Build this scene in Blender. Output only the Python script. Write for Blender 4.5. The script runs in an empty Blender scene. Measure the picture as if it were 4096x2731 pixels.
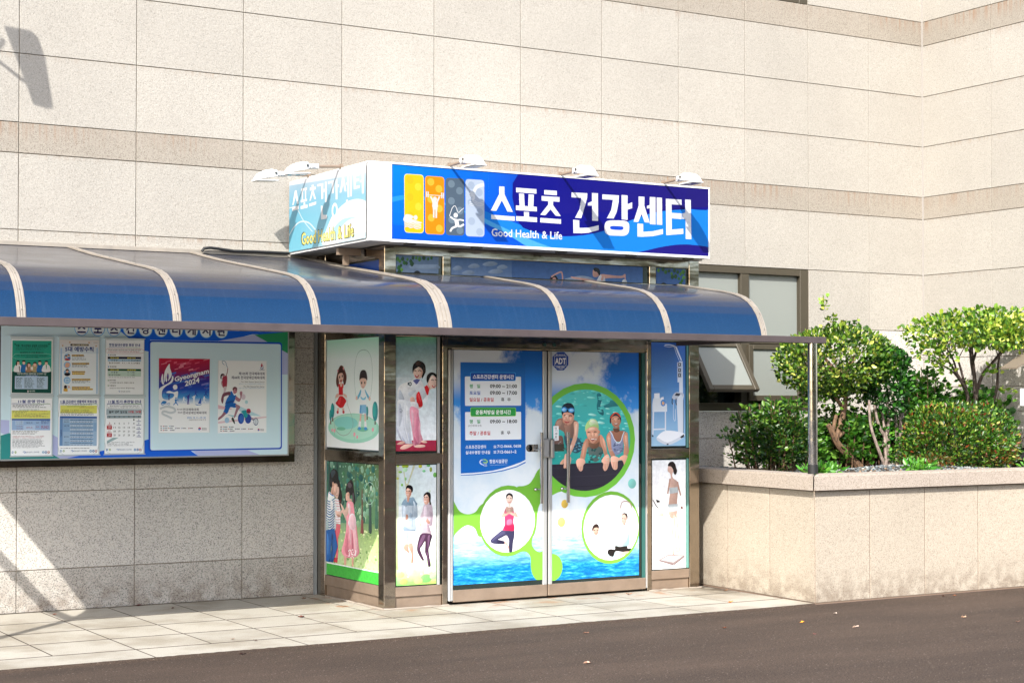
import bpy, bmesh, math, random
import numpy as np
from mathutils import Vector, Matrix, Quaternion
R=math.radians
scene=bpy.context.scene
COL=scene.collection
# ---------------------------------------------------------------- camera
cam_d=bpy.data.cameras.new('camera'); cam=bpy.data.objects.new('camera',cam_d); COL.objects.link(cam)
YAW,PITCH=0.5405,0.02
c_,s_=math.cos(YAW),math.sin(YAW)
fw=Vector((s_*math.cos(PITCH),c_*math.cos(PITCH),math.sin(PITCH))); rt=Vector((c_,-s_,0)); up=rt.cross(fw)
cam.matrix_world=Matrix(((rt.x,up.x,-fw.x,-3.4394),(rt.y,up.y,-fw.y,-13.157),(rt.z,up.z,-fw.z,1.6542),(0,0,0,1)))
cam_d.sensor_width=36; cam_d.lens=59.39; cam_d.shift_y=0.0226; cam_d.clip_end=500
scene.camera=cam
# ---------------------------------------------------------------- sky, sun, exposure
SUN=Vector((1,1,-1.1)).normalized()
w=bpy.data.worlds.new('World'); scene.world=w; w.use_nodes=True
nt=w.node_tree; bg=nt.nodes['Background']
sky=nt.nodes.new('ShaderNodeTexSky'); sky.sky_type='NISHITA'; sky.sun_disc=False
sky.sun_elevation=math.asin(-SUN.z); sky.sun_rotation=R(225); sky.air_density=1.0; sky.dust_density=2.0; sky.ozone_density=1.0
nt.links.new(sky.outputs[0],bg.inputs[0]); bg.inputs[1].default_value=0.125
sd=bpy.data.lights.new('sun','SUN'); sd.energy=2.6; sd.angle=R(0.5); sd.color=(1.0,0.97,0.92)
so=bpy.data.objects.new('sun',sd); COL.objects.link(so); so.rotation_euler=SUN.to_track_quat('-Z','Y').to_euler(); so.location=(-8,-12,12)
scene.view_settings.view_transform='Standard'; scene.view_settings.look='None'; scene.view_settings.gamma=1; scene.view_settings.exposure=1.83
# ---------------------------------------------------------------- helpers
def lin(h):
    v=[int(h[i:i+2],16)/255 for i in (0,2,4)]
    return tuple((x/12.92 if x<=.04045 else ((x+.055)/1.055)**2.4) for x in v)
def rgba(h,g=1.0): return tuple(x*g for x in lin(h))+(1.0,)
class MB:
    """collects shapes and links them as one mesh object"""
    def __init__(s): s.v=[];s.f=[];s.m=[];s.mats=[]
    def slot(s,mat):
        if mat not in s.mats: s.mats.append(mat)
        return s.mats.index(mat)
    def add(s,vs,fs,mat=None):
        o=len(s.v); s.v+= [tuple(x) for x in vs]; k=s.slot(mat) if mat else 0
        for f in fs: s.f.append([i+o for i in f]); s.m.append(k)
    def box(s,x0,x1,y0,y1,z0,z1,mat=None,ch=0.0):
        x0,x1=sorted((x0,x1));y0,y1=sorted((y0,y1));z0,z1=sorted((z0,z1))
        if ch<=0:
            vs=[(x,y,z) for x in(x0,x1) for y in(y0,y1) for z in(z0,z1)]
            s.add(vs,[(0,1,3,2),(4,6,7,5),(0,4,5,1),(2,3,7,6),(0,2,6,4),(1,5,7,3)],mat)
        else:
            bm=bmesh.new(); bmesh.ops.create_cube(bm,size=1)
            for v in bm.verts: v.co=Vector(((x0+x1)/2+v.co.x*(x1-x0),(y0+y1)/2+v.co.y*(y1-y0),(z0+z1)/2+v.co.z*(z1-z0)))
            bmesh.ops.bevel(bm,geom=list(bm.edges),offset=min(ch,(x1-x0)*.45,(y1-y0)*.45,(z1-z0)*.45),segments=1,affect='EDGES')
            s.bm(bm,mat)
    def bm(s,bm,mat=None):
        bm.verts.index_update(); s.add([v.co[:] for v in bm.verts],[[v.index for v in f.verts] for f in bm.faces],mat); bm.free()
    def tube(s,pts,rad,mat=None,n=10,caps=True):
        pts=[Vector(p) for p in pts]; rad=rad if isinstance(rad,(list,tuple)) else [rad]*len(pts)
        vs=[];fs=[]; t0=(pts[1]-pts[0]).normalized(); a=Vector((0,0,1)) if abs(t0.z)<.9 else Vector((1,0,0)); u=t0.cross(a).normalized()
        for i,p in enumerate(pts):
            t=(pts[min(i+1,len(pts)-1)]-pts[max(i-1,0)]).normalized()
            u=(u-t*u.dot(t)).normalized(); b=t.cross(u)
            for k in range(n):
                an=2*math.pi*k/n; vs.append(p+(u*math.cos(an)+b*math.sin(an))*rad[i])
        for i in range(len(pts)-1):
            for k in range(n): fs.append((i*n+k,i*n+(k+1)%n,(i+1)*n+(k+1)%n,(i+1)*n+k))
        if caps: fs.append(tuple(range(n))[::-1]); fs.append(tuple((len(pts)-1)*n+k for k in range(n)))
        s.add(vs,fs,mat)
    def sheet(s,prof,x0,x1,th,mat=None):
        """extrude a (y,z) profile along X with thickness"""
        n=len(prof); P=[Vector((0,p[0],p[1])) for p in prof]; N=[]
        for i in range(n):
            t=(P[min(i+1,n-1)]-P[max(i-1,0)]).normalized(); N.append(Vector((0,t.z,-t.y)))
        vs=[];fs=[]
        for x in (x0,x1):
            for i in range(n): vs.append((x,P[i].y,P[i].z))
            for i in range(n): vs.append((x,P[i].y+N[i].y*th,P[i].z+N[i].z*th))
        m=2*n
        for i in range(n-1):
            fs+=[(i,i+1,m+i+1,m+i),(n+i,m+n+i,m+n+i+1,n+i+1),(i,n+i,n+i+1,i+1),(m+i,m+i+1,m+n+i+1,m+n+i)]
        fs+=[(0,m,m+n,n),(n-1,2*n-1,m+2*n-1,m+n-1)]
        s.add(vs,fs,mat)
    def build(s,name,mat=None,parent=None,smooth=False,loc=None):
        me=bpy.data.meshes.new(name); 
        off=Vector(loc) if loc else (parent_world(parent) if parent else Vector((0,0,0)))
        me.from_pydata([(v[0]-off.x,v[1]-off.y,v[2]-off.z) for v in s.v],[],s.f)
        for m in (s.mats if s.mats else [mat]): me.materials.append(m)
        if s.mats: me.polygons.foreach_set('material_index',s.m)
        bm=bmesh.new(); bm.from_mesh(me); bmesh.ops.recalc_face_normals(bm,faces=bm.faces); bm.to_mesh(me); bm.free()
        if smooth:
            me.polygons.foreach_set('use_smooth',[True]*len(me.polygons))
            try: me.set_sharp_from_angle(angle=R(38))
            except Exception: pass
        o=bpy.data.objects.new(name,me); COL.objects.link(o)
        if loc: o.location=off
        if parent:
            o.parent=parent
            if loc: o.location=off-parent_world(parent)
        return o
def parent_world(p):
    v=Vector((0,0,0))
    while p: v+=Vector(p.location); p=p.parent
    return v
def tag(o,label=None,cat=None,group=None,kind=None):
    if label: o['label']=label
    if cat: o['category']=cat
    if group: o['group']=group
    if kind: o['kind']=kind
    return o
def thing(name,label,cat,loc,group=None):
    o=bpy.data.objects.new(name,None); COL.objects.link(o); o.location=loc; o.empty_display_size=.1
    return tag(o,label,cat,group)
def copy_tree(o,parent=None):
    c=o.copy(); COL.objects.link(c); c.parent=parent
    for ch in list(o.children): copy_tree(ch,c)
    return c
def part(name,mat,parent,*boxes,ch=0.0,smooth=False):
    m=MB()
    for b in boxes: m.box(*b,ch=ch)
    return m.build(name,mat,parent,smooth)
# ---------------------------------------------------------------- materials
def mat_new(name):
    m=bpy.data.materials.new(name); m.use_nodes=True; nt=m.node_tree
    return m,nt,nt.nodes['Principled BSDF'],nt.nodes,nt.links
def mat(name,col,rough=.5,metal=0.0,spec=.5,coat=0.0):
    m,nt,b,n,l=mat_new(name); b.inputs['Base Color'].default_value=rgba(col) if isinstance(col,str) else (*col,1)
    b.inputs['Roughness'].default_value=rough; b.inputs['Metallic'].default_value=metal; b.inputs['Specular IOR Level'].default_value=spec
    b.inputs['Coat Weight'].default_value=coat
    return m
def N(n,t,**k):
    x=n.new(t)
    for a,b in k.items(): setattr(x,a,b)
    return x
def noise(n,l,co,scale,detail=3,rough=.55,vec_scale=None):
    t=N(n,'ShaderNodeTexNoise'); t.inputs['Scale'].default_value=scale; t.inputs['Detail'].default_value=detail; t.inputs['Roughness'].default_value=rough
    src=co
    if vec_scale:
        mp=N(n,'ShaderNodeMapping'); mp.inputs['Scale'].default_value=vec_scale; l.new(co,mp.inputs[0]); src=mp.outputs[0]
    l.new(src,t.inputs['Vector']); return t.outputs['Fac']
def ramp(n,l,fac,stops,interp='LINEAR'):
    r=N(n,'ShaderNodeValToRGB'); r.color_ramp.interpolation=interp; e=r.color_ramp.elements
    while len(e)<len(stops): e.new(.5)
    for i,(p,c) in enumerate(stops): e[i].position=p; e[i].color=c if len(c)==4 else (*c,1)
    l.new(fac,r.inputs[0]); return r.outputs[0]
def g(v): return (v,v,v,1)
def mix(n,l,fac,a,b,bt='MIX'):
    x=N(n,'ShaderNodeMix',data_type='RGBA',blend_type=bt)
    for s,v in ((0,fac),(6,a),(7,b)):
        if hasattr(v,'is_linked') or hasattr(v,'links'): l.new(v,x.inputs[s])
        else: x.inputs[s].default_value=v
    return x.outputs[2]
def math_(n,l,op,a,b=None,clamp=False):
    x=N(n,'ShaderNodeMath',operation=op,use_clamp=clamp)
    for i,v in enumerate((a,b)):
        if v is None: continue
        if hasattr(v,'links'): l.new(v,x.inputs[i])
        else: x.inputs[i].default_value=v
    return x.outputs[0]
def bump(n,l,b,h,strength,dist=.002):
    x=N(n,'ShaderNodeBump'); x.inputs['Strength'].default_value=strength; x.inputs['Distance'].default_value=dist; l.new(h,x.inputs['Height']); l.new(x.outputs[0],b.inputs['Normal'])
def maprange(n,l,v,a,b,c=0,d=1,smooth=True):
    x=N(n,'ShaderNodeMapRange',interpolation_type='SMOOTHSTEP' if smooth else 'LINEAR'); l.new(v,x.inputs[0])
    for i,k in enumerate((a,b,c,d)): x.inputs[1+i].default_value=k
    return x.outputs[0]
def wpos(n,l):
    gm=N(n,'ShaderNodeNewGeometry'); sp=N(n,'ShaderNodeSeparateXYZ'); l.new(gm.outputs['Position'],sp.inputs[0]); return gm.outputs['Position'],sp.outputs
def granite(name,base,dark,warm,speck=.5,bmp=.6,rows=(),stain=0.0,wet=False,foot=False):
    """speckled granite; rows = heights of joints that weep rust stains below them"""
    m,nt,b,n,l=mat_new(name); p,xyz=wpos(n,l)
    f1=noise(n,l,p,105,2,.6); f2=noise(n,l,p,120,2,.6); big=noise(n,l,p,1.3,4,.6); mid=noise(n,l,p,9,3,.6)
    gv=N(n,'ShaderNodeTexVoronoi'); gv.inputs['Scale'].default_value=215; l.new(p,gv.inputs['Vector']); gs=N(n,'ShaderNodeSeparateColor'); l.new(gv.outputs['Color'],gs.inputs[0]); gr=math_(n,l,'ADD',math_(n,l,'MULTIPLY',gs.outputs[0],.75),math_(n,l,'MULTIPLY',f1,.25))
    col=ramp(n,l,gr,[(.10+.08*speck,rgba(dark)),(.26+.08*speck,rgba(base)),(.66,rgba(base)),(.82,rgba(warm))]) if True else ramp(n,l,f1,[(.33,rgba(dark)),(.40+.10*speck*.6,rgba(base)),(.57,rgba(base)),(.68,rgba(warm))])
    vo=N(n,'ShaderNodeTexVoronoi'); vo.inputs['Scale'].default_value=48; l.new(p,vo.inputs['Vector'])
    pep=maprange(n,l,vo.outputs['Distance'],.14,.26,1,0); pep=math_(n,l,'MULTIPLY',pep,maprange(n,l,f2,.42,.58))
    col=mix(n,l,math_(n,l,'MULTIPLY',pep,speck),col,rgba(dark))
    pan=N(n,'ShaderNodeAttribute',attribute_name='tone'); 
    col=mix(n,l,1.0,col,ramp(n,l,pan.outputs['Fac'],[(0,g(.96)),(1,g(1.035))]),'MULTIPLY')
    col=mix(n,l,.35,col,ramp(n,l,big,[(.3,g(.82)),(.7,g(1.1))]),'MULTIPLY')
    if stain>0:
        st=noise(n,l,p,1.0,4,.65,(26,26,1.6)); st=maprange(n,l,st,.42,.72)
        tot=None
        for z,h,k in rows:
            mk=math_(n,l,'MULTIPLY',maprange(n,l,xyz[2],z-h,z-.003),math_(n,l,'LESS_THAN',xyz[2],z+.002)); mk=math_(n,l,'MULTIPLY',mk,k)
            tot=mk if tot is None else math_(n,l,'ADD',tot,mk)
        fac=math_(n,l,'MULTIPLY',math_(n,l,'MULTIPLY',tot,st),stain,True)
        fac=math_(n,l,'MULTIPLY',fac,maprange(n,l,noise(n,l,p,.9,3),.35,.65))
        col=mix(n,l,fac,col,rgba('7d6450'))
    if foot:
        ft=math_(n,l,'MULTIPLY',maprange(n,l,xyz[2],.34,.0),maprange(n,l,mid,.35,.65)); col=mix(n,l,math_(n,l,'MULTIPLY',ft,.5),col,rgba('5c4a3a'))
    l.new(col,b.inputs['Base Color']); b.inputs['Roughness'].default_value=.75; b.inputs['Specular IOR Level'].default_value=.3
    hb=math_(n,l,'ADD',math_(n,l,'MULTIPLY',f1,.6),noise(n,l,p,38,4,.6)); bump(n,l,b,hb,bmp,.006)
    return m
M={}
ROWS=[(5.408,.09,.5),(4.864,.05,.5),(4.329,.06,.9),(3.792,.2,1.6),(3.554,.05,.5),(2.96,.06,.6),(5.66,.2,1.5)]
M['granite']=granite('granite_flamed','948f86','777169','a09b92',.35,.5,ROWS,.85)
M['granite_band']=granite('granite_band','888176','645a4e','938b80',.6,.15,[(3.792,.2,1.4),(5.665,.2,1.4)],.75)
M['granite_low']=granite('granite_low','b1aca4','62605d','beb5aa',.9,.35,(),0)  # same granite, more speckled; base lightened to lift the shade under the canopy
M['granite_foot']=granite('granite_foot','a39e96','524f49','b3aa9f',1.0,.35,(),0,foot=True)
M['granite_planter']=granite('granite_planter','9f9585','7a6c5e','aa9f8f',.5,.5,(),0,foot=True)
M['granite_cap']=granite('granite_cap','9c9185','766859','a99d90',.9,.25,(),0)
M['grout']=mat('grout','8f8272',.9); M['joint_brown']=mat('planter_joint','6e5c4e',.9); M['paving_joint']=mat('paving_joint','35291f',.9)
def pavement():
    m,nt,b,n,l=mat_new('pavement_granite'); p,xyz=wpos(n,l)
    f1=noise(n,l,p,140,3,.7); big=noise(n,l,p,1.6,5,.65); sm=noise(n,l,p,5,4,.6)
    col=ramp(n,l,f1,[(.3,rgba('7d7770')),(.5,rgba('a39d90')),(.7,rgba('afa99b'))])
    pan=N(n,'ShaderNodeAttribute',attribute_name='tone'); col=mix(n,l,1.0,col,ramp(n,l,pan.outputs['Fac'],[(0,g(.9)),(1,g(1.04))]),'MULTIPLY')
    col=mix(n,l,.5,col,ramp(n,l,big,[(.38,rgba('b0a48e')),(.55,g(1))]),'MULTIPLY')
    ru=math_(n,l,'MULTIPLY',maprange(n,l,sm,.52,.68),maprange(n,l,xyz[1],-1.75,-1.32)); ru=math_(n,l,'MULTIPLY',ru,math_(n,l,'GREATER_THAN',xyz[0],2.3))
    col=mix(n,l,math_(n,l,'MULTIPLY',ru,.8),col,rgba('8c5a30'))
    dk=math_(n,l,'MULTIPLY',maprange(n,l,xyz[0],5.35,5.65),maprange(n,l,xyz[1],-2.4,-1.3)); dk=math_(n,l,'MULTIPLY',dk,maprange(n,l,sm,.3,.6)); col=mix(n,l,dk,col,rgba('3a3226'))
    l.new(col,b.inputs['Base Color']); b.inputs['Roughness'].default_value=.65; bump(n,l,b,f1,.25,.003); return m
M['pavement']=pavement()
def asphalt():
    m,nt,b,n,l=mat_new('asphalt'); p,xyz=wpos(n,l)
    f=noise(n,l,p,95,4,.8); big=noise(n,l,p,.55,5,.6); st=noise(n,l,p,1.0,4,.6,(.5,2.6,1)); vo=N(n,'ShaderNodeTexVoronoi'); vo.inputs['Scale'].default_value=56; l.new(p,vo.inputs['Vector'])
    col=ramp(n,l,f,[(.3,rgba('1e1712')),(.5,rgba('3c3027')),(.7,rgba('5e5043'))])
    col=mix(n,l,.8,col,ramp(n,l,big,[(.3,g(.82)),(.7,g(1.2))]),'MULTIPLY'); col=mix(n,l,.7,col,ramp(n,l,st,[(.35,g(.82)),(.7,g(1.35))]),'MULTIPLY')
    wn=N(n,'ShaderNodeSeparateColor'); l.new(vo.outputs['Color'],wn.inputs[0])
    ch=math_(n,l,'MULTIPLY',math_(n,l,'LESS_THAN',vo.outputs['Distance'],.26),math_(n,l,'GREATER_THAN',wn.outputs[0],.93)); col=mix(n,l,math_(n,l,'MULTIPLY',ch,.4),col,rgba('b0a294'))
    l.new(col,b.inputs['Base Color']); b.inputs['Roughness'].default_value=.85; b.inputs['Specular IOR Level'].default_value=.25; bump(n,l,b,f,.7,.006); return m
M['asphalt']=asphalt()
def steel(name,col,rough,wav=.0,metal=1.0):
    m,nt,b,n,l=mat_new(name); p,xyz=wpos(n,l); b.inputs['Metallic'].default_value=metal
    f=noise(n,l,p,6,4,.6); l.new(mix(n,l,.5,rgba(col),ramp(n,l,f,[(.3,g(.7)),(.7,g(1.15))]),'MULTIPLY'),b.inputs['Base Color'])
    l.new(maprange(n,l,noise(n,l,p,14,4),.3,.7,rough*.7,rough*1.5,False),b.inputs['Roughness'])
    if wav: bump(n,l,b,noise(n,l,p,1.0,2,.4,(2.5,2.5,8)),wav,.03)
    return m
M['steel']=steel('stainless_steel','a5998b',.13,.22)
M['steel_dull']=steel('stainless_dull','8c7a69',.42,.1,.4)
M['chrome']=steel('polished_tube','c8c8c8',.08,.05)
M['alu_white']=mat('white_aluminium','a8a8a6',.35,.3)
M['white']=mat('white_painted_metal','c4c4c2',.45)
def weathered_white():
    m,nt,b,n,l=mat_new('sign_casing'); p,xyz=wpos(n,l); f=maprange(n,l,noise(n,l,p,1.0,5,.65,(22,22,1.4)),.5,.8); l.new(mix(n,l,math_(n,l,'MULTIPLY',f,.45),rgba('bcbcba'),rgba('8e8c84')),b.inputs['Base Color']); b.inputs['Roughness'].default_value=.5; return m
M['sign_white']=weathered_white()
M['rib']=steel('weathered_aluminium','958c80',.5,.0,.3)
M['bronze']=mat('window_bronze','433d31',.45,.2)
M['pane']=mat('window_film_pane','787c77',.28,0,.5)
M['darkglass']=mat('dark_glass','10201e',.06,0,.7)
M['black']=mat('black_rubber','101010',.6)
M['lampglass']=mat('lamp_glass','a8a294',.1)
M['holder']=mat('acrylic_holder','c9d3d6',.15)
M['bolt']=mat('bolt_steel','77736c',.3,1.0)
def canopy_mat():
    m,nt,b,n,l=mat_new('blue_polycarbonate'); p,xyz=wpos(n,l); gm=N(n,'ShaderNodeNewGeometry'); sp=N(n,'ShaderNodeSeparateXYZ'); l.new(gm.outputs['True Normal'],sp.inputs[0])
    d=maprange(n,l,math_(n,l,'ABSOLUTE',sp.outputs[2]),.5,.97); nz=noise(n,l,p,2.2,5,.6,(1,1,1)); fi=noise(n,l,p,160,2,.7); st=noise(n,l,p,1.0,4,.6,(30,3,2))
    base=ramp(n,l,fi,[(.35,rgba('0c243e')),(.6,rgba('0f2b4a')),(.78,rgba('1a4064'))])
    base=mix(n,l,math_(n,l,'MULTIPLY',maprange(n,l,xyz[2],2.42,2.15),.3),base,rgba('234262'))
    base=mix(n,l,math_(n,l,'MULTIPLY',maprange(n,l,st,.5,.75),.1),base,rgba('3c4f66'))
    dust_sheen=math_(n,l,'MULTIPLY',d,maprange(n,l,nz,.25,.7,.45,.85)); col=mix(n,l,dust_sheen,base,rgba('3b3736')); cr=math_(n,l,'LESS_THAN',math_(n,l,'ABSOLUTE',math_(n,l,'ADD',xyz[1],.8)),.008); col=mix(n,l,math_(n,l,'MULTIPLY',cr,.4),col,rgba('151313'))  # grey of the flat top: dust plus a grazing reflection put into the colour
    l.new(col,b.inputs['Base Color']); l.new(maprange(n,l,nz,.3,.7,.13,.24,False),b.inputs['Roughness']); b.inputs['Specular IOR Level'].default_value=.26
    tr=N(n,'ShaderNodeBsdfTranslucent'); tr.inputs[0].default_value=rgba('2f7fd0'); ms=N(n,'ShaderNodeMixShader'); ms.inputs[0].default_value=.05
    l.new(b.outputs[0],ms.inputs[1]); l.new(tr.outputs[0],ms.inputs[2]); l.new(ms.outputs[0],n['Material Output'].inputs[0]); return m
M['canopy']=canopy_mat()
def print_mat(name,rough=.3,spec=.4,tex=0):
    m,nt,b,n,l=mat_new(name); a=N(n,'ShaderNodeVertexColor',layer_name='ink'); c=a.outputs[0]
    if tex:
        p,_=wpos(n,l); f=noise(n,l,p,28,5,.65); c=mix(n,l,tex,c,ramp(n,l,f,[(.3,g(.72)),(.52,g(1.0)),(.72,g(1.22))]),'MULTIPLY')
    l.new(c,b.inputs['Base Color']); b.inputs['Roughness'].default_value=rough; b.inputs['Specular IOR Level'].default_value=spec; return m
M['print']=print_mat('printed_film'); M['vinyl']=print_mat('sign_vinyl',.5,.1); M['photo']=print_mat('printed_photo_film',.25,.4,.55); M['paper']=print_mat('printed_paper',.5,.3)
def door_bg():
    m,nt,b,n,l=mat_new('sky_and_sea_film'); p,xyz=wpos(n,l); z=xyz[2]; x=xyz[0]
    skyc=ramp(n,l,maprange(n,l,z,1.35,2.05,0,1,False),[(0,rgba('a8cfee')),(.25,rgba('4a9be4')),(.6,rgba('1f78d4')),(1,rgba('1560b8'))])
    cl=noise(n,l,p,3.2,6,.62); cu=noise(n,l,p,5.5,6,.6)
    # the bank of cloud: white below a ragged line, rising left
    edge=math_(n,l,'ADD',math_(n,l,'MULTIPLY',math_(n,l,'SUBTRACT',cu,.5),.75),1.60); low=math_(n,l,'MULTIPLY',math_(n,l,'SUBTRACT',edge,z),9.0,True)
    lx=math_(n,l,'MODULO',math_(n,l,'SUBTRACT',x,3.1),.98)
    top=math_(n,l,'MULTIPLY',maprange(n,l,math_(n,l,'ADD',lx,math_(n,l,'MULTIPLY',math_(n,l,'SUBTRACT',cl,.5),1.6)),.62,.28),maprange(n,l,z,1.62,1.85))
    c=mix(n,l,math_(n,l,'MULTIPLY',top,.9),skyc,rgba('dfe6ea')); c=mix(n,l,low,c,ramp(n,l,cl,[(.3,rgba('c3d6e4')),(.6,rgba('dde5ea'))]))
    # sea
    wv=noise(n,l,p,1.0,5,.62,(8,1,44)); wv2=noise(n,l,p,1.0,4,.6,(22,1,95)); wv=math_(n,l,'ADD',math_(n,l,'MULTIPLY',wv,.65),math_(n,l,'MULTIPLY',wv2,.35))
    deep=ramp(n,l,wv,[(.34,rgba('064a7c')),(.47,rgba('0c6ca8')),(.57,rgba('2a92c8')),(.7,rgba('7cc4de'))])
    pale=ramp(n,l,wv,[(.35,rgba('5fb0d0')),(.55,rgba('a8d4e0')),(.7,rgba('d8e4ea'))])
    sea=mix(n,l,maprange(n,l,z,.46,.26),pale,deep); c=mix(n,l,maprange(n,l,z,.66,.46),c,sea)
    l.new(c,b.inputs['Base Color']); b.inputs['Roughness'].default_value=.22; b.inputs['Specular IOR Level'].default_value=.35; return m
M['door_bg']=door_bg()
def leaf_mat():
    m,nt,b,n,l=mat_new('leaves'); a=N(n,'ShaderNodeVertexColor',layer_name='ink'); l.new(a.outputs[0],b.inputs['Base Color']); b.inputs['Roughness'].default_value=.38; b.inputs['Specular IOR Level'].default_value=.45
    tr=N(n,'ShaderNodeBsdfTranslucent'); l.new(mix(n,l,1.0,a.outputs[0],(1.25,1.3,.5,1),'MULTIPLY'),tr.inputs[0]); ms=N(n,'ShaderNodeMixShader'); ms.inputs[0].default_value=.24
    l.new(b.outputs[0],ms.inputs[1]); l.new(tr.outputs[0],ms.inputs[2]); l.new(ms.outputs[0],n['Material Output'].inputs[0]); return m
M['leaf']=leaf_mat()
def bark(name,a,c):
    m,nt,b,n,l=mat_new(name); p,xyz=wpos(n,l); f=noise(n,l,p,1.0,4,.6,(60,60,14)); l.new(ramp(n,l,f,[(.35,rgba(a)),(.65,rgba(c))]),b.inputs['Base Color']); b.inputs['Roughness'].default_value=.85; bump(n,l,b,f,.6,.006); return m
M['bark']=bark('bark_brown','3c2c20','74583f'); M['bark_grey']=bark('bark_grey','5c5048','94847a'); M['bark_dark']=bark('bark_dark','241c18','4e4038')
def gravel_mat():
    m,nt,b,n,l=mat_new('gravel_stone'); a=N(n,'ShaderNodeVertexColor',layer_name='ink'); l.new(a.outputs[0],b.inputs['Base Color']); b.inputs['Roughness'].default_value=.8; return m
M['gravel']=gravel_mat()
ART={}
ART['skip_print']=('X',2.534,1.0,'''
G|b4ecd4,b4ecd4,ebfaf9,ebfaf9|112 2145 1174 2142 1174 1967 113 1981
G|ebfaf9,ebfaf9,f6fafc,f6fafc|113 1981 1174 1967 1176 1242 117 1249
E|9fdfc8|687 1413 479 121
E|b7ead6|687 1424 436 104
E|8fdcd4|554 1455 225 52
E|78c9a8|462 1405 84 14
E|78c9a8|867 1406 102 18
L|3f8a78|3 741 1671 718 1768 713 1866 740 1975 791 2029 880 2046 967 2028 1018 1976 1039 1893 1037 1785 1008 1671
L|8a7070|3 349 1665 322 1532 325 1452 369 1387 478 1350 599 1364 675 1418 689 1463 644 1534 583 1606 568 1671
P|6a4a38|286 1500 306 1501 308 1464 284 1464
E|1f8f96|295 1555 36 61
E|33b4b0|286 1561 20 43
L|0f5f6c|2 295 1598 295 1500
P|6a4a38|248 1476 268 1476 270 1440 247 1439
E|1f8f96|257 1515 24 45
E|33b4b0|251 1519 13 32
L|0f5f6c|3 257 1546 257 1474
P|6a4a38|1083 1482 1102 1482 1104 1447 1082 1447
E|1f8f96|1092 1553 49 78
E|33b4b0|1079 1561 28 55
L|0f5f6c|2 1092 1608 1092 1483
P|6a4a38|940 1519 958 1519 960 1484 938 1484
E|1f8f96|948 1552 22 40
E|33b4b0|943 1556 12 28
L|0f5f6c|3 948 1580 948 1517
S|5a2a22|413 1903 452 1927 498 1918 529 1888 564 1835 545 1776 514 1766 491 1803 429 1803 414 1764 386 1749 361 1791 375 1844
S|e9c3b3|401 1840 429 1861 478 1865 503 1842 499 1809 460 1783 422 1793
S|3a1a16|414 1860 452 1915 503 1888 506 1855 483 1865 445 1864
E|1c1414|431 1831 11 10
E|1c1414|483 1839 11 10
S|b01020|442 1805 476 1807 463 1791 448 1793
E|f0a0a0|395 1883 9 12
E|f0a0a0|504 1900 11 12
P|e9c3b3|440 1783 479 1783 485 1750 437 1750
P|d8202c|406 1770 437 1777 445 1750 479 1753 488 1779 510 1770 503 1743 494 1738 498 1681 418 1681 414 1737
P|f6dede|419 1683 498 1683 498 1671 419 1670
S|d01420|430 1671 495 1671 560 1635 530 1606 500 1582 446 1577 399 1592 354 1615 391 1638
S|ea4048|438 1661 464 1663 438 1605 399 1615
S|e9c3b3|414 1694 368 1688 352 1665 368 1658 414 1671
S|e9c3b3|504 1694 545 1689 571 1678 568 1661 514 1678
P|e9c3b3|387 1575 424 1574 415 1549 387 1549
P|e9c3b3|480 1574 523 1576 520 1550 486 1550
E|c82838|396 1541 21 13
E|c82838|509 1543 21 13
S|2a1210|807 1800 810 1839 829 1871 868 1884 917 1876 944 1843 947 1799 910 1815 839 1816
S|e9c3b3|814 1800 839 1816 898 1817 936 1799 927 1767 895 1741 869 1734 840 1748 822 1774
E|1c1414|848 1780 11 10
E|1c1414|905 1781 10 10
L|b05050|3 851 1751 875 1743 898 1751
S|f4f8fb|829 1722 881 1732 917 1727 927 1684 928 1597 822 1597 831 1684
S|5fb8dc|832 1727 793 1690 763 1661 778 1646 822 1677 840 1709
S|5fb8dc|910 1727 954 1693 990 1664 975 1648 939 1677 913 1709
S|7ccbe8|831 1671 881 1655 927 1672 917 1648 874 1642 840 1652
E|e9c3b3|757 1658 18 16
E|e9c3b3|994 1653 17 18
P|8cc4ea|822 1603 932 1604 940 1533 877 1539 870 1531 811 1535
P|4a9ed8|822 1603 849 1594 834 1534 811 1537
P|e9c3b3|820 1532 849 1533 841 1465 808 1465
P|e9c3b3|896 1531 925 1531 928 1466 899 1466
P|f6f8fb|799 1471 841 1471 835 1423 791 1422
P|f6f8fb|899 1472 934 1472 946 1425 899 1424
E|3b9be0|811 1413 27 13
E|3b9be0|923 1413 27 13
E|f5a9b4|289 1391 18 13
L|4bb894|3 289 1376 289 1358
E|f5a9b4|335 1387 19 15
L|4bb894|4 335 1371 335 1352
E|f5a9b4|714 1363 21 17
L|4bb894|3 714 1345 714 1322
E|f5a9b4|766 1343 16 14
L|4bb894|3 766 1329 766 1311
E|f5a9b4|1051 1407 18 16
L|4bb894|3 1051 1391 1051 1370''')
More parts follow.
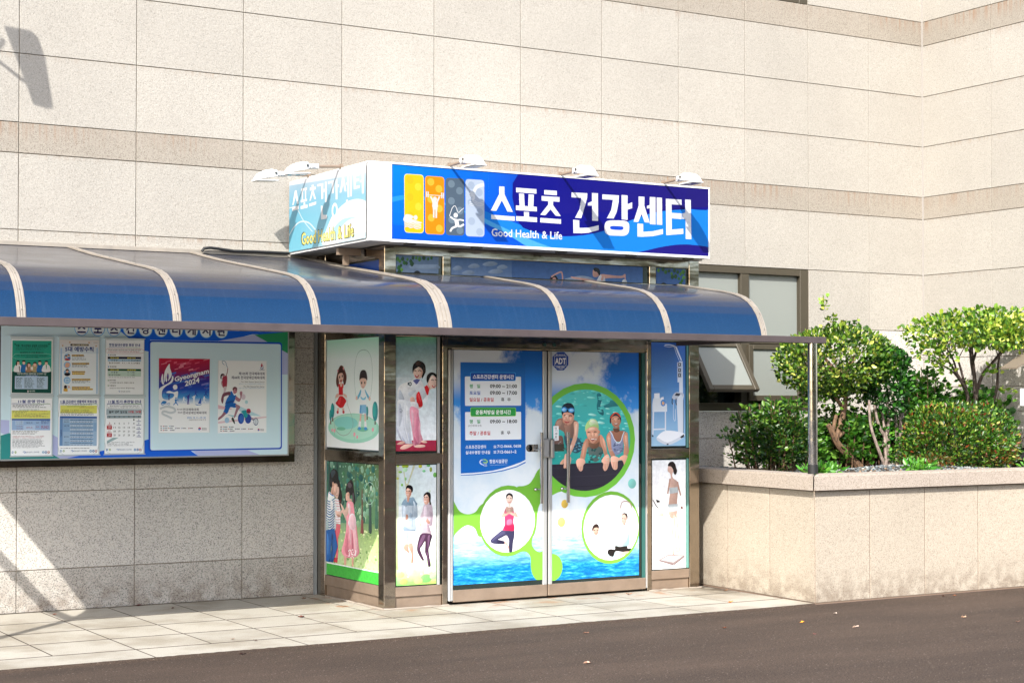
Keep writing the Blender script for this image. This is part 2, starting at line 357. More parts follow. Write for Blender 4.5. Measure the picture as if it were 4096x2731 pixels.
ART['park_print']=('X',2.534,1.0,'''
G|2d6b62,5d7a4a,6b8f6a,2f6f5d|116 1133 1163 1133 1164 922 117 887
G|2f6f5d,6b8f6a,5f8f60,4c8a78|117 887 1164 922 1165 664 119 612
G|8fb38a,6f9560,a8c27a,a3c596|119 612 1165 664 1165 521 119 481
G|a3c596,a8c27a,c2d99a,b4cf9a|119 481 1165 521 1166 277 120 279
E|3c8074|381 1081 19 16
E|54947e|223 1119 25 21
E|4a8266|962 769 13 12
E|5f9468|941 736 15 13
E|bcd6b0|990 749 29 26
E|4a8266|439 686 36 31
E|7aa892|221 811 28 23
E|457f58|395 1006 16 14
E|7aa892|1025 881 16 14
E|7fb090|866 992 28 25
E|54947e|759 927 12 11
E|8ab68a|407 721 11 9
E|2a5f5a|786 1005 23 19
E|8fbca0|861 1076 26 23
E|2a5f5a|795 924 13 11
E|2f6f66|908 990 22 20
E|74a678|1000 799 15 14
E|5f9468|260 641 17 14
E|4a8266|174 760 34 29
E|8fbca0|897 667 8 7
E|457f58|936 946 33 29
E|54947e|211 804 35 29
E|54947e|274 931 37 31
E|54947e|732 960 21 18
E|8fbca0|944 970 16 14
E|2f6f66|579 1034 9 8
E|7aa892|898 851 34 29
E|2f6f66|648 1015 35 31
E|3c8074|995 1007 34 30
E|2f6f66|634 1018 20 17
E|2a5f5a|363 903 27 23
E|8fbca0|991 904 9 7
E|4a8266|685 749 19 17
E|7aa892|279 1104 36 30
E|245048|254 831 36 31
E|a8cba8|815 747 28 25
E|74a678|586 663 24 21
E|245048|488 798 31 26
E|457f58|465 920 14 12
E|2f6f66|846 1013 33 29
E|7fb090|1018 1014 24 22
E|2f6f66|1058 1092 33 30
E|7fb090|1030 811 20 18
E|2f6f66|1086 1048 7 7
E|457f58|770 1016 18 16
E|74a678|944 711 23 20
E|7aa892|302 814 32 27
E|a8cba8|934 915 22 19
E|8fbca0|856 1092 23 21
E|2f6f66|170 1086 35 29
E|7aa892|446 957 10 8
E|2a5f5a|609 1036 36 31
E|2f6f66|379 881 36 31
E|4a8266|212 647 31 27
E|457f58|670 922 32 27
E|245048|600 819 35 29
E|3f7262|452 703 21 17
E|74a678|309 675 13 11
E|5f9468|478 693 16 13
E|2a5f5a|871 1147 16 14
E|2a5f5a|947 850 22 19
E|245048|1007 976 28 24
E|7aa892|127 1098 35 30
E|7fb090|1072 923 31 28
E|457f58|773 922 12 10
E|8ab68a|758 645 17 15
E|3c8074|216 1054 32 27
E|4a8266|435 649 14 12
E|74a678|837 702 10 9
E|2f6f66|480 945 13 11
E|2f6f66|764 880 28 25
E|7fb090|962 748 33 29
E|5f9468|823 646 10 8
E|3c8074|313 882 34 29
E|98bc8e|779 725 16 14
E|245048|561 832 33 28
E|7aa892|365 942 30 26
E|8ab68a|788 642 32 28
E|8ab68a|665 648 17 14
E|7aa892|565 1134 14 11
E|2a5f5a|615 854 31 27
E|bcd6b0|1109 847 12 11
E|54947e|764 988 10 9
E|7aa892|641 815 21 18
E|a8cba8|938 1077 14 13
E|3f7262|304 719 28 23
E|a8cba8|874 878 9 7
E|4a8266|350 638 11 10
E|98bc8e|194 606 17 14
E|98bc8e|863 780 26 23
E|7aa892|881 868 26 23
E|54947e|295 916 15 13
E|457f58|641 1108 12 11
E|7fb090|1049 898 22 20
E|2f6f66|479 937 20 18
E|74a678|427 785 17 14
E|2f6f66|219 1068 26 22
E|245048|377 846 22 19
E|98bc8e|692 692 20 18
E|8fbca0|868 685 33 29
E|54947e|994 860 11 9
E|7aa892|455 802 34 28
E|98bc8e|900 737 13 12
E|4a8266|751 747 21 18
E|a8cba8|967 1111 14 13
E|4a8266|819 794 25 22
E|457f58|1086 1069 9 7
E|2f6f66|757 1019 14 12
E|54947e|488 827 12 10
E|3f7262|255 617 32 28
E|a8cba8|998 1118 14 12
E|74a678|1051 670 8 7
E|4a8266|513 679 29 25
E|7fb090|1018 838 18 17
E|bcd6b0|1132 784 30 26
E|a8cba8|950 798 19 18
E|54947e|636 918 35 31
E|54947e|917 946 24 22
E|7fb090|911 1045 15 14
E|3c8074|410 986 35 29
E|457f58|773 988 33 29
E|54947e|306 1084 14 12
E|bcd6b0|830 698 22 19
E|2f6f66|135 825 15 13
E|4a8266|391 696 12 10
E|245048|446 842 27 23
E|98bc8e|210 684 14 11
E|4a8266|908 770 30 26
E|457f58|164 956 18 16
E|3c8074|767 961 35 31
E|a8cba8|916 1126 9 9
E|2a5f5a|834 1016 32 29
E|2a5f5a|239 1025 13 11
E|2a5f5a|761 894 17 15
E|8fbca0|905 729 28 24
E|457f58|510 985 18 16
E|54947e|337 807 19 15
E|54947e|694 1087 14 13
E|2f6f66|327 854 9 7
E|3f7262|334 702 30 25
E|245048|654 1122 17 14
E|54947e|962 1071 34 30
E|2f6f66|508 908 12 10
E|bcd6b0|905 686 27 24
E|2a5f5a|445 847 33 29
E|3f7262|302 779 10 8
E|245048|386 961 9 8
E|3c8074|151 896 32 27
E|3c8074|781 1079 25 21
E|3c8074|590 979 26 23
E|3f7262|892 682 30 27
E|7aa892|1094 1029 17 14
E|2a5f5a|292 833 33 28
E|7aa892|627 1081 33 28
E|3c8074|338 1050 24 21
E|457f58|756 1120 30 27
E|74a678|1097 804 9 8
E|2a5f5a|702 1010 10 9
E|7aa892|1042 1015 24 22
E|7fb090|853 664 31 28
E|457f58|175 945 26 22
E|457f58|512 1035 27 24
E|98bc8e|581 671 16 14
E|5f9468|1114 751 12 11
E|7fb090|1154 1154 8 7
E|3c8074|197 853 19 16
E|245048|791 888 23 20
E|2f6f66|193 1055 37 31
E|3c8074|1123 901 20 19
E|2f6f66|746 1086 26 22
S|35584f|220 1137 247 1137 253 979 257 821 212 819 217 978
S|6a4a40|854 907 871 908 877 742 880 577 847 574 851 741
S|3c5450|987 817 1026 819 1031 703 1035 587 980 583 985 700
S|854c48|844 678 882 680 886 624 890 567 836 563 841 621
S|2f524a|372 1141 406 1142 411 1046 415 950 365 948 369 1045
S|41685c|737 1055 753 1056 758 944 762 833 730 831 734 943
S|46745f|1099 850 1138 852 1143 740 1147 629 1092 625 1096 738
E|c4dcb8|762 1131 5 4
E|c4dcb8|706 997 6 6
E|6fae8e|1118 1097 7 7
E|6fae8e|399 920 6 5
E|8cc0a4|1152 968 4 3
E|6fae8e|414 933 9 8
E|c4dcb8|1099 1094 5 4
E|c4dcb8|1009 923 8 7
E|a4cdb4|422 846 6 5
E|8cc0a4|1022 895 6 6
E|a4cdb4|323 1087 14 12
E|8cc0a4|681 1115 12 11
E|6fae8e|372 1041 14 11
E|6fae8e|544 924 12 11
E|a4cdb4|443 1094 12 9
E|8cc0a4|332 988 8 6
E|c4dcb8|593 893 9 8
E|a4cdb4|498 1013 11 8
E|8cc0a4|502 1093 7 7
E|a4cdb4|650 833 8 7
E|8cc0a4|549 1098 8 7
E|8cc0a4|911 1109 5 4
E|6fae8e|616 894 11 10
E|6fae8e|472 909 13 11
E|c4dcb8|1054 918 11 9
E|6fae8e|1039 840 11 9
E|8cc0a4|594 900 12 10
E|a4cdb4|1080 1055 7 6
E|8cc0a4|681 885 11 10
E|c4dcb8|776 890 6 5
E|a4cdb4|1080 1008 8 7
E|6fae8e|655 832 11 10
E|c4dcb8|924 992 10 9
E|6fae8e|345 1012 6 5
E|6fae8e|934 893 12 10
E|a4cdb4|902 1029 8 7
E|8cc0a4|903 929 6 6
E|6fae8e|1040 977 11 9
E|a4cdb4|1111 877 6 6
E|c4dcb8|136 1036 8 7
E|c4dcb8|977 880 8 8
E|a4cdb4|954 932 4 4
E|a4cdb4|882 938 6 5
E|8cc0a4|705 1079 5 5
E|6fae8e|673 1070 13 11
E|8cc0a4|482 1039 7 7
E|a4cdb4|869 851 7 6
E|c4dcb8|777 1050 5 4
E|a4cdb4|1058 1125 10 9
E|6fae8e|356 1040 8 7
E|a4cdb4|524 825 11 10
E|6fae8e|1004 916 11 10
E|8cc0a4|673 1011 10 9
E|6fae8e|289 1062 9 8
E|8cc0a4|1013 1028 9 7
E|c4dcb8|1013 1064 9 7
E|c4dcb8|556 947 12 10
E|8cc0a4|946 920 5 5
E|6fae8e|1092 848 9 9
E|8cc0a4|822 1094 6 5
E|a8c880|725 570 6 7
E|c9e09a|224 405 17 4
E|7aa060|419 508 8 11
E|b7d488|745 507 5 7
E|dbe9b0|761 543 16 10
E|7aa060|1108 380 21 12
E|b7d488|314 310 19 12
E|86ad6a|339 388 11 9
E|dbe9b0|976 424 18 7
E|a8c880|486 274 19 4
E|9cbf78|620 497 7 10
E|86ad6a|911 314 14 8
E|b7d488|1121 593 17 4
E|dbe9b0|458 573 14 5
E|b7d488|543 522 9 6
E|a8c880|695 529 16 6
E|a8c880|427 429 17 10
E|86ad6a|736 340 8 11
E|b7d488|174 390 19 13
E|a8c880|199 432 19 8
E|b7d488|531 466 13 3
E|dbe9b0|900 561 22 10
E|dbe9b0|881 303 14 7
E|9cbf78|727 333 7 10
E|c9e09a|676 337 14 10
E|a8c880|723 297 10 11
E|dbe9b0|1134 620 9 5
E|c9e09a|993 308 7 7
E|86ad6a|966 355 12 12
E|b7d488|937 584 9 10
E|9cbf78|880 303 20 11
E|b7d488|407 486 6 9
E|c9e09a|588 497 9 5
E|dbe9b0|658 392 20 4
E|86ad6a|549 324 17 9
E|dbe9b0|1098 403 13 6
E|a8c880|508 487 6 10
E|86ad6a|762 358 17 6
E|7aa060|829 375 11 9
E|b7d488|919 498 18 8
E|9cbf78|711 315 9 9
E|dbe9b0|762 273 20 6
E|a8c880|576 528 12 11
E|a8c880|1051 362 7 11
E|dbe9b0|600 515 7 8
E|86ad6a|306 480 6 7
E|9cbf78|486 329 7 8
E|b7d488|629 534 18 4
E|dbe9b0|670 554 17 8
E|a8c880|857 542 16 7
E|86ad6a|1012 570 21 8
E|7aa060|959 380 14 12
E|dbe9b0|379 238 9 7
E|86ad6a|709 491 19 9
E|9cbf78|493 411 21 10
E|7aa060|1081 353 6 7
E|c9e09a|1152 568 16 10
E|c9e09a|355 512 15 10
E|9cbf78|471 567 16 11
E|9cbf78|326 479 6 12
E|dbe9b0|472 486 8 12
E|86ad6a|663 267 9 9
E|86ad6a|466 403 23 9
E|b7d488|953 338 6 6
E|7aa060|757 356 21 8
E|dbe9b0|948 587 13 8
E|b7d488|1022 372 14 8
E|dbe9b0|837 413 15 12
E|c9e09a|769 437 9 12
E|b7d488|368 430 7 5
E|86ad6a|581 351 18 8
E|a8c880|330 529 18 9
E|9cbf78|886 368 11 4
E|9cbf78|1118 439 17 5
E|a8c880|208 517 11 7
E|7aa060|945 426 19 12
E|dbe9b0|1018 477 19 8
E|9cbf78|1072 304 6 7
E|dbe9b0|792 342 17 6
E|b7d488|910 289 8 8
E|dbe9b0|893 543 11 4
E|b7d488|527 508 9 12
E|a8c880|162 505 10 13
E|dbe9b0|198 346 17 7
E|b7d488|748 362 9 11
E|9cbf78|301 239 13 5
E|7aa060|317 408 11 4
E|7aa060|1007 566 18 5
E|b7d488|880 418 22 3
E|7aa060|538 509 12 5
E|c9e09a|976 560 20 4
E|7aa060|240 428 19 6
E|b7d488|472 555 16 12
E|c9e09a|671 351 20 7
E|7aa060|616 417 9 13
E|a8c880|895 386 12 6
E|7aa060|597 343 21 9
E|9cbf78|1111 611 5 8
E|86ad6a|511 297 16 5
E|9cbf78|520 399 20 7
E|86ad6a|290 498 10 6
E|a8c880|282 360 14 5
E|86ad6a|813 566 6 10
E|9cbf78|227 314 21 8
E|a8c880|853 560 20 10
E|86ad6a|726 443 13 6
E|7aa060|570 421 23 10
E|c9e09a|795 445 17 12
E|dbe9b0|407 322 15 5
E|b7d488|946 328 9 8
E|9cbf78|741 346 21 12
E|dbe9b0|695 545 17 11
E|c9e09a|1036 444 10 8
E|9cbf78|929 301 17 6
E|a8c880|553 456 10 12
E|dbe9b0|915 588 20 12
E|dbe9b0|199 445 14 10
E|86ad6a|951 553 17 11
E|a8c880|972 293 10 12
E|b7d488|665 499 22 11
E|dbe9b0|839 441 18 9
E|9cbf78|910 471 16 4
E|a8c880|609 471 17 7
E|86ad6a|675 297 20 11
E|7aa060|688 348 9 9
E|86ad6a|1002 292 10 4
E|dbe9b0|1106 618 14 5
E|a8c880|987 581 11 4
E|b7d488|656 569 13 6
E|9cbf78|1154 445 7 3
E|9cbf78|325 460 7 8
E|b7d488|1016 515 21 9
E|9cbf78|796 299 15 6
E|b7d488|173 544 9 12
E|b7d488|850 356 7 5
E|c9e09a|490 485 14 7
E|b7d488|864 442 16 5
E|7aa060|391 513 12 11
E|7aa060|968 535 6 10
E|dbe9b0|886 556 10 6
E|86ad6a|333 267 22 5
E|9cbf78|178 290 22 10
E|b7d488|814 310 9 12
E|7aa060|196 517 19 7
E|7aa060|263 303 6 5
E|c9e09a|1008 545 8 9
E|c9e09a|641 338 11 7
E|dbe9b0|574 373 12 8
E|9cbf78|1103 558 7 9
E|dbe9b0|536 556 21 8
E|9cbf78|611 444 9 4
E|9cbf78|839 327 18 11
E|7aa060|272 441 12 13
E|a8c880|682 374 10 9
E|b7d488|1083 537 5 9
E|9cbf78|840 533 12 10
E|7aa060|830 412 17 7
E|86ad6a|207 516 22 11
E|7aa060|1054 490 14 5
E|9cbf78|1119 593 5 6
E|86ad6a|413 396 7 13
E|7aa060|974 595 18 6
E|c9e09a|726 392 17 11
E|a8c880|699 361 16 6
E|86ad6a|326 487 12 10
E|dbe9b0|646 396 15 7
E|86ad6a|334 294 14 12
E|9cbf78|332 271 14 6
E|c9e09a|1006 362 19 9
E|7aa060|279 320 14 5
L|b4d8c8|5 996 989 925 952 909 889 941 828 1003 811 1065 842 1085 904 1057 971 996 989
E|c4dccc|1026 939 18 21
L|b4d8c8|3 1129 1025 1101 980 1129 940 1156 976 1129 1025
L|b8e0cc|2 834 785 805 752 834 715 865 752 834 785
L|b8e0cc|3 735 774 719 751 735 731 754 753 735 774
S|2a1a1c|393 950 431 980 457 917 487 840 457 746 432 724 407 786 393 864
S|e9c3b3|348 869 373 917 420 922 427 880 407 836 382 824 353 841
L|a03040|4 367 854 383 849 400 857
P|f2eef0|348 826 415 822 457 732 455 619 358 620 344 726
L|d0606c|4 350 808 404 806 454 812
L|d0606c|4 350 786 404 784 454 790
L|d0606c|4 350 764 404 762 454 768
L|d0606c|3 350 742 404 740 454 746
L|d0606c|3 350 720 404 718 454 724
L|d0606c|3 351 698 404 696 454 702
L|d0606c|3 351 676 404 674 454 680
L|d0606c|4 351 653 404 652 454 658
L|d0606c|4 351 631 405 630 454 636
P|e46a78|351 619 455 615 442 547 408 502 412 367 396 309 359 306 372 400 333 468 301 494 316 574
P|c23040|334 336 406 338 396 296 325 296
S|e9c3b3|457 789 507 763 576 697 573 654 549 667 491 734
S|14181c|241 943 246 1008 280 1056 322 1070 381 1056 415 1007 420 951 373 938 343 940 331 911 263 915
S|3a4850|271 1038 313 1059 356 1051 331 1018 288 995
S|2a343a|254 972 288 988 306 946 272 930
S|dcb09c|326 947 393 946 393 900 365 855 314 846 272 865 280 905
E|d8a890|312 942 16 19
S|f0c8b4|343 933 381 938 387 903 363 877 336 890
S|b88470|280 902 297 881 326 850 297 852
S|eaf2f2|229 874 289 855 336 847 357 784 394 729 357 691 332 682 374 628 358 562 282 532 188 544 167 600 187 674 196 775
L|1f5f98|9 192 804 255 793 343 826
L|1f5f98|9 192 783 255 771 343 805
L|1f5f98|9 192 762 255 750 343 784
L|1f5f98|9 192 741 256 728 343 764
L|1f5f98|10 192 720 256 706 344 743
L|1f5f98|10 192 699 256 685 344 722
L|1f5f98|10 177 677 256 663 344 702
L|1f5f98|9 177 657 256 642 344 681
L|1f5f98|9 177 636 256 620 344 660
L|1f5f98|9 177 615 256 599 344 639
L|1f5f98|9 178 594 256 577 344 619
L|1f5f98|9 178 573 256 556 344 598
L|1f5f98|9 178 552 256 534 344 577
L|2f7fd0|8 234 871 272 855 331 845
S|e9c3b3|357 727 441 717 487 734 474 698 449 675 382 689
S|c8957f|374 695 433 695 458 679 408 678
S|b8d0d0|205 660 231 604 222 553 188 566
S|ffffff|272 808 315 781 298 723 264 750
P|1b5fa8|171 550 349 576 409 431 359 356 317 292 237 296 291 400 284 464 258 290 172 294 180 385
P|134a88|287 472 316 477 322 299 275 293 291 408
S|3c80c8|205 531 240 461 232 374 206 351 202 459
S|0e3a70|299 537 328 496 291 476
S|1e1a1e|553 886 556 928 596 969 634 981 645 995 686 976 710 914 735 818 711 795 686 843 670 870 613 854 589 880
S|5a5058|596 958 637 971 670 947 645 925 605 930
S|5a5058|694 893 712 844 706 816 686 857
S|e3b7a4|559 872 597 888 621 882 630 840 667 835 662 800 597 793 589 817 559 823
E|d8a48e|605 874 13 16
S|ec9aa8|576 795 622 812 694 812 716 761 735 692 768 604 808 447 813 412 752 373 574 353 479 394 525 482 565 576 573 668
S|f4bcc6|671 709 735 636 784 445 736 393 695 564
S|d87a8c|590 557 615 383 558 386 541 462
S|f6d4da|597 789 630 798 654 757 638 700 609 727
S|c86c80|687 563 704 481 696 396 672 471
S|f0b4c0|622 643 663 562 672 464 639 490
S|d88898|566 379 656 374 744 386 736 370 583 355
S|e9c3b3|569 767 614 755 598 705 540 695 487 720 482 737 540 733
P|d9a893|522 355 578 355 568 291 529 290
P|d9a893|672 367 714 373 708 293 676 290
E|f3dfe6|687 654 71 67
E|efc4ce|690 651 58 59
E|f3dfe6|629 638 21 24
E|f5f0ee|675 389 8 5
E|f5f0ee|743 391 8 5
E|f5f0ee|691 425 8 5
E|f5f0ee|681 389 8 6
E|f5f0ee|704 408 8 5
E|f5f0ee|744 385 8 5
E|f5f0ee|712 364 8 6
E|f5f0ee|746 423 8 6
E|f5f0ee|738 396 8 5
E|f5f0ee|695 426 8 6
E|f5f0ee|617 369 8 5
E|f5f0ee|661 360 8 5
E|f5f0ee|745 396 8 5
E|f5f0ee|693 388 8 6
E|f5f0ee|686 373 8 6
E|f5f0ee|750 410 8 5
E|f5f0ee|668 400 8 5
E|f5f0ee|618 411 8 6
E|f5f0ee|634 373 8 6
E|f5f0ee|633 383 9 6
E|f5f0ee|749 405 8 5
E|f5f0ee|752 416 8 5
E|f5f0ee|659 415 8 6
E|f5f0ee|629 396 9 5
E|f5f0ee|720 386 8 6
E|f5f0ee|639 419 9 6
P|e8ecec|127 287 1166 285 1166 277 127 277
P|3ba33a|127 277 1166 279 1166 182 121 179''')
ART['hug_print']=('Y',-1.262,1.0,'''
G|7fd0a0,7fd0a0,8fc0c4,8fc0c4|2632 2136 3008 2154 3008 2073 2632 2061
G|8fc0c4,8fc0c4,e2eef3,c8dde4|2632 2061 3008 2073 3008 1824 2632 1822
G|e2eef3,c8dde4,f6f8fa,f2f6f9|2632 1822 3008 1824 3008 1320 2633 1323
G|b83050,a82848,a02038,b03048|2633 1323 3008 1321 3008 1237 2633 1240
S|f0f2f6|2785 1804 2823 1813 2859 1791 2877 1760 2873 1722 2834 1677 2791 1639 2749 1632 2657 1636 2646 1721 2678 1765 2734 1785
S|dfe3ea|2820 1772 2862 1741 2902 1684 2877 1639 2834 1696 2798 1722
S|ccd2dc|2663 1721 2685 1696 2706 1646 2678 1643 2653 1658
S|d4dae2|2741 1696 2777 1715 2812 1722 2791 1696 2756 1671
S|fafbfd|2706 1759 2741 1778 2763 1747 2720 1709
S|c4cad6|2791 1643 2823 1671 2838 1677 2827 1652
P|5d62a0|2780 1797 2816 1810 2847 1804 2823 1772 2812 1766
S|f2cdbd|2784 1873 2798 1905 2848 1909 2875 1874 2871 1836 2841 1812 2812 1811 2791 1835
S|fbe2d4|2804 1899 2834 1904 2842 1885 2812 1880
S|dcae9a|2857 1880 2871 1861 2865 1833 2847 1815 2854 1848
S|fad8c8|2812 1861 2823 1863 2825 1848 2815 1846
S|19100f|2777 1880 2784 1918 2812 1949 2837 1955 2869 1942 2891 1919 2896 1874 2884 1842 2866 1812 2861 1836 2871 1861 2859 1890 2834 1905 2819 1899 2791 1880 2782 1854
S|4a342c|2805 1934 2834 1948 2859 1934 2841 1918 2816 1918
S|3a2822|2877 1906 2890 1880 2880 1849 2873 1874
L|40302c|6 2791 1872 2799 1877 2811 1871
L|40302c|6 2828 1871 2842 1878 2857 1869
S|b83040|2797 1840 2817 1836 2838 1842 2825 1822 2808 1822
E|f8eee8|2817 1834 10 3
L|c89a88|3 2818 1867 2815 1853 2821 1848
E|4a5a60|2757 1769 14 16
E|f0f2f6|2757 1769 6 7
E|4a5a60|2740 1771 6 12
S|e3e5ec|2649 1640 2752 1627 2757 1570 2752 1494 2770 1330 2777 1299 2721 1299 2685 1325 2650 1388 2637 1451 2646 1545
L|f8f8fb|5 2717 1621 2705 1545 2706 1451 2731 1362 2749 1305
L|c4c7d2|3 2695 1621 2692 1520 2717 1381 2738 1312
S|cfd2dd|2657 1608 2678 1595 2685 1514 2664 1432 2653 1514
S|f4f5f8|2720 1595 2741 1576 2738 1494 2727 1450 2720 1513
S|c2c6d4|2738 1387 2759 1337 2767 1302 2745 1312
S|b8bccb|2685 1356 2713 1318 2721 1298 2696 1312
S|c8cad6|2636 1432 2657 1394 2685 1325 2670 1331 2639 1395
E|a8acb8|2674 1551 12 12
L|4a5058|3 2658 1564 2674 1572 2691 1555
S|edc0ae|2670 1266 2706 1290 2756 1293 2786 1292 2763 1274 2714 1255 2678 1255
S|e0ae9c|2639 1297 2678 1316 2713 1312 2692 1293 2650 1291
S|f0cbbb|2913 1798 2927 1824 2978 1837 3001 1805 2998 1767 2981 1735 2949 1732 2931 1722 2920 1747
S|fce0d2|2934 1817 2963 1829 2978 1811 2945 1798
S|d8a894|2913 1798 2923 1766 2934 1735 2924 1741
S|18100f|2904 1798 2909 1836 2934 1859 2963 1862 2992 1846 3002 1805 2985 1824 2956 1843 2934 1817 2920 1785 2913 1779
L|40302c|5 2945 1800 2956 1805 2969 1797
L|40302c|6 2979 1801 2989 1805 2998 1796
S|c03a44|2952 1760 2969 1755 2986 1760 2976 1744 2960 1745
E|f8eee8|2970 1755 9 3
P|d81c24|2883 1746 2909 1763 2929 1728 2919 1683 2907 1681 2895 1709
P|eef0f5|2907 1681 2920 1683 2913 1639 2877 1608 2863 1633
S|d8181e|2811 1677 2834 1709 2852 1677 2870 1614 2863 1589 2838 1587 2820 1608
S|f0444a|2823 1684 2834 1693 2847 1658 2852 1627 2838 1646
S|a80c14|2816 1652 2827 1620 2843 1592 2830 1598
S|e8b8a6|2756 1639 2764 1662 2791 1662 2800 1627 2777 1617
S|e8b8a6|2820 1605 2838 1586 2863 1589 2848 1577 2827 1579
S|f3edf2|2763 1627 2820 1620 2830 1570 2791 1576 2764 1605
S|e89aac|2761 1589 2827 1570 2834 1519 2848 1449 2847 1393 2870 1329 2852 1304 2792 1273 2784 1336 2766 1450 2754 1513
S|d67f96|2820 1545 2843 1468 2828 1418 2840 1317 2813 1292 2804 1418
S|f4b8c6|2768 1557 2784 1551 2791 1469 2784 1393 2774 1450
S|c06880|2791 1355 2820 1304 2834 1291 2799 1279
S|f0acbc|2834 1481 2845 1431 2852 1367 2841 1380
S|f0c6b6|2792 1276 2834 1288 2888 1283 2881 1269 2820 1265
S|f0c6b6|2852 1313 2884 1321 2910 1306 2884 1300''')
ART['runner_print']=('Y',-1.262,1.0,'''
G|b9c3c6,c8d4d8,d8dcdf,c0d8d2|2635 1131 3009 1129 3009 797 2636 809
G|d8dcdf,d6dedd,e8ead8,d6e4d2|2636 809 3009 797 3010 371 2636 390
G|dfe6c8,cfe0c0,8fb94a,6fb05a|2636 390 3010 371 3010 176 2637 181
E|c8d880|2672 266 37 24
E|d8e2a0|2771 281 43 28
E|6fb860|2902 226 50 33
E|b6cf74|2833 210 37 24
E|9acb8a|2965 237 31 20
E|9cc060|2703 210 36 24
E|eef2d8|2741 249 10 6
E|f4f4e4|2672 294 6 4
E|eef6e8|2968 279 8 5
E|eef2dc|2860 263 7 5
G|b4b9a4,b4b9a4,ccd0b8,ccd0b8|2638 1131 2665 1130 2656 808 2636 809
G|ccd0b8,ccd0b8,a9b878,a9b878|2636 809 2656 808 2655 307 2637 308
P|b5b596|2694 1099 2705 1099 2722 983 2736 982 2780 1111 2784 1128 2806 1127 2771 1043 2737 962 2717 952
E|8fa32c|2715 1119 31 14
E|86b050|2670 1075 17 9
E|a9d0a8|2713 1092 21 18
E|74a648|2686 973 10 11
E|7cb070|2718 1020 9 13
E|a8aa38|2849 1117 17 15
E|5ea35c|2922 1120 18 9
E|6fb47e|2882 1078 15 10
E|8a9c3c|2944 1089 12 20
E|63a04c|2981 1045 17 20
E|b4b850|2647 1025 11 10
E|c2d2b8|2933 918 10 10
E|9eb444|2650 1122 12 8
S|a4b0ba|2688 834 2721 867 2755 873 2798 851 2821 803 2825 714 2805 694 2808 606 2702 610 2694 698 2685 753
P|6f8798|2709 861 2721 873 2732 833 2755 870 2786 875 2809 830 2818 803 2687 817 2688 834
S|a4b0ba|2709 861 2722 867 2732 806 2702 807
S|7d95a6|2694 834 2711 862 2726 847 2732 826 2759 866 2788 873 2806 844 2817 811 2687 815
S|c99a84|2719 915 2725 949 2759 951 2771 924 2767 893 2749 870 2729 881 2722 894
S|e0b8a2|2726 935 2751 945 2759 924 2736 918
S|a87864|2755 927 2768 917 2760 886 2749 880
S|141012|2719 928 2723 959 2744 972 2771 964 2784 940 2777 913 2768 917 2763 934 2732 947
L|2c2020|6 2725 923 2734 925
L|2c2020|7 2742 922 2754 925
L|efe6e2|3 2725 898 2737 894 2743 898
P|c28f78|2729 877 2754 872 2742 833 2732 843
S|93a0ab|2775 777 2819 748 2817 714 2763 686 2742 700 2748 717 2786 722
S|a97f6c|2708 732 2736 738 2740 704 2717 700
S|c4ced6|2702 807 2721 779 2717 711 2702 671 2696 739
S|8494a2|2756 751 2780 736 2771 709 2752 717
S|b8c4ce|2786 845 2805 817 2809 776 2794 797
S|7c8c9a|2706 644 2756 621 2802 616 2802 607 2706 611
L|7c8894|4 2782 804 2779 695 2777 641
P|a6b2bd|2702 611 2808 606 2803 504 2737 514 2733 504 2710 515
L|7c8894|3 2737 602 2731 514
S|b08a78|2706 495 2737 507 2744 466 2754 431 2729 446 2702 468
S|b08a78|2742 503 2780 505 2788 416 2784 355 2767 352 2770 424 2752 465
S|b8bcc0|2729 307 2752 343 2790 355 2798 334 2771 305 2737 302
S|b4a4ac|2883 811 2910 817 2950 812 2964 736 2958 648 2929 635 2953 573 2863 580 2856 638 2848 706 2867 760
S|d6a894|2879 856 2886 890 2917 896 2933 861 2927 827 2906 810 2886 821
S|e8c4b2|2885 879 2906 889 2917 872 2894 862
S|b48470|2917 861 2929 854 2921 827 2910 820
S|16100f|2879 876 2885 896 2910 911 2937 902 2944 874 2941 840 2947 816 2934 809 2929 840 2925 868 2906 892
L|2a1e1e|7 2885 870 2893 872
L|2a1e1e|6 2902 869 2914 871
L|f0e6e2|4 2885 840 2896 837 2902 841
S|94848e|2929 758 2958 737 2956 648 2929 652 2941 703
S|a87e6e|2875 733 2902 711 2937 669 2918 659 2883 705
E|d2a08e|2849 655 7 13
S|cfc0c8|2886 794 2906 786 2910 718 2890 664 2877 705
S|8c7c86|2910 663 2933 635 2941 587 2918 594
S|a4949c|2871 610 2910 602 2945 587 2941 576 2867 582
S|40283c|2860 583 2952 571 2941 511 2925 464 2929 409 2943 327 2922 317 2906 397 2891 438 2893 520 2867 487 2848 461 2867 412 2885 370 2871 366 2833 421 2819 462 2829 523
S|60445c|2871 569 2894 565 2871 514 2840 475 2833 462 2840 509
S|60445c|2918 560 2937 566 2929 498 2918 458 2915 506
S|2a1828|2941 566 2949 552 2935 484 2927 464
S|5a4056|2906 431 2918 417 2929 348 2922 335
S|b8bcc0|2885 272 2902 305 2941 318 2957 309 2953 282 2918 265
S|b8bcc0|2860 355 2881 371 2888 353 2883 330 2864 331''')
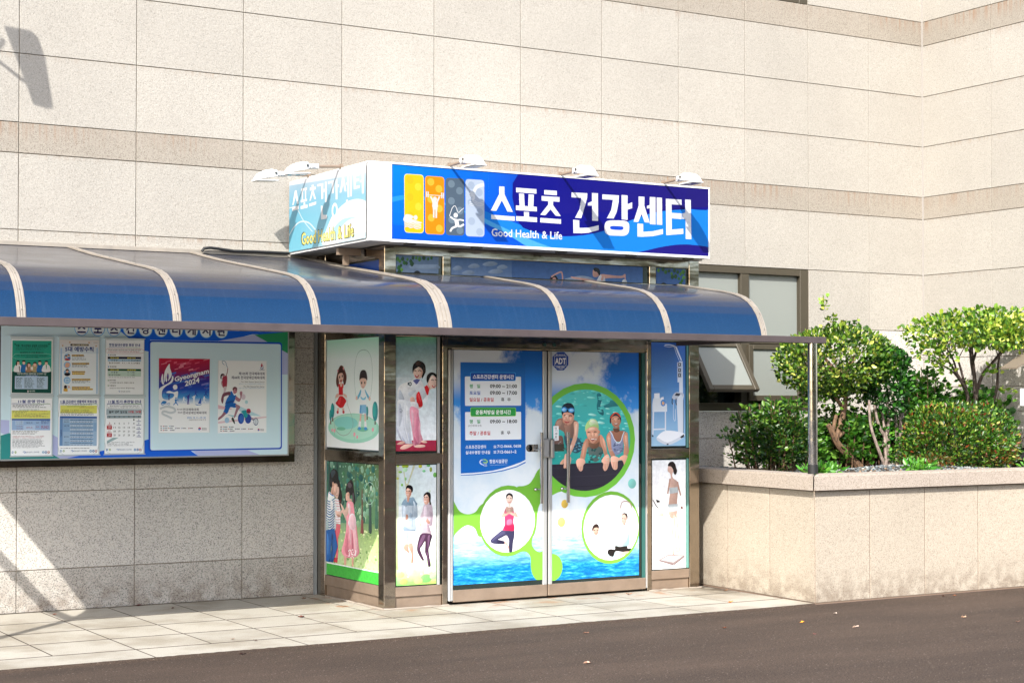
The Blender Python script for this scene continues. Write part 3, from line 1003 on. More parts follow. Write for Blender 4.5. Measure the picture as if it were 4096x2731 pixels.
ART['door_left']=('Y',-1.2665,1.0,'''
S|6fae38|3131 850 3165 805 3207 747 3276 722 3349 736 3400 791 3462 789 3462 547 3415 536 3377 544 3346 605 3284 633 3230 617 3169 572 3131 531 3108 681
S|6fae38|3737 920 3809 935 3865 954 3905 1000 3926 1034 3954 1068 4019 1101 4019 840 3994 820 3954 759 3940 678 3929 582 3891 516 3793 588 3745 794
S|6fae38|3905 549 3889 481 3893 440 3921 405 3962 386 4018 381 4018 147 3941 154 3897 198 3877 257 3873 346 3841 388 3793 397 3745 386 3713 414 3841 463
E|6fae38|3656 654 276 290
E|f2f3f5|3656 653 261 256
S|33314c|3607 583 3670 578 3717 577 3717 523 3705 469 3698 402 3667 402 3664 457 3666 498 3646 533 3626 532 3587 515 3567 506 3626 489 3626 467 3524 473 3493 491 3501 515 3556 553
S|4a4866|3603 575 3634 553 3571 529 3517 498 3501 495 3524 524
S|25233a|3564 504 3626 487 3626 468 3556 476
S|b59284|3626 487 3646 478 3666 437 3667 403 3662 417 3650 448 3626 468
S|e0365e|3626 703 3670 711 3713 699 3709 645 3717 576 3662 575 3609 583 3626 628
S|f06a88|3650 661 3690 666 3698 632 3650 620
S|c02048|3630 621 3682 616 3713 625 3713 577 3626 584
P|c4687a|3642 770 3626 743 3617 720 3630 711 3654 715 3652 756
P|c4687a|3698 768 3709 747 3717 716 3706 710 3682 721 3694 754
S|bb9788|3644 770 3670 762 3698 768 3709 740 3670 715 3638 736
S|bb9788|3615 723 3587 684 3626 692 3670 715 3662 728 3634 712
S|bb9788|3725 726 3755 686 3713 691 3670 715 3678 728 3713 713
S|c4a294|3662 749 3670 755 3682 748 3678 714 3664 715
S|eecdbc|3641 844 3670 864 3702 842 3698 815 3683 795 3670 788 3654 800 3644 817
S|1b1416|3639 834 3641 865 3658 879 3674 881 3694 873 3704 856 3702 830 3694 849 3670 864 3652 856
L|3a2a28|6 3652 839 3661 840
L|3a2a28|6 3678 838 3690 837
L|c05058|4 3658 811 3671 805 3686 812
P|f4ddd2|3662 793 3680 792 3682 762 3660 762
P|e9eef2|3215 1050 3377 1056 3550 1073 3700 1106 3826 1150 3826 1138 3700 1092 3550 1059 3377 1042 3215 1038
P|0c66bd|3211 1946 3824 1947 3826 1150 3776 1129 3700 1108 3616 1086 3517 1068 3401 1057 3295 1052 3215 1051
P|0c66bd|3215 1041 3336 1043 3484 1054 3616 1071 3742 1099 3826 1135 3826 1124 3742 1091 3616 1062 3484 1046 3336 1036 3215 1035
K|eef1f4|9 3252 1832 3782 1833 3783 1596 3254 1595
K|3fa6ef|14 3301 1866 3732 1868 3732 1798 3303 1795
K|0a46a8|12 3306 1862 3727 1863 3727 1803 3308 1799
T|ffffff|스포츠건강센터 운영시간|3326 1812 3713 1849 3
K|eef1f4|9 3254 1545 3783 1545 3784 1318 3256 1318
K|8fd03c|14 3303 1582 3734 1579 3734 1509 3305 1508
K|2ba043|12 3308 1578 3729 1575 3729 1513 3309 1512
T|ffffff|운동처방실 운영시간|3352 1524 3685 1561 3
T|2d9c55|평|3295 1737 3326 1770 3
T|2d9c55|일|3364 1739 3394 1770 3
T|2d9c55|평|3295 1451 3326 1484 3
T|2d9c55|일|3364 1452 3395 1484 3
T|1f55b0|토요일|3295 1684 3395 1715 3
T|c41f2c|일요일 / 공휴일|3295 1628 3521 1661 3
T|c41f2c|주말 / 공휴일|3295 1356 3489 1390 3
T|1a1a1c|09:00 ~ 21:00|3486 1739 3744 1770 4
T|1a1a1c|09:00 ~ 17:00|3486 1684 3744 1716 4
T|1a1a1c|09:00 ~ 18:00|3486 1452 3745 1482 4
T|1a1a1c|휴|3591 1631 3623 1662 3
T|1a1a1c|무|3651 1630 3683 1659 3
T|1a1a1c|휴|3588 1359 3620 1390 3
T|1a1a1c|무|3648 1358 3680 1387 3
T|3a3a3c|(사전 예약제 운영)|3282 1423 3407 1443 0
T|f2f5f8|스포츠건강센터|3259 1248 3449 1278 2
T|f2f5f8|실내수영장 안내실|3259 1204 3488 1232 2
T|f2f5f8|712-0666, 0658|3556 1249 3782 1276 2
T|f2f5f8|712-0661~2|3556 1206 3738 1231 2
P|f2f5f8|3526 1263 3542 1263 3546 1251 3522 1252
L|f2f5f8|4 3522 1266 3525 1269 3534 1270 3543 1269 3546 1266
E|0c66bd|3534 1257 5 5
P|f2f5f8|3526 1220 3542 1219 3546 1208 3522 1208
L|f2f5f8|4 3522 1223 3525 1225 3534 1227 3543 1225 3546 1222
E|0c66bd|3534 1214 5 4
T|f2f5f8|창원시설공단|3482 1127 3653 1159 2
T|cfe0f2|Changwon Infrastructure Corporation|3486 1109 3650 1117 0
L|9fd23c|8 3422 1160 3442 1158 3459 1148 3460 1136 3442 1134 3422 1137
L|d8e4f8|9 3416 1158 3396 1149 3393 1134 3409 1122 3430 1117
L|3c6fd0|5 3411 1153 3400 1142 3411 1126 3430 1121
T|f2f5f8|창원|3434 1118 3455 1129 1
T|f2f5f8|스포츠|3427 1104 3460 1115 1''')
ART['door_right']=('Y',-1.2665,1.0,'''
P|74b83a|4072 1175 4072 845 4138 871 4187 883 4236 871 4302 851 4311 914 4203 1056
E|6fae38|4088 253 100 113
E|6fae38|4676 560 301 308
E|f0f2f4|4680 560 282 277
E|7cc0b8|4895 927 42 42
E|b8c86a|4177 625 39 41
E|d0b050|4209 775 33 35
S|aebebe|4706 573 4748 585 4795 576 4843 574 4873 566 4864 503 4868 404 4791 396 4722 407 4731 480
S|8eaeb4|4791 404 4834 440 4864 510 4864 432 4842 398
S|1c1816|4718 403 4765 394 4842 396 4849 376 4885 374 4864 351 4816 346 4722 355 4718 312 4697 311 4654 322 4639 351 4650 375 4680 378 4715 374
S|bfdde0|4654 318 4697 311 4722 350 4765 334 4773 309 4722 300 4680 303
S|b59a8c|4765 331 4791 347 4864 351 4842 331 4799 321 4773 313
S|b99a8c|4783 619 4784 658 4800 675 4826 674 4845 652 4838 610 4826 589 4808 576 4791 591
S|1c1416|4783 647 4796 675 4819 680 4843 668 4850 645 4845 620 4834 645 4817 667 4796 664
P|1c1416|4819 589 4826 589 4824 574 4815 577
L|3a2a28|7 4791 634 4802 632
L|3a2a28|6 4813 631 4826 627
L|c07070|3 4789 615 4798 609 4808 610
L|b08e80|8 4748 592 4764 676 4779 746 4796 774 4834 778
L|b08e80|8 4877 573 4886 658 4890 721 4869 765 4830 779
S|b99684|4490 546 4494 567 4528 573 4553 558 4551 530 4536 502 4519 497 4498 518
S|2a1c18|4485 546 4490 574 4507 593 4528 597 4549 586 4555 558 4546 561 4528 566 4502 560 4494 539
L|3a2a28|7 4502 544 4514 545
L|3a2a28|6 4532 543 4544 543
L|c05050|3 4511 523 4525 517 4540 522
L|a47c6c|7 4479 519 4481 574 4484 630 4498 647 4528 651 4557 641 4566 599 4570 557 4576 494
S|b0b8b8|4477 498 4519 500 4570 494 4578 417 4612 373 4569 347 4519 356 4502 420
S|c9dbe0|4569 333 4620 352 4671 307 4612 304 4586 315
E|6fbb3c|4418 1304 509 480
E|3fb4b0|4418 1304 456 426
C||4418 1304 456 426
G|5cc9c2,4fc0bc,3fb8b4,36aeb0|4088 1733 4884 1735 4883 1390 4087 1397
G|3fb8b4,36aeb0,2fa59c,2aa098|4087 1397 4883 1390 4883 1097 4087 1113
S|8adfd6|4249 1408 4260 1412 4278 1407 4268 1404
S|6fd4cc|4113 1644 4148 1655 4200 1641 4169 1632
S|57c9c2|4370 1716 4391 1723 4424 1714 4405 1709
S|8adfd6|4431 1663 4462 1672 4508 1659 4481 1651
S|48bdba|4427 1474 4455 1482 4496 1471 4472 1464
S|8adfd6|4378 1427 4397 1433 4425 1425 4409 1420
S|57c9c2|4561 1694 4592 1704 4638 1691 4611 1683
S|a9e8e0|4533 1601 4560 1609 4600 1598 4576 1591
S|48bdba|4229 1698 4261 1708 4310 1694 4282 1686
S|8adfd6|4771 1532 4784 1535 4803 1530 4792 1527
S|6fd4cc|4470 1714 4497 1723 4539 1711 4514 1704
S|57c9c2|4786 1532 4815 1541 4858 1529 4833 1522
S|6fd4cc|4269 1608 4301 1618 4348 1605 4320 1596
S|a9e8e0|4183 1528 4206 1535 4240 1525 4220 1519
S|48bdba|4591 1409 4622 1419 4670 1405 4642 1397
S|a9e8e0|4547 1624 4565 1629 4592 1622 4576 1617
S|48bdba|4440 1703 4473 1713 4522 1699 4493 1691
S|8adfd6|4773 1544 4792 1549 4819 1542 4803 1537
S|a9e8e0|4305 1653 4314 1656 4328 1652 4320 1650
S|6fd4cc|4338 1450 4370 1460 4419 1446 4390 1437
S|8adfd6|4553 1688 4587 1699 4638 1685 4608 1676
S|8adfd6|4224 1473 4240 1478 4265 1471 4251 1467
S|48bdba|4665 1599 4696 1609 4744 1596 4716 1588
S|57c9c2|4399 1649 4419 1656 4448 1647 4431 1642
S|8adfd6|4389 1700 4399 1703 4415 1699 4406 1696
S|48bdba|4082 1508 4110 1517 4153 1504 4128 1497
S|6fd4cc|4338 1459 4360 1465 4393 1456 4374 1450
S|6fd4cc|4838 1706 4847 1709 4861 1705 4853 1703
S|a9e8e0|4336 1508 4348 1512 4365 1507 4355 1504
S|57c9c2|4348 1406 4356 1409 4369 1405 4362 1403
S|48bdba|4239 1437 4248 1440 4262 1436 4254 1433
S|8adfd6|4197 1615 4217 1621 4247 1612 4229 1607
S|57c9c2|4128 1527 4149 1533 4182 1524 4163 1519
S|57c9c2|4685 1599 4697 1603 4714 1598 4704 1595
S|8adfd6|4560 1486 4582 1493 4616 1484 4596 1478
S|a9e8e0|4617 1569 4636 1575 4665 1567 4648 1562
S|8adfd6|4427 1710 4436 1713 4451 1709 4443 1706
S|48bdba|4140 1487 4167 1496 4207 1484 4184 1477
S|48bdba|4751 1507 4783 1516 4831 1503 4803 1495
S|48bdba|4127 1407 4155 1416 4198 1404 4173 1397
S|a9e8e0|4694 1536 4717 1543 4750 1534 4731 1528
S|8adfd6|4460 1479 4486 1487 4526 1476 4503 1469
S|a9e8e0|4298 1628 4309 1631 4325 1627 4315 1624
S|a9e8e0|4789 1397 4804 1401 4826 1395 4813 1391
S|a9e8e0|4117 1588 4145 1597 4187 1585 4162 1577
S|a9e8e0|4443 1519 4477 1529 4529 1514 4499 1506
S|57c9c2|4564 1690 4585 1697 4618 1688 4599 1682
S|a9e8e0|4810 1442 4828 1447 4854 1440 4839 1435
S|48bdba|4352 1599 4386 1609 4435 1595 4406 1587
S|48bdba|4775 1482 4806 1492 4854 1478 4826 1471
S|48bdba|4522 1502 4536 1506 4556 1500 4544 1497
S|57c9c2|4463 1699 4476 1703 4495 1698 4484 1695
S|8adfd6|4630 1636 4650 1642 4680 1634 4662 1629
S|a9e8e0|4525 1451 4561 1462 4614 1447 4583 1438
S|57c9c2|4690 1558 4706 1563 4731 1556 4716 1552
S|48bdba|4258 1645 4273 1650 4296 1643 4283 1639
S|48bdba|4627 1643 4658 1653 4705 1640 4677 1632
S|8adfd6|4465 1662 4487 1668 4520 1659 4501 1654
S|48bdba|4669 1597 4695 1605 4735 1594 4712 1587
S|6fd4cc|4821 1417 4852 1426 4898 1413 4871 1406
S|8adfd6|4090 1663 4105 1668 4128 1661 4114 1657
S|48bdba|4403 1438 4436 1448 4485 1434 4457 1425
S|8adfd6|4123 1526 4154 1536 4201 1522 4173 1514
S|6fd4cc|4294 1713 4327 1724 4376 1710 4347 1701
S|6fd4cc|4554 1604 4585 1614 4632 1601 4604 1593
S|a9e8e0|4626 1526 4644 1531 4670 1524 4654 1520
S|8adfd6|4650 1403 4660 1406 4676 1401 4667 1399
S|6fd4cc|4773 1522 4794 1528 4825 1520 4807 1514
S|8adfd6|4260 1597 4280 1604 4310 1595 4292 1590
S|6fd4cc|4147 1653 4163 1658 4187 1651 4173 1647
S|1f6f78|4531 1690 4567 1697 4585 1653 4567 1586 4598 1556 4598 1511 4549 1534 4531 1586 4540 1638
S|2a7f86|4603 1593 4657 1615 4675 1638 4747 1623 4765 1593 4693 1585 4621 1574
S|5cc9c2|4552 1654 4575 1659 4597 1651 4570 1648
S|5cc9c2|4599 1680 4621 1684 4644 1677 4617 1674
S|5cc9c2|4586 1658 4609 1663 4631 1655 4604 1652
S|5cc9c2|4540 1576 4562 1580 4584 1573 4557 1570
S|5cc9c2|4549 1647 4571 1651 4594 1644 4567 1641
S|5cc9c2|4565 1670 4587 1674 4610 1667 4583 1664
S|5cc9c2|4581 1675 4604 1679 4626 1672 4599 1669
S|5cc9c2|4537 1556 4559 1561 4582 1553 4555 1550
S|5cc9c2|4544 1651 4566 1655 4589 1648 4562 1645
S|5cc9c2|4540 1666 4562 1670 4585 1663 4558 1660
S|5cc9c2|4560 1566 4582 1570 4605 1563 4578 1560
S|5cc9c2|4561 1571 4583 1575 4605 1568 4579 1565
S|5cc9c2|4548 1545 4571 1549 4593 1541 4566 1539
S|5cc9c2|4560 1567 4582 1572 4605 1564 4578 1561
P|2b2835|4083 1107 4406 1110 4602 1114 4878 1131 4877 849 4083 872
L|1a1822|4 4256 917 4459 917 4674 930
L|3a3644|2 4092 1076 4388 1076 4800 1084
L|3a3644|3 4126 1002 4477 1001 4764 1017
S|8a6a5c|4109 1426 4135 1477 4183 1491 4257 1476 4301 1476 4340 1454 4346 1409 4327 1351 4301 1322 4257 1293 4222 1293 4205 1367 4152 1397 4118 1397
S|35586a|4205 1345 4266 1322 4336 1329 4380 1276 4371 1218 4318 1196 4248 1234 4213 1279
S|5aa9b8|4336 1280 4352 1286 4366 1277 4349 1271
S|3f7f9c|4354 1240 4369 1245 4384 1236 4366 1231
S|5aa9b8|4280 1247 4296 1253 4310 1244 4292 1238
S|28455c|4349 1228 4365 1234 4379 1225 4361 1219
S|28455c|4305 1214 4321 1220 4335 1211 4317 1205
S|5aa9b8|4345 1258 4361 1264 4375 1255 4358 1249
S|5aa9b8|4340 1230 4356 1236 4370 1227 4352 1221
S|1c2f44|4256 1279 4271 1284 4285 1275 4268 1270
S|28455c|4354 1265 4370 1271 4384 1262 4366 1256
S|3f7f9c|4285 1245 4301 1250 4315 1241 4297 1236
S|3f7f9c|4349 1319 4364 1325 4379 1316 4361 1310
S|5aa9b8|4298 1217 4314 1223 4328 1214 4311 1208
S|1c2f44|4313 1258 4329 1263 4343 1254 4326 1249
S|28455c|4288 1266 4304 1272 4318 1263 4301 1257
S|28455c|4369 1281 4385 1287 4399 1278 4381 1272
S|3f7f9c|4325 1269 4341 1274 4355 1265 4337 1260
S|28455c|4324 1269 4340 1274 4354 1265 4337 1260
S|5aa9b8|4362 1238 4378 1243 4392 1234 4374 1229
S|1c2f44|4289 1252 4304 1258 4318 1249 4301 1243
S|28455c|4336 1219 4352 1224 4366 1215 4348 1210
S|28455c|4247 1217 4263 1222 4277 1213 4260 1208
S|3f7f9c|4303 1269 4319 1275 4333 1266 4315 1260
S|1c2f44|4279 1251 4295 1256 4309 1247 4291 1242
S|28455c|4342 1239 4358 1245 4372 1236 4355 1230
S|7a5a52|4100 1309 4135 1338 4187 1338 4196 1257 4170 1243 4109 1266
S|e2ae94|4299 1454 4340 1454 4346 1409 4331 1321 4292 1234 4248 1154 4213 1074 4196 1089 4226 1176 4274 1285 4301 1366
S|e8b8a4|4213 1191 4252 1175 4274 1146 4252 1076 4235 1055 4200 1110
S|e2ae94|4161 1115 4196 1151 4197 1111 4170 1105
S|d9a088|4183 1513 4192 1539 4248 1542 4299 1528 4297 1476 4270 1440 4235 1431 4200 1451
S|c48870|4187 1462 4205 1477 4235 1431 4213 1440
S|151a28|4177 1535 4183 1587 4214 1612 4248 1617 4283 1607 4305 1572 4304 1528 4297 1513 4275 1531 4231 1539 4196 1532 4186 1513
E|3aa0e8|4203 1563 28 22
E|9fd0f4|4201 1561 18 13
E|3aa0e8|4275 1557 31 21
E|9fd0f4|4276 1556 20 11
L|2a6fb0|6 4179 1572 4203 1583 4238 1566 4275 1575 4305 1561
L|3a2420|8 4198 1511 4210 1515 4224 1510
L|3a2420|8 4248 1507 4262 1512 4282 1509
S|b03038|4205 1465 4233 1459 4259 1463 4241 1450 4220 1452
L|b87860|3 4235 1499 4229 1478 4241 1475
S|a87864|4205 1433 4235 1429 4266 1440 4267 1410 4235 1396 4209 1407
S|5a6a66|4437 1276 4513 1267 4566 1281 4593 1214 4566 1148 4517 1119 4468 1149 4442 1216
S|255650|4496 1218 4511 1225 4520 1213 4505 1206
S|1f4a4a|4562 1196 4576 1203 4585 1191 4571 1184
S|3fb0a8|4504 1168 4518 1175 4527 1163 4513 1156
S|1f4a4a|4445 1124 4460 1132 4469 1120 4454 1112
S|255650|4482 1176 4496 1183 4505 1171 4490 1164
S|2f6a68|4482 1180 4496 1187 4505 1175 4490 1168
S|2f6a68|4511 1160 4525 1167 4534 1155 4520 1148
S|1f4a4a|4549 1188 4563 1195 4572 1183 4558 1176
S|3fb0a8|4438 1150 4452 1157 4461 1145 4447 1138
S|3fb0a8|4459 1171 4473 1178 4482 1166 4467 1159
S|1f4a4a|4576 1146 4590 1153 4599 1141 4585 1134
S|2f6a68|4426 1199 4440 1206 4449 1194 4435 1187
S|1f4a4a|4474 1256 4489 1264 4498 1252 4483 1244
S|3fb0a8|4542 1155 4556 1163 4565 1151 4551 1143
S|2f6a68|4526 1258 4541 1265 4550 1253 4535 1246
S|255650|4476 1140 4491 1147 4499 1135 4485 1128
S|1f4a4a|4461 1142 4475 1149 4484 1137 4470 1130
S|255650|4506 1231 4521 1239 4530 1227 4515 1219
S|2f6a68|4569 1199 4583 1206 4592 1194 4578 1187
S|3fb0a8|4436 1169 4450 1176 4459 1164 4445 1157
S|1f4a4a|4574 1197 4588 1205 4597 1193 4583 1185
S|2f6a68|4464 1163 4478 1170 4487 1158 4473 1151
S|255650|4583 1219 4597 1226 4606 1214 4592 1207
S|1f4a4a|4474 1238 4488 1245 4497 1233 4483 1226
S|3fb0a8|4487 1163 4501 1170 4510 1158 4496 1151
S|1f4a4a|4473 1221 4487 1229 4496 1217 4482 1209
S|b07458|4415 1309 4451 1320 4531 1326 4566 1348 4602 1318 4625 1266 4620 1236 4566 1244 4531 1260 4442 1246 4406 1254
S|c88f74|4384 1247 4406 1298 4437 1313 4442 1268 4424 1202 4406 1143 4375 1136 4362 1151
S|c88f74|4566 1348 4602 1318 4627 1251 4638 1191 4651 1168 4615 1162 4589 1229 4566 1281
S|e8b49c|4322 1130 4353 1153 4402 1143 4413 1114 4393 1092 4387 1055 4364 1044 4344 1063 4327 1093
L|b87860|4 4346 1085 4351 1050
L|b87860|4 4362 1085 4367 1050
L|b87860|4 4378 1085 4383 1049
S|e8b49c|4577 1125 4611 1168 4647 1180 4663 1138 4656 1101 4638 1057 4611 1041 4593 1066 4597 1103
L|b87860|4 4606 1102 4603 1050
L|b87860|4 4622 1102 4618 1050
L|b87860|3 4638 1102 4634 1050
S|dca084|4422 1379 4429 1409 4477 1419 4531 1408 4549 1382 4544 1333 4522 1297 4491 1275 4459 1290 4433 1327
S|b2d68a|4414 1376 4415 1424 4442 1464 4477 1481 4518 1475 4544 1445 4552 1393 4531 1408 4486 1416 4446 1405 4424 1390
S|cfe3b4|4451 1453 4486 1475 4531 1460 4544 1434 4504 1438 4469 1427
S|e3efd2|4460 1468 4495 1476 4518 1460 4495 1445
L|3a2018|7 4437 1368 4451 1372 4465 1367
L|3a2018|7 4500 1370 4513 1375 4527 1371
S|8a1c20|4464 1318 4491 1310 4513 1322 4502 1301 4482 1297
P|f4eee8|4468 1315 4509 1316 4504 1309 4477 1306
L|b87860|3 4488 1364 4476 1337 4495 1333
E|c98a70|4554 1370 8 17
S|a06a54|4627 1318 4647 1362 4692 1380 4737 1376 4801 1379 4842 1360 4851 1315 4819 1308 4801 1286 4656 1295
S|8a93b4|4665 1377 4692 1354 4710 1309 4746 1279 4783 1297 4801 1345 4815 1368 4801 1301 4796 1211 4746 1174 4692 1190 4676 1272 4670 1325
S|58607e|4726 1262 4742 1268 4753 1259 4737 1255
S|6a7294|4754 1261 4770 1267 4781 1258 4764 1255
S|a8b0c8|4764 1225 4781 1230 4791 1221 4775 1218
S|6a7294|4702 1212 4719 1217 4729 1208 4713 1205
S|a8b0c8|4750 1272 4766 1278 4777 1269 4760 1265
S|58607e|4772 1211 4789 1216 4800 1207 4783 1204
S|58607e|4752 1204 4769 1210 4780 1201 4763 1197
S|58607e|4780 1228 4796 1233 4807 1224 4791 1221
S|58607e|4703 1271 4720 1277 4730 1268 4714 1265
S|6a7294|4763 1228 4780 1234 4790 1225 4774 1222
S|a8b0c8|4740 1202 4756 1207 4767 1198 4751 1195
S|6a7294|4756 1230 4772 1235 4783 1226 4767 1223
S|a8b0c8|4720 1269 4736 1274 4747 1265 4730 1262
S|58607e|4694 1253 4711 1259 4721 1250 4705 1246
S|58607e|4701 1260 4717 1266 4728 1257 4712 1253
S|a8b0c8|4725 1277 4742 1283 4752 1274 4736 1270
S|6a7294|4725 1216 4742 1222 4753 1213 4736 1209
S|58607e|4699 1224 4715 1230 4726 1220 4710 1217
L|dfe6ee|7 4661 1381 4688 1347 4710 1305 4746 1277 4778 1293 4794 1338 4812 1372
S|c88f74|4629 1318 4647 1362 4670 1354 4676 1287 4683 1228 4719 1167 4687 1145 4656 1198 4636 1265
S|c88f74|4819 1360 4845 1360 4852 1307 4855 1247 4860 1195 4832 1165 4805 1181 4810 1248 4799 1316
S|e8b49c|4669 1146 4710 1166 4784 1132 4746 1122 4741 1062 4714 1048 4687 1071
L|b87860|4 4696 1115 4700 1060
L|b87860|4 4714 1115 4718 1059
L|b87860|4 4732 1115 4735 1059
S|e0aa90|4760 1148 4810 1173 4851 1157 4841 1113 4814 1077 4796 1121
S|c48a6e|4676 1466 4683 1500 4724 1511 4774 1495 4779 1458 4760 1421 4728 1405 4697 1421
S|2a2430|4664 1451 4667 1496 4688 1522 4724 1537 4760 1525 4781 1488 4779 1450 4772 1473 4747 1502 4711 1505 4682 1488 4676 1444
L|f0562e|8 4671 1489 4697 1518 4724 1532 4754 1518 4774 1495
L|2a1814|7 4694 1481 4707 1482 4718 1478
L|2a1814|8 4738 1479 4750 1482 4763 1479
S|7a1c20|4703 1445 4727 1439 4751 1446 4742 1431 4715 1430
P|f4eee8|4709 1442 4747 1443 4741 1437 4716 1436
L|a86a54|4 4727 1477 4718 1460 4738 1458
S|a06a54|4697 1406 4728 1402 4760 1417 4760 1387 4728 1369 4700 1384
S|f0c8b0|4213 1513 4235 1517 4248 1509 4241 1500 4219 1500
S|eec2aa|4233 1499 4240 1502 4243 1482 4236 1478
S|e8b49c|4198 1491 4213 1494 4217 1477 4203 1472
S|e8b49c|4257 1493 4276 1494 4278 1476 4261 1470
S|b07a62|4183 1477 4189 1455 4209 1434 4196 1447
S|f0c4ac|4318 1439 4334 1432 4332 1387 4320 1336 4311 1366
S|f4d0bc|4267 1263 4283 1256 4257 1197 4236 1154 4248 1212
S|9a7464|4218 1418 4261 1418 4267 1366 4239 1322 4213 1352
S|b48c7a|4126 1455 4170 1477 4179 1440 4144 1411
S|f4caaf|4451 1401 4486 1410 4513 1402 4495 1389 4460 1388
S|eebc9f|4479 1360 4493 1364 4499 1340 4484 1334
S|e9b395|4442 1357 4465 1360 4468 1339 4447 1333
S|e9b395|4513 1356 4536 1360 4538 1338 4518 1332
S|a8735a|4424 1357 4435 1327 4468 1287 4447 1301
S|d9a084|4393 1247 4411 1283 4424 1291 4415 1239 4397 1180 4385 1166
S|e0aa90|4589 1318 4607 1303 4622 1251 4629 1199 4611 1229 4597 1273
S|7a5642|4451 1283 4513 1271 4557 1289 4544 1244 4495 1230 4459 1246
S|e2b094|4701 1482 4725 1488 4747 1484 4734 1473 4711 1473
S|d9a488|4720 1472 4732 1473 4738 1457 4723 1454
S|9a6450|4678 1466 4689 1436 4719 1409 4701 1417
S|dca68a|4640 1317 4653 1340 4663 1317 4667 1272 4676 1220 4661 1250
S|dca68a|4819 1330 4834 1338 4843 1293 4844 1240 4828 1263
S|6a4434|4701 1399 4747 1398 4765 1380 4737 1367 4707 1373
L|c8f0ea|3 4731 1277 4739 1281
L|c8f0ea|3 4626 1155 4652 1162
L|c8f0ea|2 4120 1207 4140 1210
L|c8f0ea|2 4618 1151 4628 1156
L|c8f0ea|2 4148 1276 4156 1283
L|c8f0ea|2 4286 1145 4294 1148
L|c8f0ea|2 4621 1138 4640 1133
L|c8f0ea|2 4642 1316 4668 1313
L|c8f0ea|2 4151 1170 4169 1174
L|c8f0ea|2 4692 1121 4715 1127
L|c8f0ea|2 4663 1213 4689 1213
L|c8f0ea|2 4745 1206 4772 1206
L|c8f0ea|2 4552 1171 4562 1174
L|c8f0ea|2 4319 1246 4333 1252
L|c8f0ea|3 4508 1311 4530 1308
L|c8f0ea|2 4826 1292 4834 1295
L|c8f0ea|2 4804 1371 4817 1368
L|c8f0ea|2 4805 1260 4818 1256
L|c8f0ea|2 4452 1376 4460 1373
L|c8f0ea|2 4158 1290 4175 1295
C||''')
ART['security_sticker']=('Y',-1.2705,1.0,'''
P|c9d4ea|4131 2043 4201 2046 4245 2005 4244 1933 4199 1887 4131 1885 4083 1930 4081 2002
P|15419c|4133 2040 4200 2043 4241 2004 4241 1935 4197 1890 4133 1888 4086 1931 4085 2000
P|e9edf4|4103 2008 4220 2011 4221 1926 4104 1923
P|15419c|4106 2005 4217 2008 4217 1929 4107 1926
S|d8dde8|4133 2026 4135 2029 4138 2026
T|f2f4f8|캡스경비구역|4117 2012 4208 2025 2
T|ffffff|ADT|4109 1940 4217 1992 9
T|f2f4f8|1588-6400|4124 1908 4204 1921 3
T|f2f4f8|고객센터|4143 1895 4187 1905 1''')
ART['pull_sticker']=('Y',-1.2705,1.0,'''
P|f0f1f2|4092 1425 4145 1426 4146 1305 4094 1302
T|2a2a30|당|4107 1398 4131 1417 1
T|2a2a30|기|4107 1375 4131 1394 1
T|2a2a30|세|4107 1352 4131 1371 1
T|2a2a30|요|4107 1328 4131 1347 1
T|3a3a40|PULL|4103 1314 4136 1322 0''')
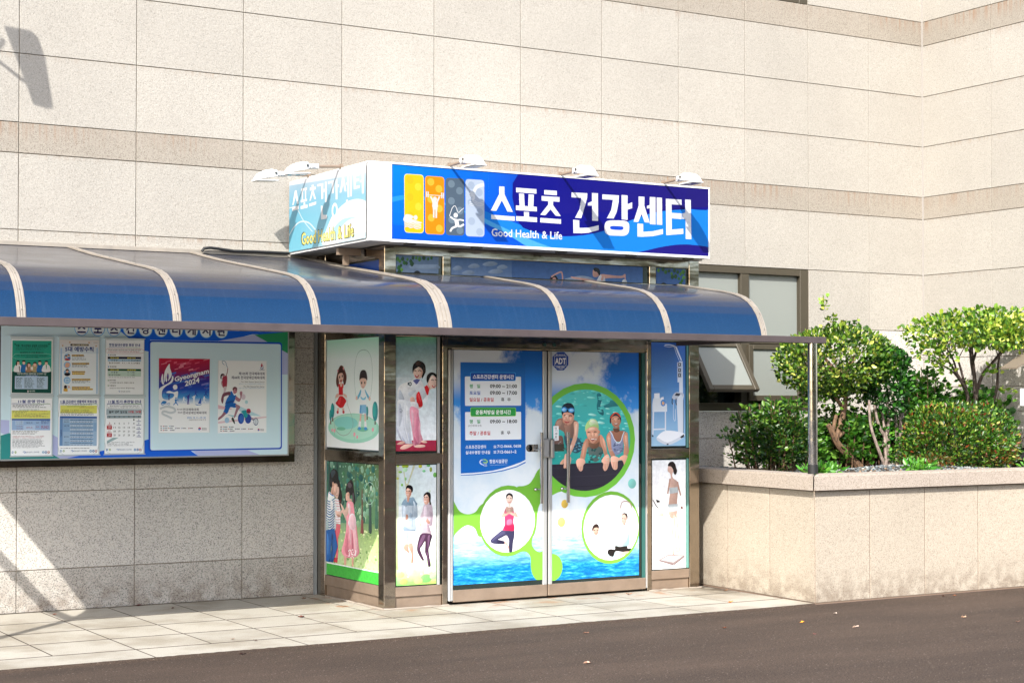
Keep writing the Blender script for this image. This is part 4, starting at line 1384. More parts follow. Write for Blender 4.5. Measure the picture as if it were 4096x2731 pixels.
ART['scale_print']=('Y',-1.262,1.0,'''
G|2f5fae,3563b0,4f86c4,5a90cc|5104 2148 5470 2149 5469 1749 5103 1748
G|4f86c4,5a90cc,9cc4de,a4c8e0|5103 1748 5469 1749 5468 1237 5102 1243
L|dfe6f2|9 5246 2119 5303 2120 5360 2105 5384 2059 5425 1987
L|c8d4ea|6 5238 2110 5295 2101 5344 2105 5368 2052 5401 1987
L|e6e9f0|13 5368 2103 5425 1987
P|e6e9f0|5401 1980 5438 1980 5441 1696 5401 1696
P|c3c9d6|5379 1970 5430 1971 5430 1926 5379 1926
P|22242c|5391 1964 5419 1964 5418 1934 5391 1934
P|d8dce4|5399 1957 5409 1958 5409 1942 5399 1942
P|c3c9d6|5379 1923 5430 1923 5430 1878 5379 1878
P|22242c|5391 1916 5418 1917 5418 1886 5390 1886
P|d8dce4|5399 1910 5409 1910 5408 1894 5399 1894
P|c3c9d6|5379 1879 5430 1880 5430 1835 5379 1834
P|22242c|5390 1873 5418 1873 5418 1842 5390 1842
P|d8dce4|5399 1866 5408 1866 5408 1850 5399 1850
P|dfe5ee|5382 1834 5428 1835 5428 1795 5382 1795
S|c8ccd6|5323 1656 5359 1706 5441 1701 5444 1656 5383 1643
P|3a3c48|5352 1680 5367 1701 5411 1698 5405 1674
L|2a2c34|9 5326 1656 5323 1616 5334 1606
L|2a2c34|9 5367 1656 5365 1616 5378 1596 5399 1590
S|dfe3ea|5378 1643 5441 1663 5440 1338 5394 1326 5384 1445
L|2a2c34|5 5444 1643 5443 1338
L|e4e8f0|4 5339 1616 5336 1524 5342 1471 5358 1465 5358 1563
S|f0f1f5|5166 1328 5260 1377 5440 1354 5440 1318 5284 1261 5171 1295
S|d3d7e0|5170 1315 5276 1274 5437 1332 5436 1309 5284 1251 5169 1289
P|2a2c34|5407 1319 5453 1345 5450 1318 5423 1307
P|2a2c34|5263 1261 5284 1264 5283 1251 5265 1251
P|eceef3|5132 1698 5190 1701 5191 1656 5132 1653
P|2a2c34|5141 1653 5180 1656 5180 1623 5141 1622
P|e0e4ea|5124 1656 5196 1659 5269 1603 5269 1551 5112 1545 5112 1604
P|eef0f4|5203 1662 5232 1669 5235 1630 5206 1623
E|3a86d0|5227 1616 26 29
E|e0b080|5227 1614 14 16
P|e2e6ee|5112 1551 5269 1553 5269 1540 5112 1538
P|e2e6ee|5115 1538 5131 1538 5124 1342 5112 1342
P|e2e6ee|5244 1540 5257 1540 5257 1373 5244 1373
P|e2e6ee|5125 1394 5251 1396 5251 1385 5125 1381
P|22242c|5108 1342 5124 1334 5124 1322 5108 1326''')
ART['posture_print']=('Y',-1.262,1.0,'''
G|e2e5e8,e6e8ea,f4f4f4,f4f4f4|5110 1126 5480 1129 5483 835 5111 845
G|f4f4f4,f4f4f4,f4f4f4,f4f4f4|5111 845 5483 835 5481 176 5112 180
S|b7978a|5276 1025 5279 1064 5300 1090 5333 1083 5341 1036 5324 997 5332 964 5381 930 5393 877 5381 811 5376 745 5381 693 5364 627 5307 616 5283 670 5288 761 5300 840 5292 919 5308 965 5300 1004
S|1a1013|5276 1071 5295 1100 5333 1105 5357 1082 5365 1056 5377 1022 5357 990 5337 1010 5333 1036 5311 1063
L|a98474|15 5300 958 5285 880 5275 828
L|a98474|14 5381 930 5398 864 5414 810
P|a8b0b4|5291 880 5381 884 5386 837 5295 827
P|a8b0b4|5275 736 5381 739 5389 679 5291 669
L|b08878|12 5320 655 5323 524 5329 431 5336 300
L|b08878|12 5364 660 5382 534 5388 468 5401 336
L|bba496|19 5343 641 5356 496 5362 404 5365 338
S|b08c7c|5258 290 5339 306 5347 289 5290 281
S|dcae9c|5347 332 5396 339 5414 325 5363 318
P|8a7a78|5180 263 5274 303 5457 291 5335 221
P|a8a8aa|5193 259 5277 295 5440 284 5335 231
P|7a6a6a|5180 263 5335 221 5335 205 5180 250
P|7a6a6a|5335 221 5457 291 5457 273 5339 205
L|3a3438|8 5117 780 5154 726 5186 693
P|2a2428|5149 784 5194 767 5186 757 5159 755
S|d8b0a0|5161 641 5194 673 5234 652 5210 633
S|6a4a48|5409 705 5430 717 5441 697 5422 691''')
ART['sign_front']=('Y',-1.516,0.42,'''
G|0090ff,0a6cf0,0060e8,0070ee|2443 3481 3326 3463 3345 2834 2443 2856
G|0a6cf0,1a1a9c,1414a0,0060e8|3326 3463 4015 3461 4035 2832 3345 2834
G|1a1a9c,241a78,261680,1414a0|4015 3461 5535 3476 5538 2862 4035 2832
S|2a9ff8|2443 3199 2601 3233 2814 3222 2995 3169 3141 3130 3289 3106 3457 3050 3743 2950 4015 2897 4015 2814 3743 2877 3552 2941 3363 3013 3178 3100 2904 3180 2636 3203 2443 3165
S|1c8cf5|3104 3192 3363 3126 3609 3058 3820 2987 4054 2982 4293 3011 4515 3072 4741 3161 4971 3233 5248 3270 5563 3288 5562 2960 5334 2975 5119 2957 4866 2902 4638 2841 4333 2836 4054 2849 3801 2855 3552 2908 3326 3011
S|58b8fb|3141 3146 3363 3061 3609 2976 3839 2906 4035 2865 4293 2851 4054 2841 3724 2876 3495 2963 3289 3057
P|0a5ce0|3178 3083 3476 2986 3743 2852 3743 2836 2995 2834 2814 2953 2922 3069
G|0068ee,0068ee,0064e6,0060e2|2443 2996 3178 2971 3476 2848 2443 2856
P|0a62ea|3159 3018 3438 2952 3724 2871 3552 2868 3141 2873
S|241a86|4720 2862 4866 2902 5055 2945 5269 2972 5562 2955 5562 2855 5161 2846
S|12128e|3609 3467 4334 3483 5564 3495 5563 3298 5248 3280 4971 3244 4742 3173 4515 3089 4293 3027 4054 2995 3839 3004 3609 3074
G|12128e,241a78,241a78,1a1690|3937 3472 5564 3495 5563 3311 3937 3158
K|fff2a0|30 2570 3396 2741 3398 2743 2941 2573 2939
K|ffd21e|30 2574 3391 2737 3393 2739 2946 2576 2944
K|ffb050|30 2753 3392 2924 3394 2926 2939 2755 2937
K|ff9a10|30 2757 3388 2920 3389 2922 2944 2759 2942
K|5c6e80|30 2936 3390 3104 3392 3106 2940 2939 2937
K|c8d6ea|30 3115 3391 3287 3393 3289 2940 3117 2938
E|f8c820|2621 3350 30 30
E|ffc23c|2804 3347 31 30
E|788c9c|2988 3343 31 30
E|b4c4da|3168 3343 31 31
E|ffe03c|2692 3301 30 30
E|ffc23c|2876 3297 31 30
E|788c9c|3061 3293 31 30
E|b4c4da|3241 3293 32 31
E|f8c820|2621 3218 30 30
E|ffc23c|2804 3213 31 31
E|788c9c|2988 3209 31 30
E|b4c4da|3168 3208 31 31
E|ffe03c|2695 3147 30 30
E|ffc23c|2880 3142 30 30
E|788c9c|3065 3136 31 31
E|b4c4da|3245 3135 32 31
E|f8c820|2625 3072 30 30
E|ffc23c|2808 3066 30 30
E|788c9c|2992 3061 31 30
E|b4c4da|3171 3059 32 31
E|ffe03c|2695 2992 31 30
E|ffc23c|2880 2986 30 30
E|788c9c|3065 2980 31 30
E|b4c4da|3245 2978 32 30
S|ece9e2|2576 3074 2618 3081 2657 3063 2636 3051 2675 3037 2718 3027 2718 3020 2574 3022
E|ece9e2|2670 3060 17 19
L|ece9e2|8 2574 3017 2601 3027 2624 3015 2650 3023 2675 3012 2718 3022
L|ece9e2|8 2574 3005 2601 3014 2624 3003 2650 3011 2675 2999 2718 3009
L|ece9e2|8 2574 2992 2601 3002 2624 2990 2650 2998 2675 2987 2718 2997
L|ece9e2|8 2574 2980 2601 2989 2624 2978 2650 2985 2675 2974 2718 2984
L|ece9e2|5 2764 3244 2918 3244
L|ece9e2|9 2766 3270 2766 3225
L|ece9e2|9 2780 3270 2780 3225
L|ece9e2|9 2900 3269 2900 3224
L|ece9e2|10 2915 3268 2915 3224
E|ece9e2|2841 3214 18 19
L|ece9e2|14 2801 3234 2823 3194 2823 3151
L|ece9e2|14 2882 3236 2861 3193 2861 3153
P|ece9e2|2819 3197 2864 3196 2863 3130 2821 3131
L|ece9e2|14 2830 3136 2830 3068
L|ece9e2|15 2852 3135 2852 3067
E|ffffff|3027 3098 19 19
L|ffffff|5 2971 3088 2995 3153 3024 3171 3049 3121 3077 3142 3101 3159
L|ffffff|12 2977 3084 3009 3066 3031 3059 3068 3065 3101 3060
P|ffffff|3013 3071 3049 3067 3060 3013 3024 3011
L|ffffff|16 3035 3018 3068 3013 3101 3031
L|ffffff|16 3035 3012 2995 2994 2977 2967
E|eef3fa|3170 3273 21 21
L|eef3fa|29 3192 3293 3211 3327 3242 3345 3285 3357
L|eef3fa|23 3192 3285 3192 3245 3174 3225
L|eef3fa|6 3150 3214 3178 3209 3205 3222 3233 3209 3285 3222
L|eef3fa|6 3150 3201 3178 3196 3205 3209 3233 3196 3285 3209
L|eef3fa|6 3150 3188 3178 3183 3205 3196 3233 3183 3285 3196
P|fbfbff|3425 3352 3474 3353 3475 3291 3554 3154 3503 3154 3450 3241 3399 3154 3348 3154 3425 3290
P|fbfbff|3584 3352 3777 3352 3777 3315 3584 3315
P|fbfbff|3611 3306 3659 3307 3665 3209 3697 3208 3702 3306 3752 3306 3748 3209 3781 3208 3781 3171 3582 3171 3582 3208 3616 3209
P|fbfbff|3658 3161 3706 3162 3706 3123 3782 3122 3782 3084 3583 3085 3583 3122 3658 3123
P|fbfbff|3851 3350 3973 3351 3973 3314 3851 3314
P|fbfbff|3826 3300 3999 3301 3999 3262 3938 3262 3936 3232 4012 3146 3962 3146 3912 3196 3862 3145 3813 3146 3889 3233 3891 3261 3826 3262
P|fbfbff|3813 3121 4014 3120 4014 3083 3813 3084
P|fbfbff|3352 3121 3547 3118 3571 3119 3571 3083 3547 3083 3352 3086
P|fbfbff|4116 3347 4272 3350 4270 3312 4250 3247 4212 3140 4151 3140 4196 3217 4213 3308 4116 3307
P|fbfbff|4318 3355 4378 3356 4379 3126 4320 3126 4319 3250 4277 3249 4279 3269 4318 3286
P|fbfbff|4132 3123 4192 3122 4193 3059 4282 3065 4385 3091 4385 3051 4282 3023 4218 3016 4134 3013
P|fbfbff|4421 3350 4589 3352 4586 3294 4566 3211 4535 3155 4467 3154 4511 3226 4528 3311 4421 3309
P|fbfbff|4615 3357 4677 3357 4677 3283 4724 3302 4724 3252 4677 3238 4677 3151 4616 3152
S|fbfbff|4443 3077 4452 3114 4484 3134 4566 3141 4655 3141 4688 3122 4694 3081 4682 3039 4643 3017 4566 3013 4489 3014 4451 3036
S|1a50d8|4498 3078 4513 3091 4566 3094 4621 3093 4635 3081 4621 3065 4566 3061 4511 3064
P|fbfbff|4789 3355 4851 3356 4849 3282 4905 3140 4852 3141 4820 3209 4786 3139 4738 3139 4791 3279
P|fbfbff|4905 3359 4965 3359 4965 3127 4906 3128 4906 3263 4876 3258 4876 3280 4905 3290
P|fbfbff|4977 3358 5033 3359 5035 3128 4978 3128
P|fbfbff|4777 3126 4837 3126 4837 3059 4935 3069 5043 3094 5043 3051 4935 3027 4833 3017 4778 3016
P|fbfbff|5073 3353 5240 3355 5240 3310 5134 3309 5134 3237 5240 3236 5240 3188 5135 3189 5136 3094 5258 3108 5258 3063 5083 3043 5077 3045
P|fbfbff|5277 3359 5338 3360 5343 3021 5282 3020 5282 3191 5247 3191 5245 3236 5280 3247
Q|fbfbff|Good Health & Life|3354 3012 4025 3017 4025 2954 3354 2948 2''')
ART['sign_side']=('X',2.253,0.42,'''
G|f4f6f8,ffffff,ffffff,f2f4f6|5 3471 1564 3475 1565 3342 9 3419
G|f0f2f6,ffffff,f2fafc,b4cfe0|5 3455 1544 3450 1545 3312 15 3387
G|b4cfe0,f2fafc,eefafc,8cd0e8|15 3387 1545 3312 1545 3149 18 3184
G|7cc4de,e8f8fc,ffffff,8ed4e4|17 3268 1552 3175 1572 2858 26 2863
G|a8c8dc,d8ecf6,9ed4ea,90c8e0|16 3443 1527 3380 1527 3229 21 3332
G|90c8e0,9ed4ea,a8dcec,78c6e0|21 3332 1527 3229 1528 3121 22 3148
G|78c6e0,a8dcec,c8ecf4,7ccce2|22 3148 1528 3121 1529 2929 26 2863
S|ffffff|884 3105 1006 3154 1146 3192 1284 3200 1400 3190 1528 3158 1590 3140 1591 2857 1285 2915 1128 2894 967 2872 761 2880 677 2930 761 2994
S|bfe6f2|844 2952 926 3014 1067 3062 1206 3067 1323 3054 1206 3050 1087 3018 1007 2973 967 2907
S|dff3f8|677 2908 803 2876 1007 2887 1207 2922 1401 2939 1529 2912 1529 2862 1207 2871 885 2844 761 2867
L|dff3fa|9 24 3254 131 3248 221 3212 288 3151 376 3089 506 3015
L|dff3fa|13 26 3019 132 3084 243 3115 354 3111 463 3082 592 3008 761 2906
P|ffffff|147 3388 183 3388 229 3272 196 3271 166 3337 121 3271 96 3271
P|ffffff|95 3258 231 3255 231 3227 96 3222
P|ffffff|276 3390 394 3388 394 3369 276 3370
P|ffffff|289 3367 313 3366 318 3295 292 3296
P|ffffff|354 3366 377 3366 378 3294 354 3294
P|ffffff|268 3296 397 3294 397 3276 268 3276
P|ffffff|327 3270 359 3270 360 3247 327 3248
P|ffffff|268 3247 408 3246 408 3221 268 3221
P|ffffff|486 3398 528 3397 528 3381 486 3382
P|ffffff|451 3380 567 3377 567 3355 452 3356
P|ffffff|494 3354 521 3353 573 3276 542 3276 508 3326 471 3273 444 3273
P|ffffff|439 3250 578 3254 578 3231 440 3226
P|ffffff|601 3392 715 3390 715 3264 677 3263 677 3372 601 3373
P|ffffff|745 3396 779 3394 782 3231 749 3232
P|ffffff|715 3339 749 3339 749 3318 715 3318
P|ffffff|671 3210 708 3207 711 3133 789 3126 789 3096 675 3098
P|ffffff|803 3392 914 3389 914 3288 878 3288 878 3372 803 3372
P|ffffff|947 3395 981 3394 984 3232 950 3233
P|ffffff|982 3347 1013 3346 1013 3326 982 3327
E|ffffff|933 3148 57 60
E|8ed4ea|933 3148 28 37
P|ffffff|1070 3394 1104 3393 1148 3278 1117 3279 1090 3341 1056 3278 1024 3279
P|ffffff|1165 3393 1196 3394 1202 3227 1170 3227
P|ffffff|1143 3346 1169 3346 1169 3328 1143 3329
P|ffffff|1215 3394 1244 3394 1247 3228 1220 3229
P|ffffff|1144 3210 1176 3211 1178 3165 1144 3160
P|ffffff|1280 3395 1391 3396 1391 3377 1316 3376 1316 3354 1377 3353 1377 3335 1316 3334 1316 3300 1387 3300 1387 3279 1281 3278
P|ffffff|1424 3391 1457 3391 1460 3228 1426 3230
P|ffffff|1391 3337 1426 3337 1426 3321 1391 3321
Q|3a3a20|Good Health & Life|275 3028 1294 3018 1295 2904 280 2915 7
Q|fbf08a|Good Health & Life|288 3021 1281 3014 1281 2911 293 2920 3''')
ART['transom_print']=('Y',-1.2665,0.42,'''
G|6a86aa,7a96bc,90a8c8,9ab0cc|2628 2789 3009 2788 3009 2653 2628 2651
S|a8bcd4|2739 2699 2788 2718 2817 2693 2778 2679
S|a8bcd4|2768 2700 2817 2719 2846 2694 2807 2680
S|a8bcd4|2797 2701 2846 2720 2876 2696 2836 2681
S|a8bcd4|2827 2702 2876 2722 2905 2697 2866 2682
S|a8bcd4|2856 2703 2905 2723 2935 2698 2895 2683
S|a8bcd4|2885 2705 2935 2724 2964 2699 2925 2684
S|a8bcd4|2915 2706 2964 2725 2994 2700 2954 2686
S|a8bcd4|2944 2707 2994 2726 3024 2701 2984 2687
S|5a9a28|2642 2773 2658 2758 2646 2737 2628 2751
S|5a9a28|2661 2755 2676 2741 2665 2723 2649 2735
S|2a5c18|2686 2776 2702 2760 2690 2739 2671 2753
S|3a7a1e|2700 2746 2717 2730 2704 2709 2686 2723
S|2a5c18|2671 2719 2684 2707 2674 2690 2660 2701
S|5a9a28|2729 2769 2742 2756 2732 2741 2718 2751
S|2a5c18|2758 2760 2774 2745 2762 2725 2744 2739
S|2a5c18|2778 2786 2792 2772 2781 2753 2765 2766
S|5a9a28|2807 2785 2820 2773 2810 2756 2796 2767
S|5a9a28|2836 2783 2855 2765 2841 2741 2820 2757
S|2a5c18|2876 2794 2894 2776 2880 2754 2860 2769
S|3a7a1e|2915 2781 2927 2769 2918 2753 2904 2763
S|3a7a1e|2944 2792 2958 2779 2948 2761 2932 2773
S|3a7a1e|2652 2707 2670 2689 2656 2666 2636 2682
S|7ab838|2676 2687 2691 2673 2680 2654 2663 2666
S|2a5c18|2657 2676 2674 2659 2661 2637 2641 2652
S|2a5c18|2719 2740 2734 2726 2723 2708 2707 2720
S|2a5c18|2768 2744 2788 2725 2773 2700 2751 2716
S|1a1618|2788 2644 2802 2665 2827 2668 2851 2651 2851 2642
G|5a80b8,4c74b0,7c98c4,8ca4c8|3083 2791 3721 2787 3721 2644 3083 2634
S|9fb2cc|3138 2697 3165 2718 3201 2723 3229 2704 3201 2687 3156 2686
S|9fb2cc|3279 2720 3313 2741 3357 2746 3391 2728 3357 2711 3301 2709
S|9fb2cc|3416 2744 3459 2765 3517 2771 3560 2753 3517 2735 3445 2732
S|9fb2cc|3550 2722 3581 2743 3622 2748 3654 2730 3622 2713 3571 2711
S|9fb2cc|3224 2665 3260 2686 3309 2691 3345 2673 3309 2656 3248 2654
S|9fb2cc|3468 2683 3511 2705 3569 2711 3612 2693 3569 2675 3496 2672
G|3a68ac,3f6cb4,5a80b8,5578b0|3694 2786 5010 2785 5010 2635 3694 2625
S|a8b8cc|4207 2648 4294 2674 4381 2686 4469 2676 4514 2650 4381 2631
G|30589e,3a66ac,4c74b4,4a70ac|5093 2783 5465 2784 5465 2636 5093 2633
S|5a9a28|5137 2791 5156 2774 5142 2751 5120 2766
S|5a9a28|5178 2781 5195 2766 5182 2746 5162 2759
S|2a5c18|5224 2795 5244 2777 5229 2754 5206 2770
S|3a7a1e|5253 2772 5273 2755 5258 2732 5236 2747
S|2a5c18|5288 2779 5304 2765 5292 2747 5274 2759
S|5a9a28|5318 2756 5333 2742 5321 2725 5304 2737
S|2a5c18|5347 2789 5366 2772 5352 2750 5330 2765
S|2a5c18|5382 2775 5400 2759 5387 2739 5367 2753
S|5a9a28|5412 2755 5427 2741 5416 2723 5398 2735
S|5a9a28|5441 2782 5464 2762 5447 2736 5421 2754
S|2a5c18|5359 2740 5380 2721 5364 2696 5340 2713
S|3a7a1e|5394 2715 5409 2702 5398 2685 5381 2697
S|3a7a1e|5429 2699 5446 2685 5433 2666 5415 2679
S|3a7a1e|5411 2676 5434 2656 5417 2631 5392 2648
S|6aa838|5447 2730 5466 2714 5452 2693 5431 2707
S|2a5c18|5323 2733 5344 2715 5329 2691 5305 2707
S|1a1618|5204 2636 5218 2656 5247 2657 5267 2637
S|eeb4a0|4272 2676 4337 2671 4425 2665 4491 2654 4547 2660 4558 2698 4591 2708 4647 2705 4782 2701 4822 2719 4830 2698 4793 2683 4670 2678 4608 2667 4603 2639 4519 2639 4447 2640 4359 2653 4294 2660
S|f0f0f0|4525 2636 4547 2674 4569 2703 4583 2689 4575 2657 4597 2657 4608 2686 4616 2672 4614 2635 4522 2632
S|eab09a|4492 2723 4503 2746 4547 2743 4558 2707 4536 2683 4497 2686
S|161012|4500 2742 4508 2758 4541 2760 4565 2739 4567 2698 4553 2702 4536 2724 4514 2728
S|161012|4061 2638 4083 2675 4115 2683 4140 2659 4140 2635
S|e6a898|4090 2639 4099 2662 4120 2658 4129 2634
L|e8b0a0|13 4077 2666 4120 2690 4174 2711 4187 2684 4191 2638
P|b02838|4058 2643 4072 2657 4069 2636
S|e8ecec|4793 2641 4805 2669 4833 2670 4844 2643
L|eeb4a0|11 4822 2712 4827 2670''')
ART['board_print']=('Y',-0.1205,1.0,'''
P|cfe8f2|-196 2221 2210 2218 2213 1190 -189 1171
P|0a60dc|746 2206 2210 2211 2210 2187 2124 2183 1888 2183 1657 2122 1017 2121 1015 2026 963 2036
P|b4bce4|1588 2123 1906 2179 2210 2189 2211 2031 2211 1854 2007 1853 1657 2100
P|2a9460|1906 2179 2210 2209 2211 2026
P|b4bce4|-191 1494 -91 1488 -91 1361 -191 1413
P|b4bce4|235 1378 328 1325 601 1228 318 1183 184 1188
P|2d8a88|-191 1362 -91 1391 235 1224 318 1181 -189 1171
P|0a60dc|308 1183 601 1238 1018 1332 1019 1242 1353 1237 1426 1190 559 1185
P|b4bce4|1376 1231 1845 1231 1962 1189 1426 1190
K|0a4cc0|26 1003 2118 2151 2121 2153 1233 1007 1232
K|cfe8f2|20 1018 2105 2140 2106 2142 1246 1022 1242
P|c02040|1088 2214 1149 2213 1149 2210 1088 2210
P|c02040|1171 2216 1519 2217 1519 2212 1171 2207
E|5ab0ea|463 2205 57 63
E|e9f1f6|463 2205 51 57
T|17135c|스|430 2165 497 2244 9
E|5ab0ea|593 2205 57 63
E|e9f1f6|593 2205 51 57
T|17135c|포|559 2165 627 2245 9
E|5ab0ea|723 2205 57 62
E|e9f1f6|723 2205 51 57
T|17135c|츠|689 2165 757 2245 9
E|5ab0ea|852 2205 58 62
E|e9f1f6|852 2205 52 57
T|17135c|건|818 2165 887 2245 9
E|5ab0ea|979 2205 58 62
E|e9f1f6|979 2205 52 56
T|17135c|강|945 2165 1014 2245 9
E|5ab0ea|1107 2205 57 62
E|e9f1f6|1107 2205 52 56
T|17135c|센|1072 2164 1142 2245 9
E|5ab0ea|1233 2205 58 61
E|e9f1f6|1233 2205 52 56
T|17135c|터|1198 2164 1269 2245 9
E|5ab0ea|1362 2204 58 62
E|e9f1f6|1362 2204 52 57
T|17135c|게|1326 2164 1398 2245 9
E|5ab0ea|1488 2204 58 62
E|e9f1f6|1488 2204 52 56
T|17135c|시|1452 2163 1525 2245 9
E|5ab0ea|1617 2204 58 61
E|e9f1f6|1617 2204 52 56
T|17135c|판|1581 2163 1654 2245 9''')
